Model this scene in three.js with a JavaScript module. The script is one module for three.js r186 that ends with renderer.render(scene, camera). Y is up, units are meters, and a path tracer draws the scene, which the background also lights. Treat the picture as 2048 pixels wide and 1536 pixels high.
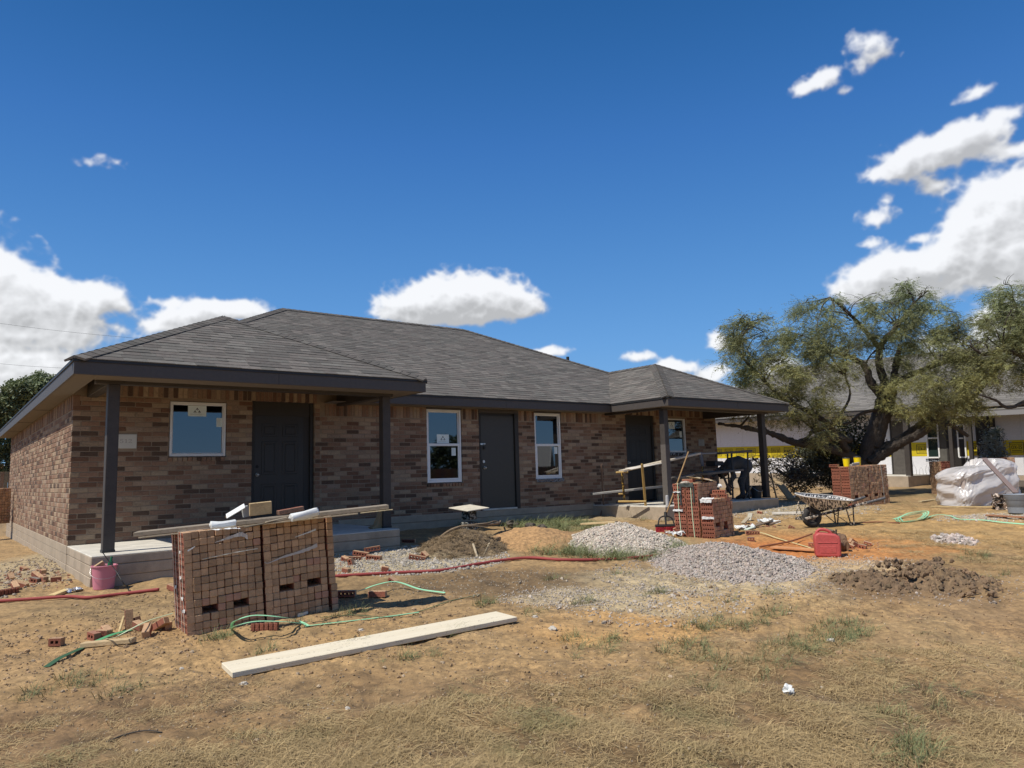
import * as THREE from 'three';
import { mergeGeometries, mergeVertices } from 'three/addons/utils/BufferGeometryUtils.js';
import { MarchingCubes } from 'three/addons/objects/MarchingCubes.js';
import { createNoise2D, createNoise3D } from 'simplex-noise';

// ---------------------------------------------------------------- camera
const scene = new THREE.Scene();
const CAM = {p:[-1.58350,0.89731,13.14098],r:[0.79150,-0.02856,0.61051],u:[-0.05126,0.99229,0.11288],f:[0.60902,0.12064,-0.78393],fov:55.072};
const V = (x, y, z) => new THREE.Vector3(x, y, z);
const camera = new THREE.PerspectiveCamera(CAM.fov, 4 / 3, 0.1, 2000);
camera.position.set(...CAM.p);
camera.quaternion.setFromRotationMatrix(new THREE.Matrix4().makeBasis(V(...CAM.r), V(...CAM.u), V(...CAM.f).negate()));
const renderer = new THREE.WebGLRenderer({ antialias: true });
renderer.toneMapping = THREE.LinearToneMapping;
renderer.toneMappingExposure = 1.0;
renderer.shadowMap.enabled = true;
const SUN_EL = 63.5 * Math.PI / 180, SUN = V(-Math.cos(SUN_EL), Math.sin(SUN_EL), -0.012).normalize();
const sun = new THREE.DirectionalLight(new THREE.Color(1.0, 0.945, 0.85), 4.9);
sun.position.copy(SUN).multiplyScalar(60); sun.target.position.set(8, 0, 2);
sun.castShadow = true; sun.shadow.mapSize.set(4096, 4096);
Object.assign(sun.shadow.camera, { left: -40, right: 40, top: 40, bottom: -40, near: 1, far: 160 });
scene.add(sun, sun.target);

// ---------------------------------------------------------------- chance and noise
function RNG(a) { return () => { a = (a + 0x6d2b79f5) | 0; let t = Math.imul(a ^ (a >>> 15), 1 | a); t = (t + Math.imul(t ^ (t >>> 7), 61 | t)) ^ t; return ((t ^ (t >>> 14)) >>> 0) / 4294967296; }; }
const rnd = RNG(7);
const rr = (a, b, r = rnd) => a + (b - a) * r();
const n2 = createNoise2D(RNG(11)), n3 = createNoise3D(RNG(12));
const fbm2 = (x, y, o = 4) => { let s = 0, a = 0.5; for (let i = 0; i < o; i++) { s += a * n2(x, y); x = x * 2.03 + 17.3; y = y * 2.03 + 5.1; a *= 0.5; } return s; };
const sst = (a, b, x) => { const t = Math.min(1, Math.max(0, (x - a) / (b - a))); return t * t * (3 - 2 * t); };
const mix = (a, b, t) => a + (b - a) * t;
const clamp = (x, a, b) => Math.min(b, Math.max(a, x));

// ---------------------------------------------------------------- sky: air and cumulus, by azimuth and height (degrees)
const CLOUDS = [ // [azimuth, height, radius across, radius up, strength]
  // long cumulus above the roof ridge
  [-59.638,12.964,3.3,1.7,1],[-56.671,14.097,3.2,1.7,1],[-53.911,13.481,3.6,1.9,1],[-51.149,12.831,2.0,1.0,.9],[-56.906,12.183,4.6,.9,.9],
  // bank on the left
  [-87.516,13.073,2.2,2.0,1],[-85.571,12.428,2.3,1.7,1],[-83.709,12.187,2.0,1.4,.95],[-81.642,12.475,2.0,1.3,1],[-86.314,10.479,4,1.6,.8],[-83.192,10.135,3.4,1.4,.7],[-85.64,7.606,5,1.8,.8],[-77.356,11.06,2.0,1.0,.85],[-75.059,12.04,2.6,1.2,1],[-72.662,12.38,2.0,.85,.9],[-77.724,12.682,1.2,.4,.5],[-90.596,12.832,5,4,1],[-91.366,9.088,6,5,1],[-86.651,5.942,4,1.5,.8],
  // great cloud on the right
  [-17.887,15.89,2.6,2.2,1],[-16.067,16.276,3.2,2.6,1],[-19.163,14.375,2.6,1.6,.95],[-16.84,13.922,3,2,.9],[-21.44,13.461,2.4,1.0,.7],[-24.235,13.055,3.4,1.6,1],[-26.228,12.122,2.2,1.2,1],[-22.194,11.732,3,1.2,.8],[-16.172,12.524,4,2,.9],[-13.775,13.29,6,4,1],
  // upper bright cloud
  [-22.205,20.044,2.4,1.4,.95],[-20.193,20.393,2.4,1.5,.95],[-18.398,20.741,2.2,1.3,.9],[-21.155,18.194,1.3,.8,.7],[-23.965,19.756,1.5,.6,.7],[-16.287,19.427,1.6,.6,.6],
  // small scraps
  [-24.47,28.149,1.15,.85,.72],[-23.48,27.201,1.0,.75,.66],[-24.858,26.92,.8,.8,.55],[-27.764,26.399,1.35,.6,.62],[-27.138,26.807,.8,.5,.5],[-28.906,26.148,.8,.45,.5],[-26.199,25.525,.5,.3,.3],[-18.27,23.384,1.1,.6,.5],[-16.591,21.796,1,.7,.5],[-24.7,16.883,1.2,.8,.5],[-24.126,17.957,.6,.4,.4],[-25.392,15.19,.9,.4,.45],[-22.358,15.023,.8,.4,.45],
  [-82.433,21.399,1.4,.35,.28],[-81.676,21.781,1,.3,.25],
  // low on the horizon, right of the ridge
  [-49.293,9.286,1.7,.55,.9],[-36.107,9.318,.9,.9,.9],[-42.136,8.572,1.3,.5,.75],[-39.909,7.682,2,.7,.9],[-36.983,6.938,1.6,.8,.9],[-35.987,5.377,1.4,.9,.8],[-31.987,6.968,2,1.2,.7],[-17.858,8.952,1.8,1.4,.9],[-18.578,7.09,2.6,1.4,.7],[-21.647,7.773,1.6,1,.5],
];
{ const r = RNG(31); // fair weather cumulus goes on all round
  for (let i = 0; i < 46; i++) {
    const az = -180 + 360 * i / 46 + rr(-3, 3, r), el = rr(6, 34, r);
    const d = ((az - (-52) + 540) % 360) - 180;
    if (Math.abs(d) < 44) continue;
    for (let k = 0; k < 4; k++) CLOUDS.push([az + rr(-4, 4, r), el + rr(-1.2, 1.2, r), rr(2, 4, r), rr(.9, 1.8, r), rr(.6, 1, r)]);
  }
}
{
  const W = 4096, H = 2048, data = new Float32Array(W * H * 4), dens = new Float32Array(W * H), D = Math.PI / 180;
  const cn = createNoise3D(RNG(77));
  const row = (el) => Math.floor((el / 180 + 0.5) * H), col = (az) => Math.floor((az / 360 + 0.5) * W);
  for (const [az, el, rx, ry, k] of CLOUDS) {
    const ce = Math.cos(el * D), m = 1.42;
    for (let y = Math.max(row(el - ry * m), H / 2); y <= Math.min(row(el + ry * m), H - 1); y++) {
      const e = ((y + 0.5) / H - 0.5) * 180;
      for (let x = col(az - rx * m / ce); x <= col(az + rx * m / ce); x++) {
        const a = ((x + 0.5) / W - 0.5) * 360, xx = ((x % W) + W) % W;
        let dy = (e - el) / ry; if (dy < 0) dy *= 1.25;
        const q = Math.hypot((a - az) * ce / rx, dy) / m;
        if (q < 1) { const v = k * (1 - q * q) ** 2, i = y * W + xx; dens[i] = 1 - (1 - dens[i]) * (1 - 0.92 * v); }
      }
    }
  }
  const cover = new Float32Array(W * H);
  for (let y = H / 2; y < H; y++) {
    const el = ((y + 0.5) / H - 0.5) * 180 * D;
    for (let x = 0; x < W; x++) {
      const i = y * W + x; if (dens[i] < 0.012) continue;
      const az = ((x + 0.5) / W - 0.5) * 2 * Math.PI;
      let px = Math.cos(az) * Math.cos(el) * 18, py = Math.sin(el) * 22, pz = Math.sin(az) * Math.cos(el) * 18, s = 0, amp = 0.5;
      for (let o = 0; o < 6; o++) { const v = cn(px, py, pz); s += amp * (o < 4 ? 1 - 2 * Math.abs(v) : v * .8); px = px * 2.05 + 3.1; py = py * 2.05 + 1.7; pz = pz * 2.05 + 9.2; amp *= 0.54; }
      cover[i] = dens[i] + s * 0.40 * (1 - dens[i] * 0.30) - 0.085;
    }
  }
  const AIR = [[.32, .55, .82], [.145, .365, .735], [.048, .18, .50], [.024, .122, .36], [.014, .07, .245]];
  const dn = (x, y) => dens[clamp(y, 0, H - 1) * W + ((x + W) % W)];
  const at = (x, y) => cover[clamp(y, 0, H - 1) * W + ((x + W) % W)];
  for (let y = 0; y < H; y++) {
    const el = ((y + 0.5) / H - 0.5) * 180, up = Math.max(0, Math.sin(el * D));
    for (let x = 0; x < W; x++) {
      const i = y * W + x, az = ((x + 0.5) / W - 0.5) * 360;
      const dx = Math.cos(az * D) * Math.cos(el * D), dz = Math.sin(az * D) * Math.cos(el * D);
      const c = dx * SUN.x + Math.sin(el * D) * SUN.y + dz * SUN.z, glow = Math.pow(Math.max(0, c), 6);
      const K = AIR, k = up < .17 ? 0 : up < .42 ? 1 : up < .56 ? 2 : 3, u0 = [0, .17, .42, .56][k], u1 = [.17, .42, .56, 1][k], tt = (up - u0) / (u1 - u0);
      let [r, g, b] = [0, 1, 2].map((q) => Math.exp(mix(Math.log(K[k][q]), Math.log(K[k + 1][q]), tt)) + glow * [.10, .12, .13][q]);
      if (y < H / 2) { r = .30; g = .24; b = .16; }
      else {
        const v = cover[i];
        if (v > 0.1) {
          const a = Math.pow(sst(0.08, 0.56, v), 1.15) * 0.97;
          const big = dn(x, y - 16) - dn(x - 6, y + 16), mid = v - at(x - 6, y + 10), fine = v - at(x - 2, y + 4);
          const lit = clamp(0.85 + big * 0.30 + mid * 0.34 + fine * 0.30 + (v - dens[i]) * .30, 0.56, 1.05) * (0.80 + .20 * sst(.1, .5, v));
          const low = sst(24, 3, el) * 0.05;
          r = mix(r, lit * 0.90 + low * .5, a); g = mix(g, lit * 0.915 + low * .4, a); b = mix(b, lit * 0.95, a);
        }
      }
      data[i * 4] = r; data[i * 4 + 1] = g; data[i * 4 + 2] = b; data[i * 4 + 3] = 1;
    }
  }
  const sky = new THREE.DataTexture(data, W, H, THREE.RGBAFormat, THREE.FloatType);
  sky.mapping = THREE.EquirectangularReflectionMapping; sky.magFilter = THREE.LinearFilter; sky.needsUpdate = true;
  scene.background = sky; scene.environment = sky;
}

// ---------------------------------------------------------------- textures
function tex(n, f, srgb = false, rep = 1) { // f(u, v) -> [r, g, b] in 0..1, on a torus so that it repeats without a seam
  const d = new Uint8Array(n * n * 4);
  for (let y = 0; y < n; y++) for (let x = 0; x < n; x++) { const c = f(x / n, y / n), i = (y * n + x) * 4; for (let k = 0; k < 3; k++) d[i + k] = clamp(Math.round(c[k] * 255), 0, 255); d[i + 3] = 255; }
  const t = new THREE.DataTexture(d, n, n); t.wrapS = t.wrapT = THREE.RepeatWrapping; t.magFilter = THREE.LinearFilter;
  if (srgb) t.colorSpace = THREE.SRGBColorSpace;
  t.repeat.set(rep, rep); t.needsUpdate = true; return t;
}
const tor = (() => { const a = createNoise3D(RNG(51)), T = 2 * Math.PI; // noise that repeats in u and v, built of blended shifts
  return (u, v, f, s = 0) => { const p = (x, y) => a(x * f, y * f, s * 7.7); const bu = u, bv = v;
    return (p(u, v) * (1 - bu) * (1 - bv) + p(u - 1, v) * bu * (1 - bv) + p(u, v - 1) * (1 - bu) * bv + p(u - 1, v - 1) * bu * bv) * 1.25; }; })();
const torf = (u, v, f, o, s = 0) => { let r = 0, a = 0.5; for (let i = 0; i < o; i++) { r += a * tor(u, v, f, s + i); f *= 2; a *= 0.55; } return r; };
const grey = (x) => [x, x, x];
const T = {
  brick: tex(512, (u, v) => { const m = 0.86 + 0.22 * torf(u, v, 9, 4, 1) + 0.16 * tor(u, v, 90, 3), k = tor(u, v, 46, 5) > 0.62 ? 0.55 : 1, w = tor(u, v, 30, 8) > 0.66 ? 1.18 : 1; return [m * k * w * .92, m * k * w * .9, m * k * w * .89]; }, false, 2),
  brickBump: tex(512, (u, v) => grey(0.5 + 0.3 * torf(u, v, 26, 4, 9) - (tor(u, v, 46, 5) > 0.62 ? .25 : 0)), false, 2),
  grit: tex(512, (u, v) => grey(0.5 + 0.42 * torf(u, v, 30, 5, 21)), false, 1),
  conc: tex(512, (u, v) => { const m = 0.84 + 0.25 * torf(u, v, 4, 5, 31) + 0.07 * tor(u, v, 80, 33); return [m, m * .99, m * .97]; }, false, .7),
  wood: tex(512, (u, v) => { const g = torf(u * .25 + .3, v, 60, 3, 41) * .22 + .12 * tor(u, v, 5, 42) + (Math.abs(tor(u * .2, v, 26, 44)) < .07 ? -.16 : 0), m = .88 + g; return [m, m * .985, m * .96]; }, false, 1.3),
  paint: tex(256, (u, v) => grey(0.93 + 0.1 * torf(u, v, 12, 4, 61)), false, 1),
  shingle: tex(512, (u, v) => { const m = 0.84 + 0.3 * tor(u, v, 120, 71) + 0.2 * tor(u, v, 60, 72) + .12 * tor(u, v, 6, 73); return [m, m * .985, m * .97]; }, false, 1.6),
  bark: tex(512, (u, v) => { const m = .8 + .5 * torf(u, v * .3, 34, 4, 81); return [m, m * .97, m * .93]; }, false, 1),
  barkBump: tex(512, (u, v) => grey(.5 + .5 * torf(u, v * .3, 34, 4, 81)), false, 1),
  splat: tex(512, (u, v) => { const s = torf(u, v, 12, 5, 91); const w = s > .12 ? 1 : s > .04 ? .55 : .0; return grey(w * .9 + .08 + .05 * tor(u, v, 60, 92)); }, false, 1),
};
function std(o) { const m = new THREE.MeshStandardMaterial({ roughness: 0.9, ...o }); return m; }
const lin = (r, g, b) => new THREE.Color().setRGB(r, g, b);
const vc = (m) => { m.vertexColors = true; return m; };
const M = {
  brick: vc(std({ map: T.brick, bumpMap: T.brickBump, bumpScale: 0.004 })),
  mortar: std({ color: lin(.31, .235, .165), map: T.conc, bumpMap: T.grit, bumpScale: .003 }),
  shingle: vc(std({ map: T.shingle, roughness: .95, bumpMap: T.shingle, bumpScale: .002 })),
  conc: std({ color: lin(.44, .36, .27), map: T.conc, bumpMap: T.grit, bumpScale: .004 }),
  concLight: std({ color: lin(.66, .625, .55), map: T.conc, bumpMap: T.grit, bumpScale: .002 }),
  trim: std({ color: lin(.078, .065, .056), map: T.paint, roughness: .55 }),
  postP: std({ color: lin(.060, .050, .043), map: T.wood, roughness: .6 }),
  soffit: std({ color: lin(.19, .16, .135), map: T.paint }),
  doorM: std({ color: lin(.026, .022, .018), roughness: .45 }),
  doorF: std({ color: lin(.034, .029, .024), map: T.paint, roughness: .6 }),
  vinyl: std({ color: lin(.78, .78, .76), roughness: .4 }),
  steel: std({ color: lin(.6, .58, .55), metalness: 1, roughness: .35 }),
  dark: std({ color: lin(.018, .017, .016) }),
  inside: std({ color: lin(.07, .065, .06) }),
  glass: new THREE.MeshPhysicalMaterial({ color: lin(.12, .15, .16), transmission: 1, thickness: 0, roughness: .02, ior: 2.15 }),
  paper: std({ color: lin(.72, .73, .71), map: T.paint, roughness: .9, side: THREE.DoubleSide }),
  pine: vc(std({ map: T.wood, bumpMap: T.wood, bumpScale: .002 })),
  tan: std({ color: lin(.46, .36, .22), map: T.paint, side: THREE.DoubleSide }),
  metalDark: std({ color: lin(.03, .03, .03), roughness: .5, metalness: .3 }),
  vcol: vc(std({ roughness: .85 })),
  vsoft: vc(std({ roughness: .95, map: T.paint })),
};

// ---------------------------------------------------------------- names, labels, groups
const counts = {};
const numbered = (n) => { const k = counts[n] = (counts[n] ?? -1) + 1; return k ? n + '_' + String(k).padStart(3, '0') : n; };
function tag(o, label, category, group, kind) { o.userData = { label, category }; if (group) o.userData.group = group; if (kind) o.userData.kind = kind; return o; }
function thing(name, label, category, p = [0, 0, 0], turn = 0, group) { const g = new THREE.Group(); g.name = numbered(name); g.position.set(...p); g.rotation.y = turn; scene.add(g); return tag(g, label, category, group); }
function mesh(name, geo, mat, parent = scene) { const m = new THREE.Mesh(geo, mat); m.name = parent === scene ? numbered(name) : name; m.castShadow = m.receiveShadow = true; parent.add(m); return m; }
const stuff = (o) => { o.userData.kind = 'stuff'; return o; };
const struct = (o) => { o.userData.kind = 'structure'; return o; };

// ---------------------------------------------------------------- shapes
// a box with chamfered edges; uv in metres by face, shifted by (uo, vo)
function cbox(w, h, d, b = 0.004, uo = 0, vo = 0) {
  const X = w / 2, Y = h / 2, Z = d / 2; b = Math.min(b, X * .8, Y * .8, Z * .8);
  const pos = [], uv = [];
  const quad = (A, B, C, D2) => { for (const q of [A, B, C, A, C, D2]) pos.push(...q); };
  const s3 = [[1, 0], [-1, 0]];
  const tri = (A, B, C) => pos.push(...A, ...B, ...C);
  const f = (sx, sy, sz, ax) => [sx * (ax === 0 ? X : X - b), sy * (ax === 1 ? Y : Y - b), sz * (ax === 2 ? Z : Z - b)];
  for (const s of [1, -1]) {
    const o = (A, B, C, D2) => s > 0 ? quad(A, B, C, D2) : quad(D2, C, B, A);
    o(f(s, -1, 1, 0), f(s, -1, -1, 0), f(s, 1, -1, 0), f(s, 1, 1, 0));
    o(f(-1, s, 1, 1), f(1, s, 1, 1), f(1, s, -1, 1), f(-1, s, -1, 1));
    o(f(-1, -1, s, 2), f(1, -1, s, 2), f(1, 1, s, 2), f(-1, 1, s, 2));
    for (const t of [1, -1]) {
      const q = (A, B, C, D2) => s * t > 0 ? quad(A, B, C, D2) : quad(D2, C, B, A);
      q(f(s, t, 1, 0), f(s, t, -1, 0), f(s, t, -1, 1), f(s, t, 1, 1));
      q(f(-1, s, t, 1), f(-1, s, t, 2), f(1, s, t, 2), f(1, s, t, 1)); // edges along x
      q(f(s, -1, t, 2), f(s, -1, t, 0), f(s, 1, t, 0), f(s, 1, t, 2));
      for (const r of [1, -1]) { const A = f(s, t, r, 0), B = f(s, t, r, 1), C = f(s, t, r, 2); s * t * r > 0 ? tri(A, B, C) : tri(A, C, B); }
    }
  }
  const g = new THREE.BufferGeometry(); g.setAttribute('position', new THREE.Float32BufferAttribute(pos, 3)); g.computeVertexNormals();
  boxUV(g, uo, vo); return g;
}
function boxUV(g, uo = 0, vo = 0) { // uv in metres, along the side each face looks to
  if (g.index) { const k = g.toNonIndexed(); g.index = null; g.attributes = k.attributes; }
  const p = g.attributes.position, uv = new Float32Array(p.count * 2), A = V(), B = V(), C = V(), N = V();
  for (let i = 0; i < p.count; i += 3) {
    A.fromBufferAttribute(p, i); B.fromBufferAttribute(p, i + 1); C.fromBufferAttribute(p, i + 2);
    N.copy(B).sub(A).cross(C.clone().sub(A)); const x = Math.abs(N.x), y = Math.abs(N.y), z = Math.abs(N.z);
    [A, B, C].forEach((q, k) => { const [u, v] = x >= y && x >= z ? [q.z, q.y] : y >= z ? [q.x, q.z] : [q.x, q.y]; uv[(i + k) * 2] = u + uo; uv[(i + k) * 2 + 1] = v + vo; });
  }
  g.setAttribute('uv', new THREE.BufferAttribute(uv, 2)); return g;
}
function paint(g, c) { const n = g.attributes.position.count, a = new Float32Array(n * 3); for (let i = 0; i < n; i++) a.set(c, i * 3); g.setAttribute('color', new THREE.BufferAttribute(a, 3)); return g; }
const place = (g, x, y, z, rx = 0, ry = 0, rz = 0, s = 1) => g.applyMatrix4(new THREE.Matrix4().compose(V(x, y, z), new THREE.Quaternion().setFromEuler(new THREE.Euler(rx, ry, rz, 'YXZ')), typeof s === 'number' ? V(s, s, s) : V(...s)));
const flat = (g) => (g.index ? g.toNonIndexed() : g);
function join(list) { return mergeGeometries(list.map((g) => { g = flat(g); for (const k of Object.keys(g.attributes)) if (!['position', 'normal', 'uv', 'color'].includes(k)) g.deleteAttribute(k); return g; })); }
const bx = (x0, x1, y0, y1, z0, z1, b = 0.004) => place(cbox(x1 - x0, y1 - y0, z1 - z0, b, x0 * .7, y0 * .3 + z0), (x0 + x1) / 2, (y0 + y1) / 2, (z0 + z1) / 2);
// a bar of rectangular section from A to B; 'up' gives the side of height h
function bar(A, B, w, h, b = 0.003, up = V(0, 1, 0)) {
  A = Array.isArray(A) ? V(...A) : A; B = Array.isArray(B) ? V(...B) : B;
  const d = B.clone().sub(A), L = d.length(), x = d.normalize(), z = x.clone().cross(up).normalize(), y = z.clone().cross(x), g = cbox(L, h, w, b, A.x, A.y + A.z);
  return g.applyMatrix4(new THREE.Matrix4().makeBasis(x, y, z).setPosition(A.clone().add(B).multiplyScalar(.5)));
}
function tube(pts, r, seg = 24, rad = 7, r1 = r) { // round, tapering from r to r1
  const c = new THREE.CatmullRomCurve3(pts.map((p) => Array.isArray(p) ? V(...p) : p)), fr = c.computeFrenetFrames(seg), pos = [], uv = [], idx = [], L = c.getLength();
  for (let i = 0; i <= seg; i++) {
    const t = i / seg, p = c.getPointAt(t), R = mix(r, r1, t);
    for (let k = 0; k <= rad; k++) { const a = k / rad * 2 * Math.PI, q = p.clone().addScaledVector(fr.normals[i], Math.cos(a) * R).addScaledVector(fr.binormals[i], Math.sin(a) * R); pos.push(q.x, q.y, q.z); uv.push(k / rad * R * 6.28, t * L); }
  }
  for (let i = 0; i < seg; i++) for (let k = 0; k < rad; k++) { const a = i * (rad + 1) + k, b = a + rad + 1; idx.push(a, a + 1, b, b, a + 1, b + 1); }
  for (const [e, s] of [[0, 1], [seg, -1]]) { const m = pos.length / 3, p = c.getPointAt(e / seg); pos.push(p.x, p.y, p.z); uv.push(0, 0); for (let k = 0; k < rad; k++) { const a = e * (rad + 1) + k; s > 0 ? idx.push(m, a + 1, a) : idx.push(m, a, a + 1); } }
  const g = new THREE.BufferGeometry(); g.setAttribute('position', new THREE.Float32BufferAttribute(pos, 3)); g.setAttribute('uv', new THREE.Float32BufferAttribute(uv, 2)); g.setIndex(idx); g.computeVertexNormals(); return g;
}
// a flat strap along a line, with its width turned about
function ribbon(pts, w, seg = 40, th = 0.0015, twist = 0, side = V(0, 1, 0)) {
  const c = new THREE.CatmullRomCurve3(pts.map((p) => V(...p))), pos = [], uv = [], idx = [];
  for (let i = 0; i <= seg; i++) {
    const t = i / seg, p = c.getPointAt(t), d = c.getTangentAt(t), s = d.clone().cross(side).normalize().applyAxisAngle(d, twist * t), n = s.clone().cross(d).normalize();
    for (const [a, b] of [[-1, -1], [1, -1], [1, 1], [-1, 1]]) { const q = p.clone().addScaledVector(s, a * w / 2).addScaledVector(n, b * th); pos.push(q.x, q.y, q.z); uv.push(a * w / 2, t); }
  }
  for (let i = 0; i < seg; i++) for (let k = 0; k < 4; k++) { const a = i * 4 + k, b = i * 4 + (k + 1) % 4; idx.push(a, b, a + 4, a + 4, b, b + 4); }
  idx.push(0, 2, 1, 0, 3, 2); const e = seg * 4; idx.push(e, e + 1, e + 2, e, e + 2, e + 3);
  const g = new THREE.BufferGeometry(); g.setAttribute('position', new THREE.Float32BufferAttribute(pos, 3)); g.setAttribute('uv', new THREE.Float32BufferAttribute(uv, 2)); g.setIndex(idx); const f = g.toNonIndexed(); f.computeVertexNormals(); return f;
}
function rough(g, amp, freq, seed = 0) { // pushes the surface in and out
  const p = g.attributes.position; for (let i = 0; i < p.count; i++) { const x = p.getX(i), y = p.getY(i), z = p.getZ(i); p.setXYZ(i, x + amp * n3(x * freq + seed, y * freq, z * freq), y + amp * n3(x * freq, y * freq + seed + 9, z * freq), z + amp * n3(x * freq, y * freq, z * freq + seed + 5)); }
  g.computeVertexNormals(); return g;
}
function prism(pts, d, bev = 0.003) { const s = new THREE.Shape(); pts.forEach(([x, y], i) => i ? s.lineTo(x, y) : s.moveTo(x, y)); return boxUV(new THREE.ExtrudeGeometry(s, { depth: d, bevelEnabled: bev > 0, bevelThickness: bev, bevelSize: bev, bevelSegments: 1, curveSegments: 12 })); }
function lathe(pts, seg = 28) { return new THREE.LatheGeometry(pts.map(([x, y]) => new THREE.Vector2(x, y)), seg); }
const yawTo = (dx, dz) => Math.atan2(-dz, dx); // turn about y that takes +x to (dx, dz)

// ---------------------------------------------------------------- the lie of the land
const LAND = [[0,-15,-0.2057],[0,-9,0.0963],[0,-5.5,-0.0745],[0,0,0.0998],[0,2.26,-0.1308],[2.2,2.26,0.0658],[4.45,2.26,0.1119],[6.4,0,-0.0438],[8.74,0,0.3014],[11,2.3,-0.1185],[13.7,2.3,0.3114],[15.3,2.3,0.3518],[0.33,5.6,-0.2937],[1.7,5.9,0.0801],[9.2,4,-0.5054],[12.26,4.96,-0.4933],[8,7.7,0.2425],[14.5,7.7,0.4943],[17,3,-0.0530],[18,5.2,-0.3923],[24,1,0.0684],[24,-6,0.1499],[24,8,0.2251],[-1.6,13.1,0.1456],[0.12,7.4,-0.1914],[2.7,7.5,0.3832],[4,11.5,-0.6289],[6,9.5,0.1821],[-5,2,-0.0819],[-5,-6,-0.2631],[-4,8,-0.0241],[10,11,-0.1069],[-6,14,-0.5254],[17,-4,-0.1437],[17,-10,0.1223],[32,0,0.1985],[15,14,-0.0539],[8,-14,-0.1717]];
const land = (x, z) => { let h = -0.2; for (const [a, b, w] of LAND) h += w * Math.exp(-((a - x) ** 2 + (b - z) ** 2) / 50); return h; };
const R2 = (() => { const l = Math.hypot(CAM.r[0], CAM.r[2]); return [CAM.r[0] / l, CAM.r[2] / l]; })(), F2 = [R2[1], -R2[0]];
// an oval patch: how far (0 centre, 1 rim) a place lies from it
const oval = ([cx, cz, ra, rb], x, z) => Math.hypot(((x - cx) * R2[0] + (z - cz) * R2[1]) / ra, ((x - cx) * F2[0] + (z - cz) * F2[1]) / rb);

// ================================================================ the brick house
const BRICKC = [ // linear base colours of the clay
  [.325, .225, .165], [.300, .205, .150], [.345, .245, .18], [.255, .160, .115], [.215, .120, .085], [.330, .215, .160], [.270, .180, .135], [.15, .075, .05], [.095, .055, .04], [.335, .23, .165], [.240, .135, .095], [.29, .20, .16]];
const brickCol = (r = rnd) => { const q = r(); const c = BRICKC[q < .08 ? 8 : q < .19 ? 7 : q < .33 ? 10 : q < .45 ? 4 : Math.floor(r() * 12)], k = rr(1.2, 1.46, r); return [c[0] * k * .97, c[1] * k * 1.02, c[2] * k * .92]; };
const house = thing('brick_house', 'long new brick duplex with dark shingle hip roof and two covered porches', 'house');
const CO = .0794, BL = .254, BD = .10; // course, stretcher with its joint, depth
const fOpen = [[2.765, 3.925, -.1, 2.325], [7.68, 8.76, -.1, 2.32], [12.27, 13.38, -.1, 2.33], [1.40, 2.326, 1.33, 2.268], [6.36, 7.226, .745, 2.4], [9.25, 10.068, .745, 2.4], [13.735, 14.66, 1.33, 2.268], [.45, .92, 1.468, 1.707], [15.165, 15.43, 1.51, 1.70]];
const cut = (a, b, y0, y1, list) => { // what is left of a row of bricks between openings
  let s = [[a, b]];
  for (const [x0, x1, u0, u1] of list) if (y1 > u0 + .012 && y0 < u1 - .012) s = s.flatMap(([p, q]) => (q <= x0 || p >= x1 ? [[p, q]] : [[p, Math.min(q, x0)], [Math.max(p, x1), q]].filter(([m, n]) => n - m > .03)));
  return s;
};
const bricks = []; // {x, y, z, w, h, d, side, soldier}
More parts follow.
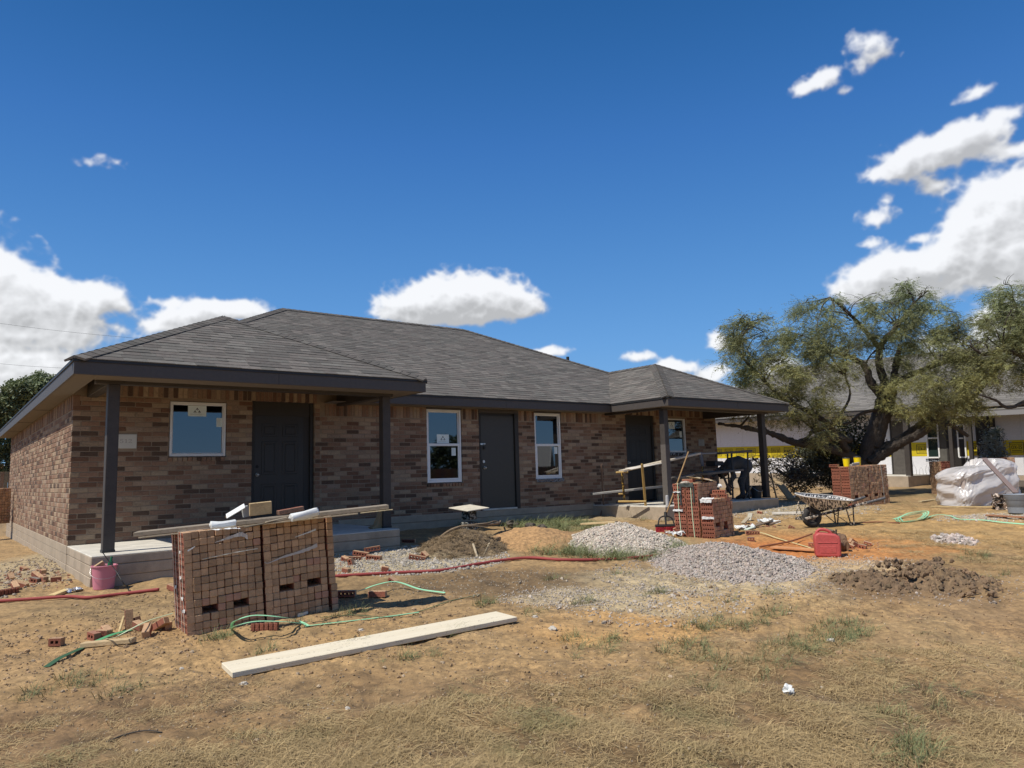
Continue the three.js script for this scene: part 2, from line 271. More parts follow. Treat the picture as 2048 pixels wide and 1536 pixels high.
{
  const r = RNG(5), J = .0125;
  const soldier = (x) => (x > 4.12 && x < 11.35 ? [2.085, 2.308] : x > .5 && x < 4.0 ? [2.318, 2.55] : x > 11.5 && x < 15.35 ? [2.318, 2.55] : null);
  for (let k = 0; k < 33; k++) {
    const y0 = .004 + k * CO, y1 = y0 + CO - J;
    for (const [a, b, lo, hi] of [[0, 4.03, 0, 2.315], [4.03, 11.42, .118, 2.08], [11.42, 15.99, .10, 2.315]]) {
      if (y1 < lo + .03 || y1 > hi) continue;
      for (const [p, q] of cut(a, b, y0, y1, [...fOpen, [1.38, 2.35, 1.262, 1.34], [6.34, 7.25, .675, .75], [9.23, 10.09, .675, .75]])) {
        let x = Math.floor(p / BL) * BL + (k % 2 ? BL / 2 : 0) - BL + rr(-.008, .008, r);
        for (; x < q; x += BL) {
          let s = Math.max(x, p) , e = Math.min(x + BL - J, q); if (e - s < .035) continue;
          if (a > 0 && x < p && s === p) s = p;
          bricks.push({ x: (s + e) / 2, y: (y0 + y1) / 2 + rr(-.0015, .0015, r), z: -BD / 2 + rr(-.003, .0015, r), w: e - s, h: CO - J + rr(-.002, .001, r), d: BD });
        }
      }
    }
    if (y1 < 2.08) { // the side wall, headed by the ends of the front wall's bricks
      for (let z = -.115 - (k % 2 ? BL / 2 : 0); z > -12.4; z -= BL) { const e = Math.min(z, -.115), s = Math.max(z - BL + J, -12.4); if (e - s > .04) bricks.push({ x: BD / 2 + rr(-.0015, .003, r), y: (y0 + y1) / 2, z: (s + e) / 2, w: BD, h: CO - J, d: e - s, side: true }); }
      if (k % 2) bricks.push({ x: BD / 2, y: (y0 + y1) / 2, z: -.115 - BL / 4 + .0, w: BD, h: CO - J, d: BL / 2 - J, side: true });
    }
  }
  for (let x = 0; x < 15.95; x += .0765) { const s = soldier(x + .03); if (s) for (const [p, q] of cut(x, x + .066, s[0], s[1], fOpen)) if (q - p > .04) bricks.push({ x: (p + q) / 2, y: (s[0] + s[1]) / 2 + rr(-.004, .002, r), z: -BD / 2 + rr(-.003, .003, r), w: q - p, h: s[1] - s[0], d: BD }); }
  for (let z = -.0; z > -12.36; z -= .0765) bricks.push({ x: BD / 2 - .002 + rr(-.004, .003, r), y: 2.195, z: z - .033, w: BD, h: .222, d: .064, side: true });
  for (const [a, b, y] of [[1.39, 2.34, 1.30], [6.345, 7.245, .712], [9.235, 10.085, .712]]) for (let x = a; x < b - .05; x += .0765) bricks.push({ x: x + .033, y, z: -.03, w: .064, h: .066, d: .10, tilt: .22 });
  const cam = V(...CAM.p), list = bricks.map((b) => ({ ...b, q: cam.distanceTo(V(b.x, b.y, b.z)) * (b.side ? 1.6 : 1) })).sort((a, b) => a.q - b.q);
  const wallF = [], shape = new THREE.Shape(); shape.moveTo(.007, -.05); shape.lineTo(15.99, -.05); shape.lineTo(15.99, 2.56); shape.lineTo(.007, 2.56); shape.closePath();
  for (const [x0, x1, y0, y1] of fOpen.slice(0, 7)) { const h = new THREE.Path(), yb = Math.max(y0, -.045); h.moveTo(x0 - .003, yb); h.lineTo(x0 - .003, y1); h.lineTo(x1 + .003, y1); h.lineTo(x1 + .003, yb); h.closePath(); shape.holes.push(h); }
  wallF.push(place(boxUV(new THREE.ExtrudeGeometry(shape, { depth: .096, bevelEnabled: false })), 0, 0, -.103));
  const wall = mesh('front_wall', join(wallF), M.mortar, house);
  const wallS = mesh('side_wall', bx(.007, .103, -.05, 2.5, -12.4, -.104), M.mortar, house);
  const rest = [], sharp = new Map();
  list.forEach((b, i) => {
    if (i < 300) { // the nearest bricks, one by one
      const key = [b.w.toFixed(2), b.h.toFixed(2), b.d.toFixed(2), Math.floor(r() * 4)].join();
      if (!sharp.has(key)) sharp.set(key, [0, 1, 2, 3, 4, 5, 6, 7, 8].map(() => paint(cbox(b.w, b.h, b.d, .004, r() * 3, r() * 3), brickCol(r))));
      const pick = sharp.get(key), m = mesh('brick', pick[Math.floor(r() * 9)], M.brick, b.side ? wallS : wall);
      m.position.set(b.x, b.y, b.z); if (b.tilt) m.rotation.x = b.tilt;
    } else rest.push(place(paint(cbox(b.w, b.h, b.d, .004, r() * 3, r() * 3), brickCol(r)), b.x, b.y, b.z, b.tilt ?? 0));
  });
  stuff(mesh('brickwork', join(rest), M.brick, house));
}
// inside and hidden walls
mesh('inner_wall', join([bx(.11, 15.9, -.02, .02, -10.2, -.12), bx(.11, 15.9, 2.56, 2.6, -10.2, .0), bx(.105, .13, 0, 2.6, -10.2, -.11), bx(.11, 15.9, 0, 2.6, -3.6, -3.55), bx(5.2, 5.24, .02, 2.56, -3.55, -.12), bx(9.0, 9.04, .02, 2.56, -3.55, -.12), bx(11.6, 11.64, .02, 2.56, -3.55, -.12)]), M.inside, house);
mesh('rear_wall', join([bx(15.9, 16.0, -.6, 2.5, -10.3, -.106), bx(4.6, 16, -.6, 2.5, -10.4, -10.3), bx(.11, 4.6, -.6, 2.5, -12.4, -12.3)]), M.mortar, house);
// slabs: porch decks with a pale trowelled top, and the foundation under the walls
const slabs = [];
{
  const lift = (g) => { const p = g.attributes.position; for (let i = 0; i < p.count; i++) p.setY(i, p.getY(i) + .0115 * p.getX(i)); return g; };
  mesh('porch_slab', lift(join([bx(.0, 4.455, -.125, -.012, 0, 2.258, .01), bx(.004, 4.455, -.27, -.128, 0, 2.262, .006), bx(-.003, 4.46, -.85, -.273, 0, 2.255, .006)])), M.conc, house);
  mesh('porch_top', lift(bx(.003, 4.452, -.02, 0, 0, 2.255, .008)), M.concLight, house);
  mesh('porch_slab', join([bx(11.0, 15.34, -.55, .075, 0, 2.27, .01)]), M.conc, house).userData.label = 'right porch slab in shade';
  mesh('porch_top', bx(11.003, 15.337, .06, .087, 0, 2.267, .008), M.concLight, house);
  mesh('foundation', join([bx(4.4, 11.05, -.02, .118, -.3, .02, .008), bx(4.4, 11.05, -.6, -.024, -.3, .014, .006), bx(-.006, .3, -.125, 0, -12.45, 0), bx(-.002, .3, -.27, -.128, -12.45, 0), bx(-.008, .3, -.95, -.273, -12.45, 0), bx(15.3, 16, -.6, .1, -10.4, .01), bx(.05, 4.5, -.3, -.005, -.3, -.001)]), M.conc, house);
}
// roof timbers: fascia, drip edge, soffit, beams, posts
const XA = -.30, ZF = 2.416, ZR = 2.25, ZM = .448, XB = 4.892, XC = 11.309, XD = 16.129, FT = 2.505, FB = 2.314, ZB = -12.85;
for (const [x0, x1, z0, z1] of [[XA, XB, ZF - .03, ZF], [XA, XA + .03, ZB, ZF - .031], [XB - .03, XB, ZM, ZF - .031], [XB - .029, XC + .029, ZM - .03, ZM - .001], [XC, XC + .03, ZM, ZR - .031], [XC, XD, ZR - .03, ZR], [XD - .03, XD, -10.5, ZR - .031]]) mesh('fascia', bx(x0, x1, FB, FT, z0, z1, .003), M.trim, house);
for (const [x0, x1, z0, z1] of [[XA - .016, XB + .016, ZF + .001, ZF + .014], [XA - .016, XA - .001, ZB, ZF], [XB + .001, XB + .016, ZM + .016, ZF], [XB + .017, XC - .017, ZM + .001, ZM + .014], [XC - .016, XC - .001, ZM + .016, ZR], [XC - .016, XD + .016, ZR + .001, ZR + .014], [XD + .001, XD + .016, -10.5, ZR]]) mesh('drip_edge', bx(x0, x1, FT - .028, FT + .012, z0, z1, .002), M.metalDark, house);
mesh('soffit', join([bx(XA + .03, .0, FB + .004, FB + .016, -12.4, ZF - .04), bx(.0, XB - .03, FB + .004, FB + .016, 1.90, ZF - .03), bx(4.36, XB - .03, FB + .004, FB + .016, .45, 1.89), bx(4.1, 11.4, FB + .004, FB + .016, -.005, ZM - .03), bx(XC + .03, 11.52, FB + .004, FB + .016, .45, 1.89), bx(XC + .03, XD - .03, FB + .004, FB + .016, 1.90, ZR - .03), bx(15.7, XD - .03, FB + .004, FB + .016, .0, 1.89)]), M.soffit, house);
for (const x of [-3.0, -6.2, -9.3]) mesh('soffit_joint', bx(XA + .032, -.002, FB - .002, FB + .005, x, x + .03, .001), M.trim, house);
mesh('porch_ceiling', join([bx(.2, 4.4, 2.545, 2.56, .002, 1.74), bx(11.5, 15.6, 2.545, 2.56, .002, 1.74)]), M.soffit, house);
for (const [x0, x1, z0, z1] of [[.03, 4.55, 1.742, 1.888], [.184, .326, .002, 1.741], [4.36, 4.5, .002, 1.741], [11.5, 15.72, 1.742, 1.883], [11.53, 11.67, .002, 1.741], [15.42, 15.56, .002, 1.741]]) mesh('beam', bx(x0, x1, 2.272, 2.544, z0, z1), M.postP, house);
for (const [x, y] of [[.184, .002], [4.352, .05], [11.559, .087], [15.42, .087]]) { const p = mesh('post', bx(x, x + .146, y, 2.271, 1.742, 1.888, .006), M.postP, house); mesh('post_base', bx(x - .006, x + .152, y, y + .035, 1.736, 1.894, .003), M.metalDark, p); }
mesh('post_primer', bx(11.556, 11.708, .13, 1.46, 1.739, 1.891, .006), std({ color: lin(.115, .10, .088), map: T.paint }), house).userData.label = 'lighter lower half of the third porch post';
for (const [x, z] of [[2.35, ZF + .002], [13.9, ZR + .002]]) mesh('fascia_joint', bx(x, x + .004, FB + .002, FT - .03, z - .004, z + .0005, .0005), M.dark, house);
mesh('fascia_joint', bx(8.1, 8.104, FB + .002, FT - .03, ZM - .004, ZM + .0006, .0005), M.dark, house);
mesh('wall_header', join([bx(7.67, 8.77, 2.245, 2.313, -.02, .012), bx(6.35, 7.24, 2.285, 2.313, -.02, .010), bx(9.24, 10.08, 2.285, 2.313, -.02, .010)]), M.trim, house);
// the sign let into the wall
{
  const c = document.createElement('canvas'); c.width = 256; c.height = 160; const g = c.getContext('2d');
  g.fillStyle = '#c9c6bd'; g.fillRect(0, 0, 256, 160); g.fillStyle = '#9c948c'; g.font = '64px serif'; g.fillText('512', 116, 100);
  const t = new THREE.CanvasTexture(c); t.colorSpace = THREE.SRGBColorSpace;
  const s = mesh('house_number', bx(.455, .915, 1.473, 1.702, -.09, .006, .004), std({ color: lin(.62, .61, .57), map: T.conc }), house);
  const f = new THREE.PlaneGeometry(.44, .215); f.translate(.685, 1.5875, .0072); mesh('number_face', f, std({ map: t, roughness: .9 }), s);
  mesh('number_block', bx(15.17, 15.425, 1.514, 1.697, -.09, .004, .004), std({ color: lin(.42, .41, .38), map: T.conc }), house);
  mesh('junction_box', bx(15.45, 15.56, 1.50, 1.70, -.09, -.02, .004), M.dark, house);
}
// doors
function door(x0, y0, z, panels, label) {
  const W = .914, H = 2.03, d = mesh('door', place(cbox(W, H, .045, .003), x0 + W / 2, y0 + H / 2, z), M.doorM, house);
  if (label) d.userData.label = label;
  if (panels) for (const [px, py, pw, ph] of [[.13, 1.66, .27, .22], [.51, 1.66, .27, .22], [.13, .98, .27, .58], [.51, .98, .27, .58], [.13, .22, .27, .58], [.51, .22, .27, .58]]) {
    const o = new THREE.Shape(); o.moveTo(px, py); o.lineTo(px + pw, py); o.lineTo(px + pw, py + ph); o.lineTo(px, py + ph); o.closePath();
    const h = new THREE.Path(); h.moveTo(px + .035, py + .035); h.lineTo(px + .035, py + ph - .035); h.lineTo(px + pw - .035, py + ph - .035); h.lineTo(px + pw - .035, py + .035); h.closePath(); o.holes.push(h);
    mesh('panel', join([place(boxUV(new THREE.ExtrudeGeometry(o, { depth: .004, bevelEnabled: true, bevelThickness: .006, bevelSize: .006, bevelSegments: 1 })), x0 + .007, y0, z + .0225), place(cbox(pw - .1, ph - .1, .01, .004), x0 + px + pw / 2 + .007, y0 + py + ph / 2, z + .0245)]), M.doorM, d);
  }
  return d;
}
function frame(x0, x1, y0, y1, z) { mesh('door_frame', join([bx(x0, x0 + .055, y0, y1, -.13, z), bx(x1 - .06, x1, y0, y1, -.13, z), bx(x0 + .056, x1 - .061, y1 - (y1 > 2.3 ? .265 : .07), y1, -.13, z - .02)]), M.doorF, house); }
const knob = (x, y, z, r, parent, m = M.steel) => mesh('knob', join([place(new THREE.CylinderGeometry(r * 1.15, r * 1.15, .012, 20), x, y, z + .006, Math.PI / 2), place(new THREE.SphereGeometry(r, 18, 12), x, y, z + .045), place(new THREE.CylinderGeometry(r * .4, r * .4, .04, 12), x, y, z + .02, Math.PI / 2)]), m, parent);
{
  const a = door(2.83, .03, -.1, true, 'closed dark six panel front door'); knob(2.885, 1.005, -.077, .027, a); mesh('lock_hole', place(new THREE.CylinderGeometry(.027, .027, .008, 20), 2.885, 1.15, -.0755, Math.PI / 2), M.dark, a);
  frame(2.768, 3.92, 0, 2.322, -.05); mesh('door_threshold', bx(2.83, 3.86, -.005, .03, -.12, -.02), M.steel, house); mesh('door_jamb', bx(3.745, 3.858, .03, 2.25, -.13, -.09), M.doorF, house);
  const b = door(7.735, .155, -.045, false, 'flat grey brown door with hasp and knob'); b.material = std({ color: lin(.05, .046, .037), roughness: .5, map: T.paint });
  knob(7.815, 1.04, -.022, .027, b); mesh('deadbolt', place(new THREE.CylinderGeometry(.03, .032, .016, 22), 7.795, 1.175, -.015, Math.PI / 2), M.steel, b);
  mesh('hasp', join([bx(7.72, 7.85, 1.535, 1.575, -.02, -.012, .002), place(new THREE.CylinderGeometry(.014, .014, .03, 12), 7.815, 1.555, .0, Math.PI / 2)]), M.steel, b);
  mesh('padlock', join([bx(7.79, 7.84, 1.44, 1.50, -.01, .02, .006), tube([[7.80, 1.495, .005], [7.80, 1.54, .005], [7.815, 1.555, .005], [7.83, 1.54, .005], [7.83, 1.495, .005]], .005, 16, 6)]), M.metalDark, b);
  frame(7.683, 8.757, .12, 2.25, -.03); mesh('door_trim', join([bx(8.657, 8.765, .12, 2.245, -.03, .014), bx(7.675, 7.70, .12, 2.245, -.03, .006)]), M.doorF, house); mesh('door_threshold', bx(7.73, 8.66, .119, .155, -.09, .03), M.concLight, house);
  const c = door(12.335, .115, -.1, true, 'dark panelled door under the right porch'); knob(12.39, 1.09, -.077, .027, c); frame(12.273, 13.377, .088, 2.327, -.05); mesh('door_jamb', bx(13.25, 13.315, .115, 2.26, -.13, -.09), M.doorF, house);
}
// windows
function labelTex(kind) {
  const c = document.createElement('canvas'); c.width = 256; c.height = 192; const g = c.getContext('2d'); g.fillStyle = '#dfeae6'; g.fillRect(0, 0, 256, 192);
  g.strokeStyle = '#333'; g.fillStyle = '#333'; g.lineWidth = 7;
  if (kind) { g.lineCap = 'round'; for (const [x, y] of [[128, 52], [98, 100], [158, 100]]) { g.beginPath(); g.moveTo(x - 18, y + 22); g.lineTo(x, y - 12); g.lineTo(x + 18, y + 22); g.moveTo(x, y - 12); g.lineTo(x, y + 30); g.stroke(); } }
  g.lineWidth = 3; for (let i = 0; i < (kind ? 2 : 9); i++) { g.globalAlpha = .5; const y = kind ? 150 + i * 14 : 20 + i * 18; g.beginPath(); g.moveTo(30, y); g.lineTo(226 - (i * 37) % 60, y); g.stroke(); } g.globalAlpha = 1;
  const t = new THREE.CanvasTexture(c); t.colorSpace = THREE.SRGBColorSpace; return t;
}
const LOGO = std({ map: labelTex(1), roughness: .8 }), TEXTL = std({ map: labelTex(0), roughness: .8 });
const ring = (x0, x1, y0, y1, t, z0, z1, tb = t) => join([bx(x0, x0 + t, y0, y1, z0, z1), bx(x1 - t, x1, y0, y1, z0, z1), bx(x0 + t, x1 - t, y1 - t, y1, z0, z1 - .001), bx(x0 + t, x1 - t, y0, y0 + tb, z0, z1 - .001)]);
const pane = (x0, x1, y0, y1, z, p) => { const g = new THREE.PlaneGeometry(x1 - x0, y1 - y0); g.translate((x0 + x1) / 2, (y0 + y1) / 2, z); return mesh('pane', g, M.glass, p); };
const sticker = (x0, x1, y0, y1, z, m, p) => { const g = new THREE.PlaneGeometry(x1 - x0, y1 - y0); g.translate((x0 + x1) / 2, (y0 + y1) / 2, z); mesh('sticker', g, m, p); };
function windowHung(x0, x1, y0, y1, ym, label) {
  const w = mesh('window', ring(x0, x1, y0, y1, .04, -.10, -.018, .055), M.vinyl, house); w.userData.label = label;
  mesh('sash', ring(x0 + .041, x1 - .041, ym - .02, y1 - .041, .022, -.085, -.05), M.vinyl, w);
  mesh('sash', ring(x0 + .041, x1 - .041, y0 + .056, ym + .03, .036, -.06, -.026, .03), M.vinyl, w);
  mesh('meeting_rail', bx(x0 + .041, x1 - .041, ym - .022, ym + .032, -.062, -.020), M.vinyl, w);
  pane(x0 + .06, x1 - .06, ym + .01, y1 - .06, -.07, w); pane(x0 + .075, x1 - .075, y0 + .08, ym - .01, -.045, w); return w;
}
{
  const a = mesh('window', ring(1.41, 2.316, 1.339, 2.258, .038, -.10, -.018, .045), M.vinyl, house); a.userData.label = 'square fixed window on the left porch';
  mesh('sash', ring(1.449, 2.277, 1.385, 2.219, .014, -.09, -.04), M.vinyl, a); pane(1.46, 2.265, 1.397, 2.207, -.07, a);
  sticker(1.70, 2.00, 2.02, 2.20, -.0675, LOGO, a); sticker(2.17, 2.262, 1.845, 2.0, -.0675, TEXTL, a);
  const b = windowHung(6.369, 7.217, .754, 2.282, 1.535, 'tall white hung window left of the flat door'); sticker(6.64, 6.94, 1.575, 1.76, -.0675, LOGO, b); sticker(6.985, 7.09, 1.31, 1.475, -.0425, TEXTL, b);
  const c = windowHung(9.258, 10.059, .754, 2.282, 1.532, 'tall white hung window right of the flat door'); sticker(9.86, 9.96, 1.33, 1.49, -.0425, TEXTL, c);
  mesh('wet_mortar', rough(place(new THREE.BoxGeometry(.84, .075, .02, 30, 4, 2), 9.67, .715, .014), .009, 18), std({ color: lin(.36, .38, .41), map: T.splat }), house);
  const d = mesh('window', ring(13.745, 14.649, 1.339, 2.258, .038, -.10, -.018, .045), M.vinyl, house); d.userData.label = 'square fixed window on the right porch';
  pane(13.78, 14.61, 1.38, 2.225, -.07, d); sticker(14.02, 14.27, 1.98, 2.17, -.0675, LOGO, d); sticker(14.45, 14.55, 1.75, 1.92, -.0675, TEXTL, d);
  mesh('window_sill', bx(13.73, 14.67, 1.25, 1.335, -.06, .02, .01), std({ color: lin(.33, .34, .36), map: T.splat }), house);
}
// roof: six slopes of shingles laid in courses over a deck
{
  const r = RNG(9), PITCH = .5, SL = Math.hypot(1, PITCH), EX = .14, Y0 = 2.512;
  const slopes = [ // eave start, direction along the eave, inward direction, [distance in, left, right]...
    { o: [XA - .02, ZF + .02], e: [1, 0], n: [0, -1], prof: [[0, 0, 5.232], [2.616, 2.616, 2.616]] },
    { o: [XB + .02, ZF + .02], e: [0, -1], n: [-1, 0], prof: [[0, 0, 1.968], [2.616, 2.616, 4.584]], hidden: true },
    { o: [0, ZM + .02], e: [1, 0], n: [0, -1], prof: [[0, XB + .02, XC - .02], [2.45, XB - 2.43, XC + 2.43], [2.62, XB - 2.6, XC + 2.43 - .15], [5.45, 5.13, 10.70]] },
    { o: [XC - .02, ZM + .02], e: [0, 1], n: [1, 0], prof: [[0, 0, 1.802], [2.43, -2.43, -.628]] },
    { o: [XC - .02, ZR + .02], e: [1, 0], n: [0, -1], prof: [[0, 0, 4.86], [2.43, 2.43, 2.43]] },
  ];
  const tabs = [], base = V(...CAM.p);
  const colT = () => { const q = r(), k = q < .25 ? rr(.108, .125, r) : q < .75 ? rr(.13, .155, r) : rr(.155, .195, r), w = rr(.97, 1.05, r); return [k * w, k * .92, k * .81]; };
  for (const S of slopes) {
    const lim = (t) => { const p = S.prof; for (let i = 1; i < p.length; i++) if (t <= p[i][0]) { const u = (t - p[i - 1][0]) / (p[i][0] - p[i - 1][0]); return [mix(p[i - 1][1], p[i][1], u), mix(p[i - 1][2], p[i][2], u)]; } return p.at(-1).slice(1); };
    const T0 = S.prof.at(-1)[0], at = (s, t, h) => [S.o[0] + S.e[0] * s + S.n[0] * t - S.n[0] * h * PITCH / SL, Y0 + t * PITCH + h / SL, S.o[1] + S.e[1] * s + S.n[1] * t - S.n[1] * h * PITCH / SL];
    for (let i = 0, t = 0; t < T0 - .01; i++, t = i * EX / SL) {
      const t1 = Math.min(t + (EX + .03) / SL, T0), [l0, r0] = lim(t), [l1, r1] = lim(t1);
      let s = Math.min(l0, l1) - r() * .3;
      while (s < Math.max(r0, r1)) {
        const w = rr(.14, .36, r), e = s + w - .003, thick = r() < .35 ? .014 : .010;
        const a0 = clamp(s, l0, r0), a1 = clamp(e, l0, r0), b0 = clamp(s, l1, r1), b1 = clamp(e, l1, r1); s += w;
        if (a1 - a0 + b1 - b0 < .012) continue;
        const P = [at(a0, t, thick), at(a1, t, thick), at(b1, t1, .004), at(b0, t1, .004), at(a0, t, 0), at(a1, t, 0)];
        tabs.push({ P, q: base.distanceTo(V(...P[0])) });
      }
    }
    const pts = S.prof.map((p) => at(p[1], p[0], -.01)).concat(S.prof.map((p) => at(p[2], p[0], -.01)).reverse()), g = new THREE.BufferGeometry(), pos = [];
    for (let i = 1; i + 1 < pts.length; i++) pos.push(...pts[0], ...pts[i + 1], ...pts[i]);
    g.setAttribute('position', new THREE.Float32BufferAttribute(pos, 3)); g.computeVertexNormals(); boxUV(g); S.deck = paint(g, [.12, .115, .105]);
  }
  const back = (list) => { list = [list.at(-1), ...list.slice(0, -1)]; const g = new THREE.BufferGeometry(), pos = []; for (let i = 1; i + 1 < list.length; i++) pos.push(...list[0], ...list[i], ...list[i + 1]); g.setAttribute('position', new THREE.Float32BufferAttribute(pos, 3)); g.computeVertexNormals(); return paint(boxUV(g), [.14, .133, .122]); };
  const RY = Y0 + 5.45 * PITCH, hid = [
    back([[XA - .02, Y0, ZF + .02], [2.3, Y0 + 1.3, -.18], [2.3, Y0 + 1.3, -2.14], [5.13, RY, -4.98], [2.3, Y0 + 1.3, -7.8], [2.3, Y0 + 1.3, ZB + 2.6], [XA - .02, Y0, ZB]]),
    back([[XD + .02, Y0, ZR + .02], [13.72, Y0 + 1.21, -.16], [13.72, Y0 + 1.21, -1.96], [10.7, RY, -4.98], [XD + .02, Y0, -10.45]]),
    back([[5.13, RY, -4.98], [10.7, RY, -4.98], [XD, Y0, -10.45], [4.8, Y0, -10.45]]), back([[4.9, Y0, ZB], [XA, Y0, ZB], [2.3, Y0 + 1.3, ZB + 2.6]]), back([[4.9, Y0, ZB], [2.3, Y0 + 1.3, ZB + 2.6], [2.3, Y0 + 1.3, -7.8], [4.9, Y0, -10.45]])];
  const roof = mesh('roof', join([...slopes.map((S) => S.deck), ...hid]), M.shingle, house);
  tabs.sort((a, b) => a.q - b.q);
  const shingle = (P) => { const f = (...k) => k.flatMap((i) => P[i]), g = new THREE.BufferGeometry(); g.setAttribute('position', new THREE.Float32BufferAttribute(f(0, 1, 2, 0, 2, 3, 4, 5, 1, 4, 1, 0, 4, 0, 3, 5, 2, 1), 3)); g.computeVertexNormals(); return paint(boxUV(g, r() * 3, r() * 3), colT()); };
  const rest = [];
  tabs.forEach((t, i) => i < 300 ? mesh('shingle', shingle(t.P), M.shingle, roof) : rest.push(shingle(t.P)));
  stuff(mesh('shingle_field', join(rest), M.shingle, roof));
  const caps = []; // bent cap shingles along hips and ridges
  const cap = (A, B, na, nb) => { A = V(...A); B = V(...B); const d = B.clone().sub(A), L = d.length(); d.normalize(); for (let t = 0; t < L - .05; t += .145) {
    const p = A.clone().addScaledVector(d, t), q = A.clone().addScaledVector(d, Math.min(t + .19, L)), W = .15, c = colT().map((x) => x * .82), pos = [];
    for (const n of [na, nb]) { const up = V(...n).normalize(), s = d.clone().cross(up).normalize(); if (s.y > 0 || (Math.abs(s.y) < 1e-6)) s.negate(); s.multiplyScalar(W); const o = (v, h, k) => { const w = v.clone().addScaledVector(up, h); if (k) w.add(s); return w; };
      const Q = [o(p, .032, 0), o(p, .028, 1), o(q, .020, 1), o(q, .022, 0), o(p, .0, 0), o(p, .0, 1), o(q, .0, 1)];
      for (const [i, j, k] of [[0, 1, 2], [0, 2, 3], [4, 5, 1], [4, 1, 0], [1, 5, 6], [1, 6, 2]]) { const N = Q[j].clone().sub(Q[i]).cross(Q[k].clone().sub(Q[i])), out = i === 0 ? up : i === 4 ? d.clone().negate() : s; const T3 = N.dot(out) > 0 ? [Q[i], Q[j], Q[k]] : [Q[i], Q[k], Q[j]]; for (const v of T3) pos.push(v.x, v.y, v.z); } }
    const g = new THREE.BufferGeometry(); g.setAttribute('position', new THREE.Float32BufferAttribute(pos, 3)); g.computeVertexNormals(); caps.push(paint(boxUV(g, r(), r()), c)); } };
  const nF = [0, 1, .5], nL = [-.5, 1, 0], nR = [.5, 1, 0], nB = [0, 1, -.5];
  cap([XA, Y0 + .01, ZF], [2.296, Y0 + 1.308, -.196], nL, nF); cap([XB, Y0 + .01, ZF], [2.296, Y0 + 1.308, -.196], nF, nR);
  cap([2.296, Y0 + 1.31, -.2], [2.296, Y0 + 1.31, -2.13], nL, nR); cap([2.3, Y0 + 1.31, -2.15], [5.13, RY, -4.98], nL, nF); cap([5.13, RY, -4.98], [10.7, RY, -4.98], nB, nF); cap([13.72, Y0 + 1.22, -1.96], [10.7, RY, -4.98], nF, nR);
  cap([XC, Y0 + .01, ZR], [13.72, Y0 + 1.215, -.16], nL, nF); cap([XD, Y0 + .01, ZR], [13.72, Y0 + 1.215, -.16], nF, nR); cap([13.72, Y0 + 1.215, -.16], [13.72, Y0 + 1.215, -1.96], nL, nR);
  mesh('ridge_cap', join(caps), M.shingle, roof);
  mesh('vent_pipe', join([tube([[13.09, 3.7, -3.0], [13.09, 4.31, -3.0]], .045, 4, 14), place(new THREE.ConeGeometry(.12, .12, 16), 13.09, 4.0, -3.0)]), M.dark, house);
}

// ================================================================ ground
const dep = (x, z) => (x - CAM.p[0]) * CAM.f[0] + (z - CAM.p[2]) * CAM.f[2];
const ZONES = [ // oval, colour, strength
  [[0.114,-1.708,1.445,6.873], [.40, .325, .235], .85], [[0.138,3.743,1.289,0.707], [.27, .19, .11], .55], [[-0.368,5.463,1.163,0.865], [.37, .235, .125], .7],
  [[3.929,3.495,1.39,1.283], [.46, .40, .32], .9], [[3.881,5.859,1.568,1.046], [.175, .115, .065], .9], [[2.755,5.064,0.778,0.742], [.22, .15, .085], .6],
  [[3.758,6.998,0.591,0.45], [.52, .44, .34], .6], [[4.207,7.803,0.769,0.692], [.50, .42, .31], .7], [[5.457,7.52,1.507,1.343], [.49, .40, .29], .8], [[6.843,7.675,0.754,1.158], [.52, .40, .28], .7],
  [[9.3,6.809,1.631,1.901], [.54, .205, .065], .95], [[10.061,5.029,0.993,1.075], [.48, .25, .10], .8], [[9.404,7.904,1.229,0.99], [.50, .24, .09], .7], [[7.53,8.154,0.947,0.838], [.55, .41, .27], .6],
  [[3.286,8.46,0.966,0.494], [.54, .32, .145], .85], [[4.885,8.465,0.96,0.541], [.48, .32, .17], .7], [[3.013,7.91,0.548,0.283], [.46, .29, .15], .6],
  [[6.755,9.186,1.034,0.806], [.20, .125, .07], .8], [[13.106,6.742,2.628,4.06], [.50, .315, .14], .75], [[8.599,9.248,0.988,1.037], [.33, .21, .105], .6], [[14.956,2.535,2.108,2.148], [.47, .40, .31], .8], [[11.274,0.463,1.796,1.268], [.40, .34, .25], .6],
  [[8.86,1.213,1.163,1.22], [.18, .17, .085], .7], [[0.743,6.886,0.835,0.5], [.42, .27, .14], .7], [[22.442,2.759,3.076,2.387], [.24, .18, .09], .7], [[14.424,7.328,0.866,0.698], [.55, .49, .42], .6],
  [[0.685,8.341,2.359,0.586], [.23, .145, .08], .6], [[-0.821,7.539,0.952,0.704], [.21, .128, .07], .8], [[0.877,9.774,2.953,0.507], [.165, .105, .055], .9], [[2.882,10.656,1.28,1.017], [.19, .12, .066], .85], [[5.993,10.367,0.539,1.08], [.30, .185, .105], .5],
];
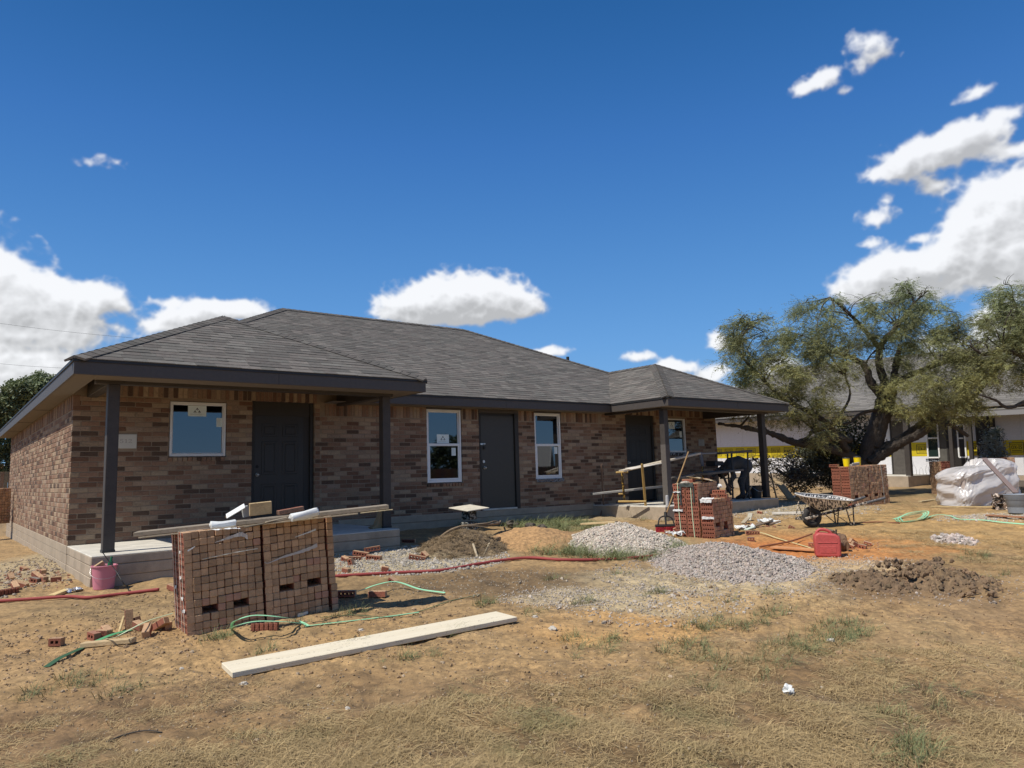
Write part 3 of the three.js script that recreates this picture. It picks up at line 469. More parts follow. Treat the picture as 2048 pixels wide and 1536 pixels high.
const soil = (x, z) => {
  const wx = x + .35 * fbm2(x * 1.1, z * 1.1, 4), wz = z + .35 * fbm2(x * 1.1 + 40, z * 1.1, 4), c = [.37, .245, .135];
  for (const [o, k, s] of ZONES) { const q = oval(o, wx, wz), t = s * sst(1.25, .55, q); if (t > 0) for (let i = 0; i < 3; i++) c[i] = mix(c[i], k[i], t); }
  const far = sst(28, 60, Math.hypot(x - 8, z)); c[0] = mix(c[0], .20, far); c[1] = mix(c[1], .16, far); c[2] = mix(c[2], .075, far);
  const m = 1 + .30 * fbm2(x * 2.3, z * 2.3, 4) + .16 * fbm2(x * 9, z * 9, 3) - .25 * sst(.15, .5, fbm2(x * 1.3 + 50, z * 2.6, 4)) + .16 * fbm2((x * R2[0] + z * R2[1]) * .9, (x * F2[0] + z * F2[1]) * 7, 4) - .22 * sst(.2, .45, fbm2((x * R2[0] + z * R2[1]) * 1.6 + 80, (x * F2[0] + z * F2[1]) * 3.4, 4)), p = .14 * fbm2(x * .7 + 9, z * .7, 3);
  return [c[0] * m * 1.20 * (1 + p * .3), c[1] * m * 1.18, c[2] * m * .98 * (1 - p * .5)];
};
const bumps = (x, z) => { const d = Math.hypot(x - CAM.p[0], z - CAM.p[2]), k = sst(60, 12, d); return k * (.035 * fbm2(x * .9, z * .9, 3) + .016 * fbm2(x * 3.6 + 7, z * 3.6, 3) + (d < 14 ? .010 * fbm2(x * 12, z * 12, 2) : 0)); };
const ground = (x, z) => land(x, z) + bumps(x, z);
const GT = tex(1024, (u, v) => { const a = .80 + .46 * torf(u, v, 22, 6, 101), s = tor(u, v, 120, 105), g = tor(u, v, 64, 106) > .70 ? 1.45 : 1; const m = a * (1 + .22 * s) * g * .9; return [m, m * .99, m * (.97)]; }, false, .55);
const GB = tex(1024, (u, v) => grey(.45 + .4 * torf(u, v, 18, 6, 111) + (tor(u, v, 64, 106) > .70 ? .25 : 0)), false, .55);
M.soil = vc(std({ map: GT, bumpMap: GB, bumpScale: .022, roughness: .97 }));
{
  const cx = -1.5, cz = 13.6, angs = [], rad = [];
  const a0 = Math.atan2(CAM.f[2], CAM.f[0]);
  for (let a = -46; a <= 46; a += .22) angs.push(a0 + a * Math.PI / 180);
  for (let a = 50; a <= 310; a += 5) angs.push(a0 + a * Math.PI / 180);
  for (let r = .4; r < 900; r *= r < 22 ? 1.0105 : 1.06) rad.push(r);
  const pos = [], col = [], uv = [], idx = [], n = angs.length;
  pos.push(cx, ground(cx, cz), cz); col.push(...soil(cx, cz)); uv.push(cx, cz);
  for (const r of rad) for (const a of angs) { const x = cx + r * Math.cos(a), z = cz + r * Math.sin(a); pos.push(x, ground(x, z), z); col.push(...soil(x, z)); uv.push(x, z); }
  for (let k = 0; k < n; k++) { const b = (k + 1) % n; idx.push(0, 1 + b, 1 + k); for (let i = 0; i + 1 < rad.length; i++) { const p = 1 + i * n; idx.push(p + k, p + b, p + n + k, p + n + k, p + b, p + n + b); } }
  const g = new THREE.BufferGeometry(); g.setAttribute('position', new THREE.Float32BufferAttribute(pos, 3)); g.setAttribute('color', new THREE.Float32BufferAttribute(col, 3)); g.setAttribute('uv', new THREE.Float32BufferAttribute(uv, 2)); g.setIndex(idx); g.computeVertexNormals();
  struct(mesh('ground', g, M.soil));
}
// instanced loose stuff
function scatter(name, geo, mat, list, parent = scene) { // list of {p, q | yaw, s, c}
  const m = new THREE.InstancedMesh(geo, mat, list.length), o = new THREE.Object3D(), c = new THREE.Color();
  list.forEach((t, i) => { o.position.set(...t.p); if (t.q) o.quaternion.copy(t.q); else o.rotation.set(t.rx ?? 0, t.yaw ?? 0, t.rz ?? 0); if (Array.isArray(t.s)) o.scale.set(...t.s); else o.scale.setScalar(t.s); o.updateMatrix(); m.setMatrixAt(i, o.matrix); if (t.c) m.setColorAt(i, c.setRGB(...t.c)); });
  m.name = parent === scene ? numbered(name) : name; m.castShadow = m.receiveShadow = true; parent.add(m); return m;
}
const stoneG = [1, 2, 3].map((s) => rough(new THREE.IcosahedronGeometry(1, 1), .34, 1.1, s * 7));
M.stone = std({ map: T.conc, roughness: .95 });
const tall = {}; // heights of the heaps, for what lies on them
function heap(name, label, cat, o, h, col, opt = {}) {
  const N = 64, K = 56, pos = [], cols = [], uv = [], idx = [], sd = opt.seed ?? 1, [cx, cz, ra, rb] = o;
  const f = (q, a, x, z) => { const e = q * (1 + .16 * n2(Math.cos(a) * 1.3 + sd * 5, Math.sin(a) * 1.3)); let s = Math.max(0, 1 - e); s = opt.flat ? sst(0, opt.flat, s) : Math.pow(s, opt.pow ?? 1.15) * (1.15 - .15 * s); return h * s + (opt.amp ?? .02) * fbm2(x * (opt.fr ?? 6) + sd, z * (opt.fr ?? 6), 4) * sst(1.2, .7, q) - .05 * sst(.9, 1.15, q); };
  const put = (q, a) => { const u = q * Math.cos(a), v = q * Math.sin(a), x = cx + R2[0] * u * ra + F2[0] * v * rb, z = cz + R2[1] * u * ra + F2[1] * v * rb; return [x, ground(x, z) + f(q, a, x, z), z]; };
  for (let i = 0; i <= N; i++) for (let k = 0; k < K; k++) { const q = 1.15 * Math.max(i, .01) / N, a = k / K * 2 * Math.PI, p = put(q, a); pos.push(...p); uv.push(p[0], p[2]); const m = 1 + .25 * fbm2(p[0] * 5, p[2] * 5, 3), s = opt.blend ? sst(.8, 1.1, q + .15 * n2(p[0] * 4, p[2] * 4)) : 0, g = s ? soil(p[0], p[2]) : col; cols.push(...col.map((c, j) => mix(c * m, g[j], s))); }
  for (let i = 0; i < N; i++) for (let k = 0; k < K; k++) { const a = i * K + k, b = i * K + (k + 1) % K; idx.push(a, b, a + K, a + K, b, b + K); }
  const g = new THREE.BufferGeometry(); g.setAttribute('position', new THREE.Float32BufferAttribute(pos, 3)); g.setAttribute('color', new THREE.Float32BufferAttribute(cols, 3)); g.setAttribute('uv', new THREE.Float32BufferAttribute(uv, 2)); g.setIndex(idx); g.computeVertexNormals();
  if (V(0, 0, 0).fromBufferAttribute(g.attributes.normal, 40).y < 0) { g.setIndex(idx.map((_, i) => idx[i % 3 === 0 ? i : i % 3 === 1 ? i + 1 : i - 1])); g.computeVertexNormals(); }
  const m = tag(mesh(name, g, M.soil), label, cat); m.userData.kind = 'stuff';
  if (opt.stones) { const list = []; const r = RNG(sd * 17); for (let i = 0; i < opt.stones; i++) { const q = Math.sqrt(r()) * (opt.spread ?? 1.12), p = put(q, r() * 6.2832), s = rr(.007, .019, r) * (opt.size ?? 1), k = rr(.62, 1.25, r), t = rr(.94, 1.06, r); list.push({ p: [p[0], p[1] + s * .3, p[2]], rx: r() * 6, yaw: r() * 6, rz: r() * 6, s: [s, s * .75, s * 1.15], c: (opt.sc ?? [.68, .60, .51]).map((v, j) => v * k * (j ? 1 : t)) }); } stuff(scatter('stones', stoneG[0], M.stone, list, m)); }
  return { m, put };
}
const gravelA = heap('gravel_pile', 'pale gravel heap ringed by green weeds beside the sand mound', 'gravel pile', [7.391,4.411,1.007,1.466], .36, [.52, .45, .37], { seed: 2, stones: 9000, amp: .03, pow: .95 });
const gravelB = heap('gravel_pile', 'greyer gravel heap in front of the part used brick stack', 'gravel pile', [6.95,6.772,1.022,1.716], .25, [.46, .385, .32], { seed: 3, spread: 1.3, stones: 12000, amp: .03, sc: [.50, .435, .385], pow: 1.25 });
const sandM = heap('sand_mound', 'low mound of orange tan sand in front of the flat door', 'sand mound', [6.566,3.167,1.03,1.316], .27, [.52, .31, .14], { seed: 4, amp: .02, pow: .9, blend: true });
const brushM = heap('brush_pile', 'brown heap of dry weeds and roots left of the sand mound', 'brush pile', [5.091,3.138,0.735,1.225], .30, [.20, .14, .08], { seed: 5, amp: .05, fr: 9, pow: .9, blend: true });
const clodA = heap('dirt_mound', 'dark dug soil heap left of the crumbly crest at right', 'dirt mound', [6.745,8.908,0.447,0.626], .13, [.22, .145, .085], { seed: 6, amp: .05, fr: 9, stones: 260, sc: [.23, .155, .09], size: 1.3, blend: true });
const clodB = heap('dirt_mound', 'dark dug soil heap with a crumbly crest at the right', 'dirt mound', [7.205,9.349,0.61,0.72], .17, [.24, .16, .09], { seed: 8, amp: .06, fr: 8, stones: 500, sc: [.24, .16, .095], size: 1.4, blend: true });
const plaster = heap('rubble_heap', 'small pale heap of broken mortar on the dry grass at right', 'rubble', [10.661,8.202,0.258,0.416], .10, [.50, .42, .36], { seed: 9, amp: .04, fr: 12, stones: 260, sc: [.58, .50, .45], size: 2.0, blend: true });
{ // dug clods
  const r = RNG(66), list = [];
  for (const [x, y, z, n, s] of [[7.636,-0.414,9.17,26,.055],[7.374,-0.416,8.846,18,.04],[6.836,-0.454,10.009,6,.045],[6.854,-0.438,9.3,20,.035],[6.827,-0.45,9.805,12,.03],[7.135,-0.418,8.669,10,.03]]) for (let i = 0; i < n; i++) { const px = x + rr(-.25, .25, r) * (s / .04), pz = z + rr(-.12, .12, r), k = s * rr(.35, 1.1, r); const b = clodB.put(.2, 0); list.push({ p: [px, ground(px, pz) + (s > .034 && n > 8 ? .12 : .02) + rr(0, .03, r), pz], rx: r() * 6, yaw: r() * 6, s: [k, k * .7, k], c: ((m) => [.22 * m, .145 * m, .085 * m])(rr(.75, 1.2, r)) }); }
  stuff(tag(scatter('soil_clods', stoneG[1], M.stone, list), 'dark crumbly clods of dug soil on the heaps at right', 'soil clods'));
}
{ // pebbles, chips of mortar and brick over the whole yard
  const r = RNG(88), list = [];
  const zones = [[[1.271,7.105,3.421,1.816], 2400, [.43, .29, .165], .75], [[-0.274,4.835,1.454,1.701], 1300, [.43, .30, .18], .8], [[5.737,9.16,2.014,2.25], 1300, [.42, .28, .16], .8], [[3.929,3.495,1.463,1.386], 5200, [.55, .50, .43], 1], [[3.758,6.998,0.698,0.551], 1100, [.58, .50, .41], .7], [[4.243,7.839,1.024,0.931], 1500, [.55, .48, .4], .8], [[0.02,-0.859,1.442,5.493], 2600, [.46, .38, .3], 1.3], [[14.707,2.692,2.32,2.351], 1600, [.55, .5, .44], 1.1], [[6.07,7.416,1.587,1.462], 3000, [.52, .45, .38], .8], [[7.717,8.055,1.031,1.001], 1500, [.56, .46, .36], .8], [[3.909,6.019,1.548,1.085], 900, [.5, .42, .32], .7], [[2.11,8.125,4.08,2.425], 2200, [.48, .37, .25], .55], [[1.124,9.443,3.26,0.859], 900, [.52, .44, .34], .4], [[6.975,9.351,1.198,1.081], 700, [.5, .42, .35], .7], [[14.233,7.395,0.951,0.847], 700, [.6, .55, .5], 1]];
  for (const [o, n, c, sz] of zones) for (let i = 0; i < n; i++) { const q = Math.pow(r(), .6), a = r() * 6.2832, x = o[0] + R2[0] * q * Math.cos(a) * o[2] + F2[0] * q * Math.sin(a) * o[3], z = o[1] + R2[1] * q * Math.cos(a) * o[2] + F2[1] * q * Math.sin(a) * o[3]; const s = rr(.004, .014, r) * sz * (r() < .04 ? 2.2 : 1), k = rr(.6, 1.2, r); if (x > 0 && x < 4.4 && z < 2.26) continue; list.push({ p: [x, ground(x, z) + s * .25, z], rx: r() * 6, yaw: r() * 6, s: [s, s * .7, s * 1.1], c: c.map((v) => v * k) }); }
  stuff(tag(scatter('pebbles', stoneG[2], M.stone, list), 'small stones and chips strewn over the bare dirt yard', 'pebbles'));
}
// grass: clumps of thin bent blades
function clump(n, len, lift, seed, wd = .0032, spread = .05) {
  const r = RNG(seed), pos = [], nor = [];
  for (let i = 0; i < n; i++) {
    const a = r() * 6.2832, L = len * rr(.45, 1.15, r), el = rr(lift[0], lift[1], r), w = wd * rr(.7, 1.3, r), bx0 = rr(-spread, spread, r), bz0 = rr(-spread, spread, r), dr = rr(.5, 1.6, r), cs = rr(-.9, .9, r);
    const P = []; let x = bx0, y = 0, z = bz0, e = el, h = a;
    for (let k = 0; k <= 4; k++) { P.push([x, Math.max(y, .002 * i % .006), z, h]); x += Math.cos(h) * Math.cos(e) * L / 4; z += Math.sin(h) * Math.cos(e) * L / 4; y += Math.sin(e) * L / 4; e -= dr / 4; h += cs / 4; if (y < .003) { y = .003; e = Math.max(e, -.05); } }
    const S = P.map(([x, y, z, h], k) => { const q = w * (1 - k / 4.6); return [[x - Math.sin(h) * q, y, z + Math.cos(h) * q], [x + Math.sin(h) * q, y + q * .5, z - Math.cos(h) * q]]; });
    for (let k = 0; k < 4; k++) pos.push(...S[k][0], ...S[k][1], ...S[k + 1][1], ...S[k][0], ...S[k + 1][1], ...S[k + 1][0]);
  }
  const g = new THREE.BufferGeometry(); g.setAttribute('position', new THREE.Float32BufferAttribute(pos, 3)); g.computeVertexNormals(); return g;
}
M.blade = new THREE.MeshPhysicalMaterial({ roughness: .8, side: THREE.DoubleSide, color: lin(1, 1, 1) });
{
  const r = RNG(101), dry = [[], [], []], cover = [[[0.929,9.363,1.521,0.599], 1.0], [[2.321,10.661,1.574,0.785], .62], [[2.14,9.711,1.622,0.549], .6], [[0.038,9.091,1.89,0.381], .85], [[3.726,10.214,1.526,0.818], .45], [[10.255,8.306,1.473,2.855], .35], [[-0.712,7.747,0.808,0.417], .30], [[15.31,4.721,2.958,2.993], .22], [[0.175,7.861,1.025,0.398], .2], [[18.655,3.078,2.728,2.96], .35]];
  const want = (x, z) => { let k = 0; const wx = x + .3 * fbm2(x, z, 3), wz = z + .3 * fbm2(x + 9, z, 3); for (const [o, s] of cover) k = Math.max(k, s * sst(1.15, .4, oval(o, wx, wz))); const n = fbm2(x * 1.7 + 3, z * 1.7, 4); return k * sst(-.32, .26, n); };
  for (let i = 0; i < 150000; i++) {
    const d = 2.6 + Math.pow(r(), 1.5) * 17, u = rr(-.78, .78, r) * d, x = CAM.p[0] + R2[0] * u + F2[0] * d, z = CAM.p[2] + R2[1] * u + F2[1] * d;
    if (r() > want(x, z)) continue; const g = sst(.1, .5, fbm2(x * .8 + 20, z * .8, 3)) * r(), k = rr(.65, 1.15, r);
    dry[Math.floor(r() * 3)].push({ p: [x, ground(x, z) - .002, z], yaw: r() * 6.28, s: rr(.55, 1.25, r) * (d > 8 ? 1.2 : 1), c: [mix(.45, .24, g) * k, mix(.325, .23, g) * k, mix(.155, .095, g) * k] });
  }
  const G = [clump(26, .125, [.05, .5], 3, .0015, .09), clump(20, .18, [.02, .3], 4, .0013, .12), clump(30, .085, [.2, 1.0], 5, .0013, .07)];
  dry.forEach((l, i) => stuff(tag(scatter('dry_grass', G[i], M.blade, l), ['flattened straw coloured dry grass over the near yard', 'long loose dry grass stems lying over the near yard', 'short upright dry grass tufts over the near yard'][i], 'dry grass')));
  // green weeds, thickest by the gravel heap and along the foundation
  const green = [], tufts = [], spots = [[3.945,-0.498,8.812,.30,26],[4.687,-0.484,8.961,.24,16],[3.749,-0.447,7.359,.16,10],[2.767,-0.514,8.313,.16,8],[2.919,-0.521,8.606,.18,10],[4.555,-0.439,7.632,.16,10],[3.112,-0.464,7.344,.16,8],[2.981,-0.442,6.7,.15,14],[1.852,-0.455,6.05,.14,10],[0.468,-0.508,6.039,.14,14],[0.665,-0.527,6.749,.1,7],[-0.647,-0.567,6.538,.26,18],[4.567,-0.513,9.707,.42,50],[4.114,-0.528,9.761,.35,26],[2.521,-0.612,11.13,.22,22],[3.162,-0.53,9.039,.2,10],[4.194,-0.5,9.054,.2,12],[3.733,-0.536,9.686,.3,16],[3.102,-0.54,9.264,.3,20],[1.271,-0.518,7.105,.12,6],[1.62,-0.535,7.839,.16,6],[2.107,-0.499,7.382,.14,5],[9.203,-0.366,9.026,.3,18],[6.819,-0.426,8.71,.3,14],[7.829,-0.416,9.683,.3,10],[4.876,-0.455,8.291,.22,8],[5.517,-0.445,8.396,.2,6],[1.318,-0.541,7.729,.2,6],[4.333,-0.39,6.21,.2,6],[2.637,-0.531,8.632,.3,10],[2.998,-0.563,9.832,.5,30],[3.37,-0.583,10.883,.4,16],[1.438,-0.472,6.081,.3,8],[-0.385,-0.577,7.057,.25,10],[-0.988,-0.581,6.634,.2,6],[5.162,-0.39,6.53,.3,8]];
  for (const [x, y, z, rad, n] of spots) for (let i = 0; i < n; i++) { const q = rad * Math.sqrt(r()), a = r() * 6.28, k = rr(.7, 1.25, r), px = x + q * Math.cos(a), pz = z + q * Math.sin(a) * .6; tufts.push({ p: [px, ground(px, pz) - .004, pz], yaw: r() * 6.28, s: rr(.5, 1.1, r), c: [.165 * k, .18 * k, .075 * k] }); }
  const beds = [[[8.647,1.296,0.992,1.199], 330], [[6.352,4.639,0.848,0.781], 230], [[7.335,5.534,0.305,0.603], 90], [[6.328,5.601,0.646,0.31], 90], [[11.298,1.546,0.684,0.86], 50], [[7.743,-0.042,0.647,0.909], 90], [[7.323,6.583,0.424,0.404], 30], [[-0.447,-2.808,0.354,1.877], 60]];
  for (const [o, n] of beds) for (let i = 0; i < n; i++) { const q = Math.sqrt(r()), a = r() * 6.28, x = o[0] + R2[0] * q * Math.cos(a) * o[2] + F2[0] * q * Math.sin(a) * o[3], z = o[1] + R2[1] * q * Math.cos(a) * o[2] + F2[1] * q * Math.sin(a) * o[3], k = rr(.7, 1.3, r); if (z < .1 && x < 11.2) continue; if (n2(x * 2.2, z * 2.2) < -.25) continue; green.push({ p: [x, ground(x, z) - .004, z], yaw: r() * 6.28, s: rr(.6, 1.4, r), c: [.19 * k, .21 * k, .09 * k] }); }
  const GG = clump(18, .22, [.5, 1.45], 8, .0026, .07);
  stuff(tag(scatter('green_weeds', GG, M.blade, green), 'green weeds round the pale gravel heap and along the foundation', 'weeds'));
  stuff(tag(scatter('grass_tufts', clump(13, .18, [.35, 1.35], 9, .002, .04), M.blade, tufts), 'scattered green grass tufts growing out of the bare dirt', 'grass tufts'));
  // thatch on the brush heap
  const th = []; for (let i = 0; i < 900; i++) { const p = brushM.put(Math.sqrt(r()) * 1.05, r() * 6.28), k = rr(.6, 1.2, r); th.push({ p: [p[0], p[1], p[2]], yaw: r() * 6.28, s: rr(.5, 1, r), c: [.26 * k, .185 * k, .10 * k] }); }
  stuff(scatter('thatch', clump(14, .16, [.1, .8], 12), M.blade, th, brushM.m));
}

// ================================================================ bricks in stacks and loose
const TANB = () => { const k = rr(.72, 1.12), q = rnd(); return q < .06 ? [.26 * k, .225 * k, .19 * k] : q < .075 ? [.54 * k, .30 * k, .20 * k] : [.60 * k, .385 * k, .225 * k]; };
const REDB = () => { const k = rr(.8, 1.15); return [.36 * k, .125 * k, .075 * k]; };
function twoTone(g, ax, tan, red) { // clay faces across ax are red, the rest tan
  const n = g.attributes.normal, c = new Float32Array(n.count * 3); for (let i = 0; i < n.count; i++) c.set(Math.abs([n.getX(i), n.getY(i), n.getZ(i)][ax]) > .8 ? red : tan, i * 3); g.setAttribute('color', new THREE.BufferAttribute(c, 3)); return g;
}
const BX = .0684, BY = .0672, BZ = .244;
function holed(tan, red, len = BZ, holes = 5) { // holes run along x
  const s = new THREE.Shape(), L = len / 2, y = BY / 2; s.moveTo(-L, -y); s.lineTo(L, -y); s.lineTo(L, y); s.lineTo(-L, y); s.closePath();
  for (let i = 0; i < holes; i++) { const c = -L + .034 + i * (len - .068) / Math.max(1, holes - 1), h = new THREE.Path(); h.moveTo(c - .0135, -.0135); h.lineTo(c - .0135, .0135); h.lineTo(c + .0135, .0135); h.lineTo(c + .0135, -.0135); h.closePath(); s.holes.push(h); }
  const g = new THREE.ExtrudeGeometry(s, { depth: BX, bevelEnabled: false }); g.translate(0, 0, -BX / 2); g.rotateY(Math.PI / 2); boxUV(g, rnd() * 3, rnd() * 3); g.computeVertexNormals();
  twoTone(g, 0, tan, red); // the inside of the holes is red too
  const p = g.attributes.position, c = g.attributes.color, n = g.attributes.normal; for (let i = 0; i < p.count; i++) if (Math.abs(n.getX(i)) < .5 && Math.abs(p.getY(i)) < .014 && Math.abs(p.getZ(i)) < L - .004) c.setXYZ(i, red[0] * .6, red[1] * .6, red[2] * .6);
  return g;
}
const SOLID = Array.from({ length: 14 }, () => twoTone(cbox(BX, BY, BZ, .005, rnd() * 3, rnd() * 3), 0, TANB(), REDB()));
const HOLED = Array.from({ length: 7 }, () => holed(TANB(), REDB()));
function bundle(label, p, turn, tilt, cols, rows, layers, skip, group, opt = {}) {
  const t = thing('brick_bundle', label, 'stack of bricks', p, turn, group); t.rotation.order = 'YXZ'; t.rotation.z = tilt;
  for (let k = 0; k < layers; k++) for (let i = 0; i < cols; i++) for (let j = 0; j < rows; j++) {
    if (opt.shell && k > 0 && i > 0 && j < rows - 1) continue;
    if (skip && skip(i, j, k)) continue;
    const b = mesh('brick', i === 0 ? HOLED[Math.floor(rnd() * 7)] : SOLID[Math.floor(rnd() * 14)], M.brick, t);
    const lean = opt.wave ? opt.wave(i, j) : 0;
    b.position.set(.0357 + i * .0714 + rr(-.0016, .0016), .0351 + j * .0702 + lean, -BZ / 2 - k * .262 + rr(-.009, .007)); b.rotation.set(rr(-.012, .012), rr(-.02, .02), rr(-.035, .035)); if (j === rows - 1) b.position.y += rr(-.003, .006);
  }
  return t;
}
const strapMat = std({ color: lin(.52, .62, .42), roughness: .5 }), strapWhite = std({ color: lin(.62, .58, .47), roughness: .6 });
const GS = 'bundles of new bricks standing in the yard';
const W1 = (i, j) => .0045 * Math.sin(i * .8 + j * .5) * (j > 4 ? 1 : .3);
const sA = bundle('brick bundle at the left of the near pair, its holed end facing left', [.31, -.548, 5.70], yawTo(.9995, .03), .064, 10, 14, 2, (i, j) => j === 3 && (i === 2 || i === 3 || i === 6 || i === 7) || (j === 3 && i === 5 && 0), GS, { wave: W1 });
const sB = bundle('brick bundle at the right of the near pair, with a drooping torn strip', [.31 + .735, -.548 + .047, 5.70 + .022], yawTo(.9995, .03), .062, 9, 14, 2, (i, j, k) => (j === 4 && (i === 2 || i === 3 || i === 6 || i === 7)) || (k === 0 && i === 0 && (j === 13 || j === 12) && false), GS, { wave: W1 });
{ // the last column stands a little apart
  for (let j = 0; j < 14; j++) for (let k = 0; k < 2; k++) { const b = mesh('brick', SOLID[(j * 5 + k) % 14], M.brick, sB); b.position.set(.0357 + 9 * .0714 + (j > 3 ? .014 : .03), .0351 + j * .0702 - .012, -BZ / 2 - k * .262 + .01); b.rotation.z = -.02; }
  const strap = (t, x, w = .013, m = strapMat) => mesh('strap', ribbon([[x, -.0, -.04 - 0], [x, .02, -.04], [x, .5, -.04], [x, .98, -.04], [x, .992, -.05]], w, 30, .001, 0, V(1, 0, 0)), m, t);
  for (const z of [-.07, -.17, -.33, -.43]) { mesh('strap', ribbon([[-.006, .01, z], [-.007, .5, z], [-.005, .988, z]], .011, 40, .0012, 0, V(1, 0, 0)), strapWhite, sA); mesh('strap', ribbon([[-.004, .99, z], [.3, .992, z], [.7, .992, z]], .011, 40, .0012, 0, V(0, 1, 0)), strapWhite, sA); }
  for (const [y, z, w] of [[.56, -.12, .05], [.45, -.36, .05], [.37, -.08, .06], [.26, -.04, .07], [.80, -.10, .03]]) mesh('corner_guard', rough(place(new THREE.PlaneGeometry(w * 1.3, .03, 6, 3), -.012, y, z, 0, -Math.PI / 2, .15), .006, 30), M.paper, sA);
  // torn banding that hangs over the headers
  const torn = (t, pts, w0, w1, m) => { const c = new THREE.CatmullRomCurve3(pts.map((p) => V(...p))), pos = []; const N = 26; for (let i = 0; i < N; i++) { const q = [i / N, (i + 1) / N].map((u) => { const p = c.getPointAt(u), w = mix(w0, w1, u) * (1 + .3 * n2(u * 9, w0 * 50)); return [[p.x, p.y + w / 2, p.z], [p.x, p.y - w / 2, p.z + .004 * n2(u * 7, 3)]]; }); pos.push(...q[0][0], ...q[0][1], ...q[1][1], ...q[0][0], ...q[1][1], ...q[1][0]); } const g = new THREE.BufferGeometry(); g.setAttribute('position', new THREE.Float32BufferAttribute(pos, 3)); g.computeVertexNormals(); boxUV(g); mesh('torn_strip', g, m, t); };
  const gm = std({ color: lin(.50, .46, .42), roughness: .6, side: THREE.DoubleSide });
  torn(sA, [[.28, .855, .008], [.42, .885, .012], [.53, .90, .016], [.585, .865, .02]], .006, .05, gm); torn(sA, [[.16, .715, .006], [.30, .725, .008], [.45, .735, .012], [.60, .74, .014], [.68, .74, .008]], .006, .010, strapWhite); torn(sA, [[.03, .81, .006], [.06, .825, .01], [.10, .845, .008]], .016, .012, M.paper);
  torn(sB, [[.0, .60, .008], [.02, .585, .012], [.18, .62, .01], [.32, .64, .012], [.46, .665, .016], [.545, .69, .018]], .006, .04, gm); torn(sB, [[.32, .80, .006], [.44, .825, .01], [.54, .85, .014]], .006, .02, M.paper); torn(sB, [[.40, .955, .006], [.55, .97, .008]], .004, .010, strapWhite);
  mesh('torn_paper', rough(place(new THREE.PlaneGeometry(.11, .05, 8, 4), .36, .015, .01), .006, 20), strapWhite, sB);
}
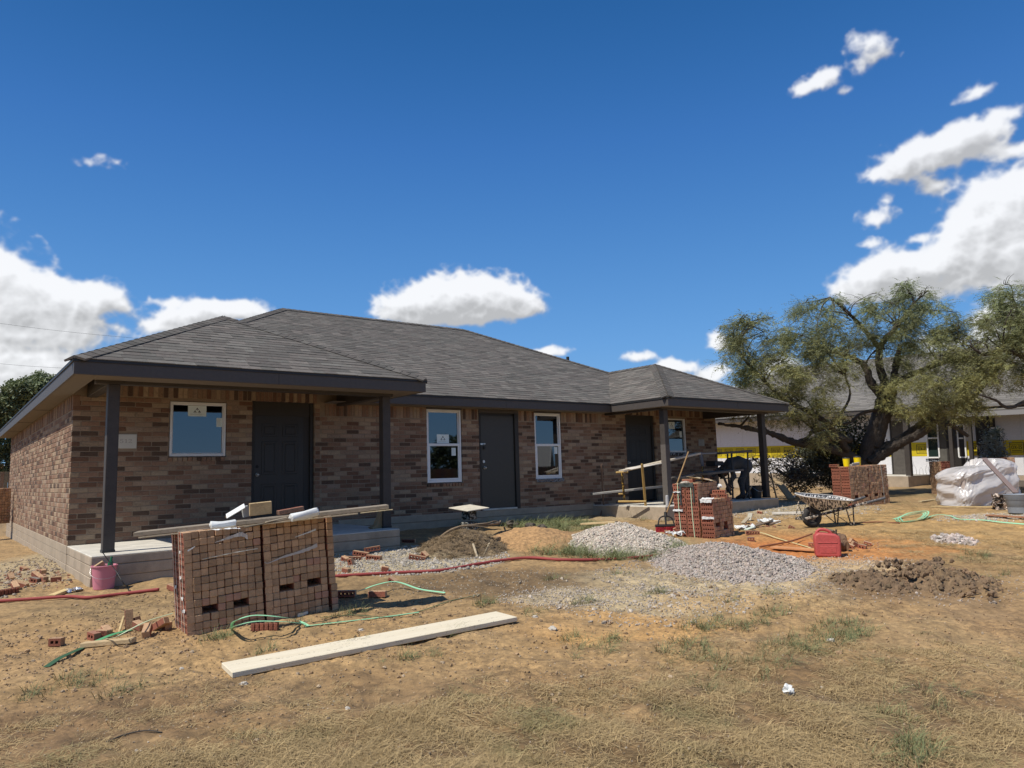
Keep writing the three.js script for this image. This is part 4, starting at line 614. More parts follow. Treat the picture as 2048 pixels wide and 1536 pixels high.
// things lying on the near pair
const onTop = (x, y, z) => { const v = V(x, y, z).applyEuler(new THREE.Euler(0, yawTo(.9995, .03), .064, 'YXZ')); return [v.x + .31, v.y - .548, v.z + 5.70]; };
const stained = vc(std({ map: T.splat, roughness: .95, bumpMap: T.splat, bumpScale: .002 }));
{
  const A = [-0.065,0.426,5.255], B = [2.166,0.591,6.12];
  const pl = thing('scaffold_plank', 'long mortar stained scaffold plank laid across the near brick bundles', 'plank', A);
  const v = V(...B).sub(V(...A)); mesh('board', paint(bar(V(0, 0, 0), v, .235, .042, .004), [.30, .25, .19]), M.pine, pl);
  mesh('mortar_crust', paint(rough(bar(v.clone().multiplyScalar(.02).add(V(0, .0, .119)), v.clone().multiplyScalar(.86).add(V(0, .0, .119)), .006, .040, .001), .002, 30), [.42, .36, .29]), stained, pl);
  mesh('end_strip', paint(bar(v.clone().multiplyScalar(.86).add(V(0, -.028, .125)), v.clone().multiplyScalar(.997).add(V(0, -.028, .125)), .03, .008, .001), [.62, .52, .33]), M.pine, pl);
  mesh('lower_strip', paint(bar(v.clone().multiplyScalar(.0).add(V(0, -.03, .12)), v.clone().multiplyScalar(.85).add(V(0, -.03, .12)), .02, .014, .002), [.46, .38, .27]), M.pine, pl);
  const roll = (u, vv, d, L, r, yaw, label) => { const g = lathe([[.001, 0], [r * .9, 0], [r, .01], [r * 1.02, L * .5], [r * .97, L - .01], [r * .82, L], [.001, L - .01]], 22); g.rotateZ(-Math.PI / 2); rough(g, .012, 14); rough(g, .006, 40, 3); const m = tag(mesh('paper_roll', boxUV(g), M.paper), label, 'paper sack'); m.position.set(...u); m.rotation.set(0, yaw, vv); return m; };
  roll([0.437,0.493,5.91], .07, 0, .23, .037, -.08, 'crumpled white paper sack on the left near bundle'); roll([1.159,0.523,6.029], .20, 0, .28, .040, .02, 'rolled white paper sack on the right near bundle');
  const flatP = tag(mesh('paper_sheet', rough(boxUV(new THREE.PlaneGeometry(.26, .09, 14, 6).rotateX(-Math.PI / 2)), .010, 16), M.paper), 'flat torn white paper under the left paper sack', 'paper'); flatP.position.set(0.528,0.464,6.015); flatP.rotation.y = .1;
  const wb = tag(mesh('wood_offcut', paint(cbox(.215, .125, .03, .004), [.56, .41, .22]), M.pine), 'square pale wood offcut standing on the long plank', 'wood block'); wb.position.set(0.97,0.623,5.707); wb.rotation.set(.15, -.12, .09);
  const wb2 = tag(mesh('grey_block', paint(cbox(.06, .11, .05, .004), [.42, .42, .40]), M.vsoft), 'small grey block leaning against the square wood offcut', 'block'); wb2.position.set(0.863,0.596,5.581); wb2.rotation.z = .2;
  const tr = tag(mesh('plastering_trowel', join([paint(place(cbox(.20, .008, .07, .002), 0, 0, 0), [.72, .72, .70]), paint(place(cbox(.04, .012, .02, .003), -.09, -.008, 0), [.3, .2, .1])]), M.vcol), 'white flat blade propped at a slant left of the wood offcut', 'trowel'); tr.position.set(0.758,0.607,5.603); tr.rotation.set(.6, -.1, .72);
  const bb = tag(mesh('brick', twoTone(cbox(.26, .045, .075, .004), 1, [.33, .19, .125], REDB()), M.brick), 'single brown brick on the plank right of the wood offcut', 'brick'); bb.position.set(1.265,0.588,5.739); bb.rotation.set(0, -.05, .13);
  const st = tag(mesh('wood_splinters', join([paint(bar([0, 0, 0], [.22, .01, .03], .03, .012), [.2, .16, .11]), paint(bar([.04, .012, .04], [.26, .03, .0], .022, .01), [.5, .42, .3]), paint(bar([-.16, -.01, .05], [.02, .0, .03], .02, .01), [.13, .11, .08])]), M.pine), 'loose wood splinters between the two paper sacks', 'wood scraps'); st.position.set(0.852,0.49,6.041); st.rotation.z = .06;
}
// right stack
const yR = 8 * Math.PI / 180, zR = V(Math.sin(yR), 0, Math.cos(yR)), oR = V(9.244,-0.335,4.88);
const sC = bundle('short part used brick bundle in front of the right porch', [oR.x, oR.y - .02, oR.z], yR, .02, 10, 10, 1, (i, j) => (j === 3 && (i === 1 || i === 2)) || ((j === 3 || j === 2) && (i === 5 || i === 6)) || (j === 9 && i > 3 && i < 6 && 0), GS, {});
const oD = oR.clone().addScaledVector(zR, -.285);
const sD = bundle('tall red brick bundle with hanging straps in front of the right porch', [oD.x, oD.y - .02, oD.z], yR, .015, 10, 14, 2, null, GS, {});
{
  for (const z of [-.13, -.40]) { mesh('strap', ribbon([[-.008, .0, z + .02], [-.01, .5, z], [-.006, .988, z]], .014, 50, .0012, 0, V(1, 0, 0)), strapMat, sD); mesh('strap', ribbon([[-.004, .99, z], [.3, .992, z], [.6, .992, z]], .014, 30, .0012, 0, V(0, 1, 0)), strapMat, sD); }
  mesh('fabric_scrap', rough(boxUV(place(new THREE.PlaneGeometry(.30, .07, 16, 6), -.016, .955, -.22, 0, -Math.PI / 2)), .008, 14), std({ color: lin(.055, .065, .06), side: THREE.DoubleSide }), sD);
  mesh('fabric_scrap', rough(boxUV(place(new THREE.PlaneGeometry(.035, .36, 3, 16), -.018, .77, -.345, 0, -Math.PI / 2)), .010, 9), std({ color: lin(.045, .05, .05), side: THREE.DoubleSide }), sD);
  mesh('fabric_scrap', rough(boxUV(place(new THREE.PlaneGeometry(.03, .30, 3, 14), -.018, .79, -.08, 0, -Math.PI / 2)), .010, 9), std({ color: lin(.05, .055, .05), side: THREE.DoubleSide }), sD);
  const guard = (t, x, y, z, w, h) => mesh('corner_guard', rough(boxUV(place(new THREE.BoxGeometry(.012, h, w, 2, 4, 14), x, y, z)), .007, 16), M.paper, t);
  guard(sD, -.014, .83, -.42, .16, .018); guard(sD, -.016, .50, -.42, .20, .035); guard(sC, -.018, .375, -.10, .23, .04);
  mesh('paper_flap', rough(boxUV(place(new THREE.BoxGeometry(.10, .006, .24, 8, 2, 12), .03, .707, -.12, 0, 0, .3)), .007, 14), M.paper, sC); mesh('paper_flap', rough(boxUV(place(new THREE.BoxGeometry(.006, .06, .22, 2, 6, 10), -.02, .672, -.12)), .007, 14), M.paper, sC);
  // bricks and card left on top
  const put = (t, x, y, z) => { const v = V(x, y, z).applyEuler(new THREE.Euler(0, yR, .02, 'YXZ')); return [t.position.x + v.x, t.position.y + v.y, t.position.z + v.z]; };
  const lb = (label, p, yaw, g) => { const m = tag(mesh('brick', g ?? HOLED[2], M.brick), label, 'brick', 'odd bricks on the right stack'); m.position.set(...p); m.rotation.y = yaw; return m; };
  lb('upper red brick on the back of the short bundle', put(sC, .50, .70 + .035 + .07, -.13), yR + .1); lb('lower red brick on the back of the short bundle', put(sC, .50, .70 + .035, -.09), yR + .02, HOLED[4]); lb('red brick lying behind the paper flap on the short bundle', put(sC, .42, .735, -.24), yR - .05, HOLED[5]);
  lb('broken red brick at the far top corner of the tall bundle', put(sD, .62, .985 + .03, -.16), yR, holed([.42, .25, .17], REDB(), .11, 2)); lb('brown brick under the card on the tall bundle', put(sD, .30, .985 + .035, -.34), yR + .5, SOLID[3]); 
  const mort = tag(mesh('mortar_pat', rough(boxUV(lathe([[.001, .035], [.04, .034], [.07, .022], [.085, .004], [.08, 0], [.001, 0]], 18)), .008, 18), std({ color: lin(.50, .44, .36), map: T.conc })), 'dried pat of mortar on the front corner of the tall bundle', 'mortar'); mort.position.set(...put(sD, .10, .985, -.30)); mort.scale.set(1.3, 1, .7);
  const card = tag(mesh('cardboard', rough(boxUV(new THREE.BoxGeometry(.52, .006, .26, 24, 1, 12)), .022, 4.5), M.tan), 'curled brown card sheet on top of the tall bundle', 'cardboard'); card.position.set(...put(sD, .38, 1.045, -.12)); card.rotation.set(.12, yR - .1, -.13);
  const wire = tag(mesh('wire_loop', tube([put(sC, .45, .88, -.1), put(sC, .52, .96, -.2), put(sC, .40, 1.02, -.3)], .003, 20, 5), M.metalDark), 'thin dark wire bent above the short bundle', 'wire');
  const wad = tag(mesh('paper_wad', rough(new THREE.IcosahedronGeometry(.035, 3), .018, 16), M.paper), 'small white paper wad on the back of the short bundle', 'paper'); wad.position.set(...put(sC, .52, .90, -.12));
}
// far bundles
{
  const y = -10 * Math.PI / 180, o = V(16.072,-0.137,3.785), x = V(Math.cos(y), 0, -Math.sin(y));
  bundle('brick bundle under the yellow cups, its holed end facing left', [o.x, o.y - .02, o.z], y, .012, 10, 14, 2, (i, j) => j === 3 && (i === 2 || i === 3 || i === 7 || i === 8), GS, { shell: true });
  const p = o.clone().addScaledVector(x, .73), sE = bundle('brick bundle at the right end behind the wheelbarrow handles', [p.x, p.y - .0, p.z], y, .012, 10, 14, 2, (i, j) => j === 3 && (i === 2 || i === 3 || i === 6 || i === 7), GS, { shell: true });
  for (const z of [.3]) mesh('strap', ribbon([[.5, .0, .006], [.49, .5, .01], [.47, .985, .006]], .014, 30, .0012, 0, V(0, 0, 1)), strapWhite, sE);
  const top = (a, b) => [o.x + Math.cos(y) * a + Math.sin(y) * b, o.y + .965 + a * .012, o.z - Math.sin(y) * a + Math.cos(y) * b];
  const canY = (c) => { const cv = document.createElement('canvas'); cv.width = 128; cv.height = 128; const g = cv.getContext('2d'); g.fillStyle = '#f2f0e6'; g.fillRect(0, 0, 128, 128); g.fillStyle = '#f0d40c'; g.fillRect(0, 48, 128, 80); g.fillStyle = '#e8c80a'; for (let i = 0; i < 9; i++) { g.beginPath(); g.arc(i * 16, 48, 9 + (i * 7) % 6, 0, 7); g.fill(); } g.fillStyle = '#8a7a10'; g.fillRect(20, 78, 34, 6); g.fillRect(84, 78, 34, 6); const t = new THREE.CanvasTexture(cv); t.colorSpace = THREE.SRGBColorSpace; return t; };
  const cm = std({ map: canY(), roughness: .35 });
  const cup = (label, p, s) => { const t = thing('insulated_cup', label, 'cup', p, 0, 'yellow cups on the far brick bundles'); t.scale.setScalar(s); mesh('cup_body', lathe([[.001, 0], [.062, 0], [.066, .01], [.082, .20], [.078, .20], [.001, .19]], 26), cm, t); mesh('lid', lathe([[.083, .198], [.084, .222], [.07, .23], [.001, .228]], 26), M.metalDark, t); mesh('handle', new THREE.TorusGeometry(.045, .012, 8, 18, Math.PI).rotateZ(-Math.PI / 2).translate(.072, .11, 0).applyMatrix4(new THREE.Matrix4().makeRotationY(.5)), M.metalDark, t); return t; };
  cup('yellow and white cup at the front left corner of the far bundles', top(.08, -.12), 1.0); cup('yellow and white cup with dark lid standing further back on the far bundles', top(.86, -.40), 1.08);
  const tool = tag(mesh('mason_tool', join([paint(bar([0, .03, 0], [.30, .05, 0], .05, .05), [.42, .38, .33]), paint(bar([.02, .07, .03], [.28, .09, .02], .03, .02), [.55, .56, .55]), paint(bar([-.2, .02, .02], [-.06, .03, .03], .04, .03), [.5, .45, .4])]), M.vsoft), 'grey mortar stained tools lying between the two yellow cups', 'tools'); tool.position.set(...top(.45, -.28)); tool.rotation.y = y;
  const lbk = tag(mesh('brick', HOLED[1], M.brick), 'red brick on the back left corner of the far bundles', 'brick'); lbk.position.set(...top(-.0, -.42)); lbk.position.y += .035; lbk.rotation.y = y;
  const q = V(21.265,0.357,4.02); bundle('shaded brick bundle seen behind the left of the wrapped pallet', [q.x, q.y - .45, q.z], .75, 0, 12, 14, 1, null, GS);
  const w = V(21.985,0.365,5.219); bundle('sunlit red brick bundle behind the right end of the wrapped pallet', [w.x, w.y - .05, w.z], -.75, 0, 3, 9, 5, null, GS); const w2 = thing('timber', 'grey timber under the sunlit bundle at the right edge', 'timber', [w.x, w.y - .24, w.z], -.75); mesh('beam', paint(place(cbox(.5, .18, 1.3, .01), .2, .09, -.6), [.22, .19, .15]), M.pine, w2);
  const l = V(-0.24,-0.018,-10.193); bundle('dark brick bundle beyond the rear corner of the side wall', [l.x - .6, l.y, l.z], .4, 0, 12, 13, 1, null, GS);
}
// loose bricks and halves on the ground
const half = (tan = TANB(), red = REDB(), L = .11) => holed(tan, red, L, 2), whole = () => HOLED[Math.floor(rnd() * 7)], plain = (L = BZ) => twoTone(cbox(BX, BY, L, .005, rnd() * 3, rnd() * 3), 0, TANB(), REDB());
const LOOSE = [ // [x, y, z], geometry, yaw, tip, lift, label
  [[-0.669,-0.519,5.161], half(), .9, 0, .035, 'red half brick standing alone at the far left of the dirt'],
  [[-0.372,-0.509,5.16], half([.40,.2,.13]), .4, .1, .035, 'broken brick at the left end of the row by the short timber'], [[-0.303,-0.505,5.135], plain(.10), 1.2, .1, .035, 'pale brick end in the row left of the green straps'],
  [[-0.26,-0.503,5.104], plain(.12), .2, .3, .04, 'tilted tan brick piece above the green straps'], [[-0.045,-0.489,4.968], whole(), .35, 1.45, .06, 'red brick on end with its holes up near the left bundle'],
  [[0.024,-0.485,4.933], half(), 1.0, 1.3, .05, 'second red brick piece beside the upright one'], [[0.004,-0.495,5.176], plain(.14), .3, .2, .04, 'tan brick behind the leaning brick'],
  [[0.012,-0.505,5.481], plain(.16), -.35, .35, .06, 'tan brick leaning on edge in front of the left bundle'], [[0.148,-0.495,5.325], plain(.2), .6, -.5, .05, 'broad tan brick leaning against its neighbour by the left bundle'], [[0.217,-0.491,5.294], half(), .2, .1, .035, 'dark brick end nearest the corner of the left bundle'],
  [[0.875,-0.496,6.147], null, yawTo(.8, .6) , 0, .035, 'red grooved brick at the foot of the right near bundle'],
  [[0.724,-0.403,3.352], plain(.14), .4, .2, .04, 'tan brick by the end of the red hose behind the left bundle'],
  [[3.283,-0.296,2.939], whole(), 1.3, .1, .03, 'red brick with holes at the back of the gravel strip'], [[3.505,-0.285,2.764], whole(), .7, .15, .06, 'red brick lying over others on the gravel strip'], [[3.768,-0.274,2.606], whole(), 1.2, -.1, .08, 'red brick at the top of the small brick heap'],
  [[3.506,-0.298,3.184], whole(), .5, .05, .03, 'red brick at the right of the small brick heap'], [[3.164,-0.299,2.941], half(), .2, .3, .03, 'broken red brick left of the small brick heap'], [[3.047,-0.317,3.386], half(), 1.0, 1.3, .04, 'red brick stub standing in the gravel strip'], [[2.738,-0.343,3.9], plain(.12), .3, .1, .03, 'dark brick stub at the near side of the gravel strip'],
  [[3.189,-0.338,4.119], plain(.10), 1, .2, .03, 'grey brick end lying near the red hose'], [[2.903,-0.373,4.866], half(), .5, .5, .02, 'chipped brick just below the red hose'], [[3.958,-0.306,3.659], whole(), .9, .2, .035, 'red brick with holes alone on the gravel strip'], [[4.112,-0.302,3.613], half(), .3, .6, .05, 'broken brick resting on the lone red brick'],
  [[2.036,-0.421,5.361], whole(), .85, .0, .035, 'shaded brick with holes behind the right near bundle'], [[2.318,-0.42,5.586], plain(.2), .8, .0, .05, 'dark block under the upper green strap'], [[4.923,-0.23,1.726], whole(), .6, 0, .035, 'red brick in shade against the porch slab'],
  [[10.085,-0.327,5.064], whole(), .8, .05, .035, 'red brick among the scraps right of the stack'], [[9.36,-0.344,5.529], half(), .7, .0, .03, 'half brick on the orange sand below the scraps'], [[11.201,-0.301,5.153], half(), .7, .5, .02, 'crumbled brick between scraps and wheelbarrow'], [[9.186,-0.358,6.75], half(), .4, .0, .04, 'small brick behind the red fuel can'],
  [[9.199,-0.361,7.342], half(), .3, .4, .03, 'brick chunk right of the fuel can'], [[9.347,-0.357,7.357], plain(.12), .9, .5, .03, 'brown brick chunk in the rubble by the fuel can'], [[9.288,-0.359,7.486], half(), .2, .2, .03, 'brick chunk at the right end of the fuel can rubble'], [[9.769,-0.347,7.091], half(), 1.2, .6, .05, 'brick chunk on top of the fuel can rubble'], [[9.644,-0.351,7.383], half(), .5, .3, .03, 'last small brick chunk of the fuel can rubble'],
  [[9.195,-0.311,3.849], half(), .5, .1, .03, 'small holed brick by the red broom'], [[9.433,-0.309,3.852], half(), .9, 1.2, .04, 'holed brick end leaning near the red broom'], [[12.499,-0.206,2.571], half(), .6, .2, .02, 'brick bits at the foot of the right porch slab'], [[13.421,-0.19,2.993], half(), .2, .2, .02, 'broken brick in front of the right porch slab'],
  [[-0.839,-0.427,1.787], null, .4, .1, .04, 'red grooved brick at the far left edge'], [[-0.666,-0.409,1.259], plain(.2), .9, .3, .04, 'broad tan brick piece in the left rubble'], [[-0.705,-0.395,0.326], half(), .3, .7, .04, 'dark brick chunk in the left rubble'], [[-0.473,-0.395,0.955], half(), .8, .2, .03, 'red brick with two holes in the left rubble'], [[-0.371,-0.391,0.976], plain(.14), .2, .0, .035, 'brown brick lying in the left rubble'], [[-0.248,-0.389,1.142], plain(.13), 1.4, .0, .035, 'square brick end in the left rubble'], [[-0.3,-0.374,0.097], half(), .1, .1, .035, 'dark half brick at the top of the left rubble'], [[-0.404,-0.384,0.495], plain(.2), .5, .4, .02, 'sunken brick in the left rubble'], [[-0.473,-0.374,-0.712], half(), .5, .3, .02, 'small dark brick bit high in the left rubble'], [[-0.741,-0.419,1.573], plain(.16), .2, .4, .04, 'grey brick slab at the front of the left rubble'],
];
const fluted = () => { const s = []; for (let i = 0; i < 6; i++) s.push(paint(place(cbox(.034, BY, BX * .8, .003), -.105 + i * .042, 0, .004), REDB())); s.push(paint(cbox(BZ, BY, BX * .6, .003), [.16, .07, .05])); return join(s); };
for (const [p, g, yaw, tip, lift, label] of LOOSE) { const m = tag(mesh('brick', g ?? fluted(), M.brick), label, 'brick'); m.position.set(p[0], ground(p[0], p[2]) + lift, p[2]); m.rotation.set(tip, yaw, tip * .3, 'YXZ'); }
{ // chips of brick no one would count
  const r = RNG(19), list = [], g = rough(new THREE.BoxGeometry(1, .7, 1.3, 2, 2, 2), .25, 1.4);
  for (const [x, y, z, n, s] of [[-0.397,-0.388,0.758,90,.03],[-0.62,-0.385,-0.238,50,.03],[0.045,-0.384,1.532,26,.025],[3.255,-0.306,3.24,40,.018],[9.429,-0.356,7.376,60,.022],[11.579,-0.276,4.221,40,.03],[12.977,-0.196,2.699,40,.02],[-0.001,-0.498,5.247,20,.016],[12.465,-0.241,3.874,20,.02],[4.296,-0.289,3.305,20,.016],[9.1,-0.358,6.506,20,.012]]) for (let i = 0; i < n; i++) { const a = r() * 6.28, q = Math.sqrt(r()), R = s * 22, px = x + Math.cos(a) * q * R, pz = z + Math.sin(a) * q * R * .8, k = s * rr(.25, 1, r), c = r() < .5 ? [.40, .22, .15] : r() < .5 ? [.36, .28, .22] : [.30, .13, .08]; if (px > -.05 && pz < 2.3 && px < 4.5) continue; list.push({ p: [px, ground(px, pz) + k * .25, pz], rx: r(), yaw: r() * 6, rz: r(), s: k, c }); }
  stuff(tag(scatter('brick_chips', g, M.stone, list), 'broken chips of brick and mortar lying among the rubble', 'brick chips'));
}

// ================================================================ tools, timber and other things in the yard
const P3 = (u) => V(...u);
const drop = (p, h = 0) => [p[0], ground(p[0], p[2]) + h, p[2]];
const board = (name, label, cat, A, B, w, h, c, opt = {}) => { const t = mesh(name, paint(bar(A, B, w, h, .004), c), opt.mat ?? M.pine); return tag(t, label, cat); };
{ // the pale plank in front
  const a = V(0.261,-0.515,6.954), b = V(2.827,-0.43,7.201), a2 = V(0.206,-0.515,7.325), b2 = V(2.697,-0.43,7.515);
  const up = b.clone().sub(a).cross(a2.clone().sub(a)).normalize(); if (up.y < 0) up.negate();
  const A = a.clone().add(a2).multiplyScalar(.5).addScaledVector(up, -.02), B = b.clone().add(b2).multiplyScalar(.5).addScaledVector(up, -.02), w = a.distanceTo(a2);
  const c = document.createElement('canvas'); c.width = 1024; c.height = 128; const g = c.getContext('2d'), r = RNG(3); g.fillStyle = '#d8cdb4'; g.fillRect(0, 0, 1024, 128);
  for (let i = 0; i < 240; i++) { g.globalAlpha = rr(.06, .3, r); g.strokeStyle = r() < .5 ? '#a8946c' : '#efe8d4'; g.lineWidth = rr(.5, 2.4, r); const y = r() * 128, x = r() * 1024; g.beginPath(); g.moveTo(x, y); g.bezierCurveTo(x + 90, y + rr(-5, 5, r), x + 180, y + rr(-5, 5, r), x + rr(120, 420, r), y + rr(-5, 5, r)); g.stroke(); }
  for (let i = 0; i < 26; i++) { const x = r() * 1024, y = r() * 128, n = 3 + r() * 16; for (let k = 0; k < n; k++) { g.globalAlpha = rr(.3, .8, r); g.fillStyle = '#6d6658'; g.beginPath(); g.ellipse(x + rr(-26, 26, r), y + rr(-9, 9, r), rr(.8, 4, r), rr(.5, 2, r), rr(-.4, .4, r), 0, 7); g.fill(); } }
  const t = new THREE.CanvasTexture(c); t.colorSpace = THREE.SRGBColorSpace; t.wrapS = t.wrapT = THREE.RepeatWrapping; t.repeat.set(1 / 2.6, 1 / .3);
  const p = tag(mesh('wood_plank', bar(A, B, w, .042, .004, up), std({ map: t, bumpMap: T.wood, bumpScale: .002, roughness: .85 })), 'pale mortar spattered plank lying in front of the near bundles', 'plank');
}
{ // pink bucket with bottle and wood
  const p = [0.13,-0.401,2.413], t = thing('bucket', 'pink plastic bucket at the corner of the left porch slab', 'bucket', p), pk = std({ color: lin(.60, .22, .28), roughness: .5 });
  mesh('bucket_body', lathe([[.001, .004], [.112, .0], [.118, .01], [.142, .275], [.152, .278], [.154, .292], [.148, .296], [.137, .285], [.112, .02], [.001, .014]], 36), pk, t);
  mesh('handle', tube([[-.153, .27, 0], [-.16, .20, .06], [-.10, .15, .125], [.0, .14, .155], [.10, .16, .125], [.16, .21, .06], [.153, .27, 0]], .0025, 30, 6), M.steel, t);
  const b = thing('bottle', 'green glass bottle standing in the pink bucket', 'bottle', [p[0] + .05, p[1] + .13, p[2] - .02]); mesh('bottle_body', lathe([[.001, 0], [.034, 0], [.036, .01], [.036, .15], [.028, .19], [.014, .225], [.0135, .265], [.001, .266]], 22), std({ color: lin(.02, .12, .04), roughness: .12 }), b); mesh('label', lathe([[.0368, .05], [.0368, .13]], 22), std({ color: lin(.25, .5, .35), metalness: .6, roughness: .35 }), b); b.rotation.z = -.12;
  const w = tag(mesh('wood_offcut', paint(cbox(.13, .16, .03, .004), [.55, .38, .21]), M.pine), 'short tan wood piece standing in the pink bucket', 'wood block'); w.position.set(p[0] - .045, p[1] + .255, p[2] + .02); w.rotation.set(.2, .3, .5);
  const c = tag(mesh('cable', tube([[0.057,0.072,2.744], [0.11,-0.015,2.772], [0.185,-0.146,2.873], [0.239,-0.275,3.024], [0.425,-0.388,2.388], [0.544,-0.38,2.282], [0.706,-0.371,2.223]], .006, 40, 6), M.metalDark), 'dark cable hanging from the left post foot to the ground', 'cable');
}
// hoses and straps
const hoseM = std({ color: lin(.30, .05, .045), roughness: .75 });
tag(mesh('hose', tube([drop([-1.218,-0.448,2.077], .02), drop([-0.941,-0.445,2.359], .025), drop([-0.657,-0.438,2.526], .025), drop([-0.277,-0.429,2.766], .03), drop([-0.103,-0.428,3.01], .025), drop([0.208,-0.416,3.044], .03), drop([0.596,-0.405,3.245], .03)], .019, 90, 10), hoseM), 'dull red layflat hose on the ground left of the bundles', 'hose');
tag(mesh('hose', tube([drop([2.284,-0.366,4.102], .02), drop([2.567,-0.36,4.222], .025), drop([3.156,-0.351,4.455], .025), drop([3.671,-0.349,4.727], .025), drop([4.375,-0.334,4.636], .028), drop([4.789,-0.33,4.66], .028), drop([5.138,-0.332,4.79], .028), drop([5.326,-0.345,5.221], .022), drop([5.835,-0.352,5.492], .02), drop([6.113,-0.355,5.612], .012), drop([6.615,-0.358,5.724], .022), drop([6.947,-0.36,5.813], .01)], .020, 120, 10), hoseM), 'dull red layflat hose running past the brush pile to the gravel', 'hose');
const gr = std({ color: lin(.09, .33, .15), roughness: .45 }), grL = std({ color: lin(.32, .66, .40), roughness: .4 }), dkG = std({ color: lin(.035, .10, .045), roughness: .6 });
const rib = (label, pts, w, m = gr, tw = 0, side) => tag(mesh('plastic_strap', ribbon(pts, w, 70, .0015, tw, side), m), label, 'strap');
rib('upper arched green plastic strap at the foot of the right near bundle', [drop([0.669,-0.492,5.813], .01), [0.577,-0.325,6.276], [0.702,-0.299,6.313], [0.935,-0.337,6.361], drop([1.227,-0.481,6.104], .03), drop([1.26,-0.485,6.242], .01)], .026, grL, .25);
rib('lower arched green plastic strap at the foot of the right near bundle', [drop([0.655,-0.495,5.873], .01), [0.57,-0.36,6.329], [0.694,-0.337,6.404], [0.907,-0.363,6.437], drop([1.239,-0.484,6.195], .02)], .022, grL, .2);
rib('bright green strap lying straight on the dirt right of the bundles', [drop([1.225,-0.486,6.231], .012), drop([1.523,-0.479,6.355], .014), drop([1.891,-0.47,6.462], .012), drop([2.259,-0.461,6.582], .03)], .030, grL, 0);
rib('green strap lying over the dark block behind the bundles', [drop([2.123,-0.406,5.044], .01), drop([2.214,-0.415,5.368], .05), drop([2.392,-0.41,5.407], .09), drop([2.626,-0.403,5.421], .09), drop([2.775,-0.41,5.729], .03), drop([2.92,-0.417,6.025], .01)], .026, grL, .3);
rib('thin dark green strap curving over the dirt behind the pale plank', [drop([1.471,-0.467,6.004], .01), drop([1.705,-0.466,6.188], .01), drop([1.972,-0.469,6.516], .01), drop([2.331,-0.454,6.48], .01), drop([2.757,-0.436,6.379], .012), drop([3.168,-0.423,6.346], .01)], .014, dkG, 0);
rib('pale strip propped on the bricks left of the bundles', [drop([-0.332,-0.517,5.433], .03), [-0.277,-0.416,5.726], [-0.154,-0.387,5.635], [-0.011,-0.366,5.494], drop([0.377,-0.468,4.853], .05)], .014, std({ color: lin(.50, .56, .36), roughness: .6 }), .4);
rib('wide green strap in the grass left of the short timber', [drop([-0.822,-0.551,5.916], .01), drop([-0.706,-0.541,5.749], .02), drop([-0.548,-0.527,5.501], .02), drop([-0.432,-0.518,5.355], .01)], .05, dkG, 0);
rib('broad green strap between the bricks and the short timber', [drop([-0.383,-0.514,5.291], .012), drop([-0.231,-0.506,5.232], .02), drop([-0.054,-0.495,5.116], .012)], .06, gr, 0);
rib('pale yellow strip lying from the scraps towards the fuel can', [drop([10.378,-0.314,4.616], .03), drop([10.156,-0.327,5.171], .04), drop([9.733,-0.342,5.803], .03), drop([9.197,-0.356,6.532], .02), drop([8.955,-0.362,6.86], .02)], .03, std({ color: lin(.66, .60, .30), roughness: .6 }), 0);
{ const g = []; for (const [k, s] of [[0, 0], [1, .4], [2, .9]]) g.push(ribbon([drop([13.372,-0.229,6.017], .02), drop([13.795,-0.213,6.067], .04 + .03 * k), drop([14.066,-0.203,6.286], .06 + .02 * k), drop([13.409,-0.226,6.476], .03), drop([12.987,-0.242,6.338], .03), drop([13.298,-0.231,6.1], .02 + .02 * k)].map(([x, y, z]) => [x + s * .05, y, z + s * .08]), .03, 60, .0015, .4)); g.push(ribbon([drop([13.519,-0.222,6.521], .02), drop([14.144,-0.199,6.584], .05), drop([14.09,-0.199,6.789], .03), drop([13.59,-0.215,7.161], .01), drop([13.516,-0.214,7.608], .02), drop([13.247,-0.221,7.941], .03), drop([13.127,-0.222,8.433], .01)], .032, 80, .0015, .5)); tag(mesh('plastic_strap', join(g), grL), 'tangle of loose green plastic straps on the dry ground at right', 'strap'); }
tag(mesh('rusty_rod', tube([drop([12.349,-0.266,5.588], .01), drop([12.772,-0.251,5.964], .012), drop([12.905,-0.245,6.375], .012)], .012, 20, 7), std({ color: lin(.20, .075, .04) })), 'thin rusty rod left of the tangled green straps', 'rod');
tag(mesh('rusty_rod', tube([drop([8.571,-0.361,6.231], .02), drop([9.346,-0.352,6.266], .04), drop([10.079,-0.338,6.231], .08)], .014, 20, 7), std({ color: lin(.26, .10, .045) })), 'rusty handle lying behind the fuel can', 'rod');
// timber lying about
board('timber', 'short pale two by four lying by the green straps at left', 'timber', drop([-0.497,-0.522,5.401], .03), drop([-0.133,-0.518,5.678], .03), .09, .04, [.56, .42, .24]);
board('wood_offcut', 'yellow board end by the silver wrapper near the pink bucket', 'wood offcut', drop([-0.433,-0.428,2.498], .02), drop([-0.232,-0.413,2.251], .03), .09, .035, [.68, .52, .25]);
board('wood_offcut', 'small upright wooden peg between bricks and green strap', 'peg', drop([-0.164,-0.501,5.154], .01), drop([-0.069,-0.486,4.835], .10), .02, .02, [.62, .47, .24]);
board('timber', 'pale board lying on top of the pale gravel heap', 'timber', drop([8.56,-0.253,2.211], .13), drop([8.702,-0.285,3.031], .20), .10, .038, [.64, .50, .28]);
board('timber', 'dark board leaning on the left side of the pale gravel heap', 'timber', drop([6.944,-0.296,3.565], .02), drop([7.611,-0.288,3.212], .10), .06, .03, [.22, .17, .10]);
board('timber', 'pale board half buried at the right edge of the sand mound', 'timber', drop([6.719,-0.288,3.383], .05), drop([6.812,-0.301,3.737], .03), .05, .03, [.60, .45, .24]);
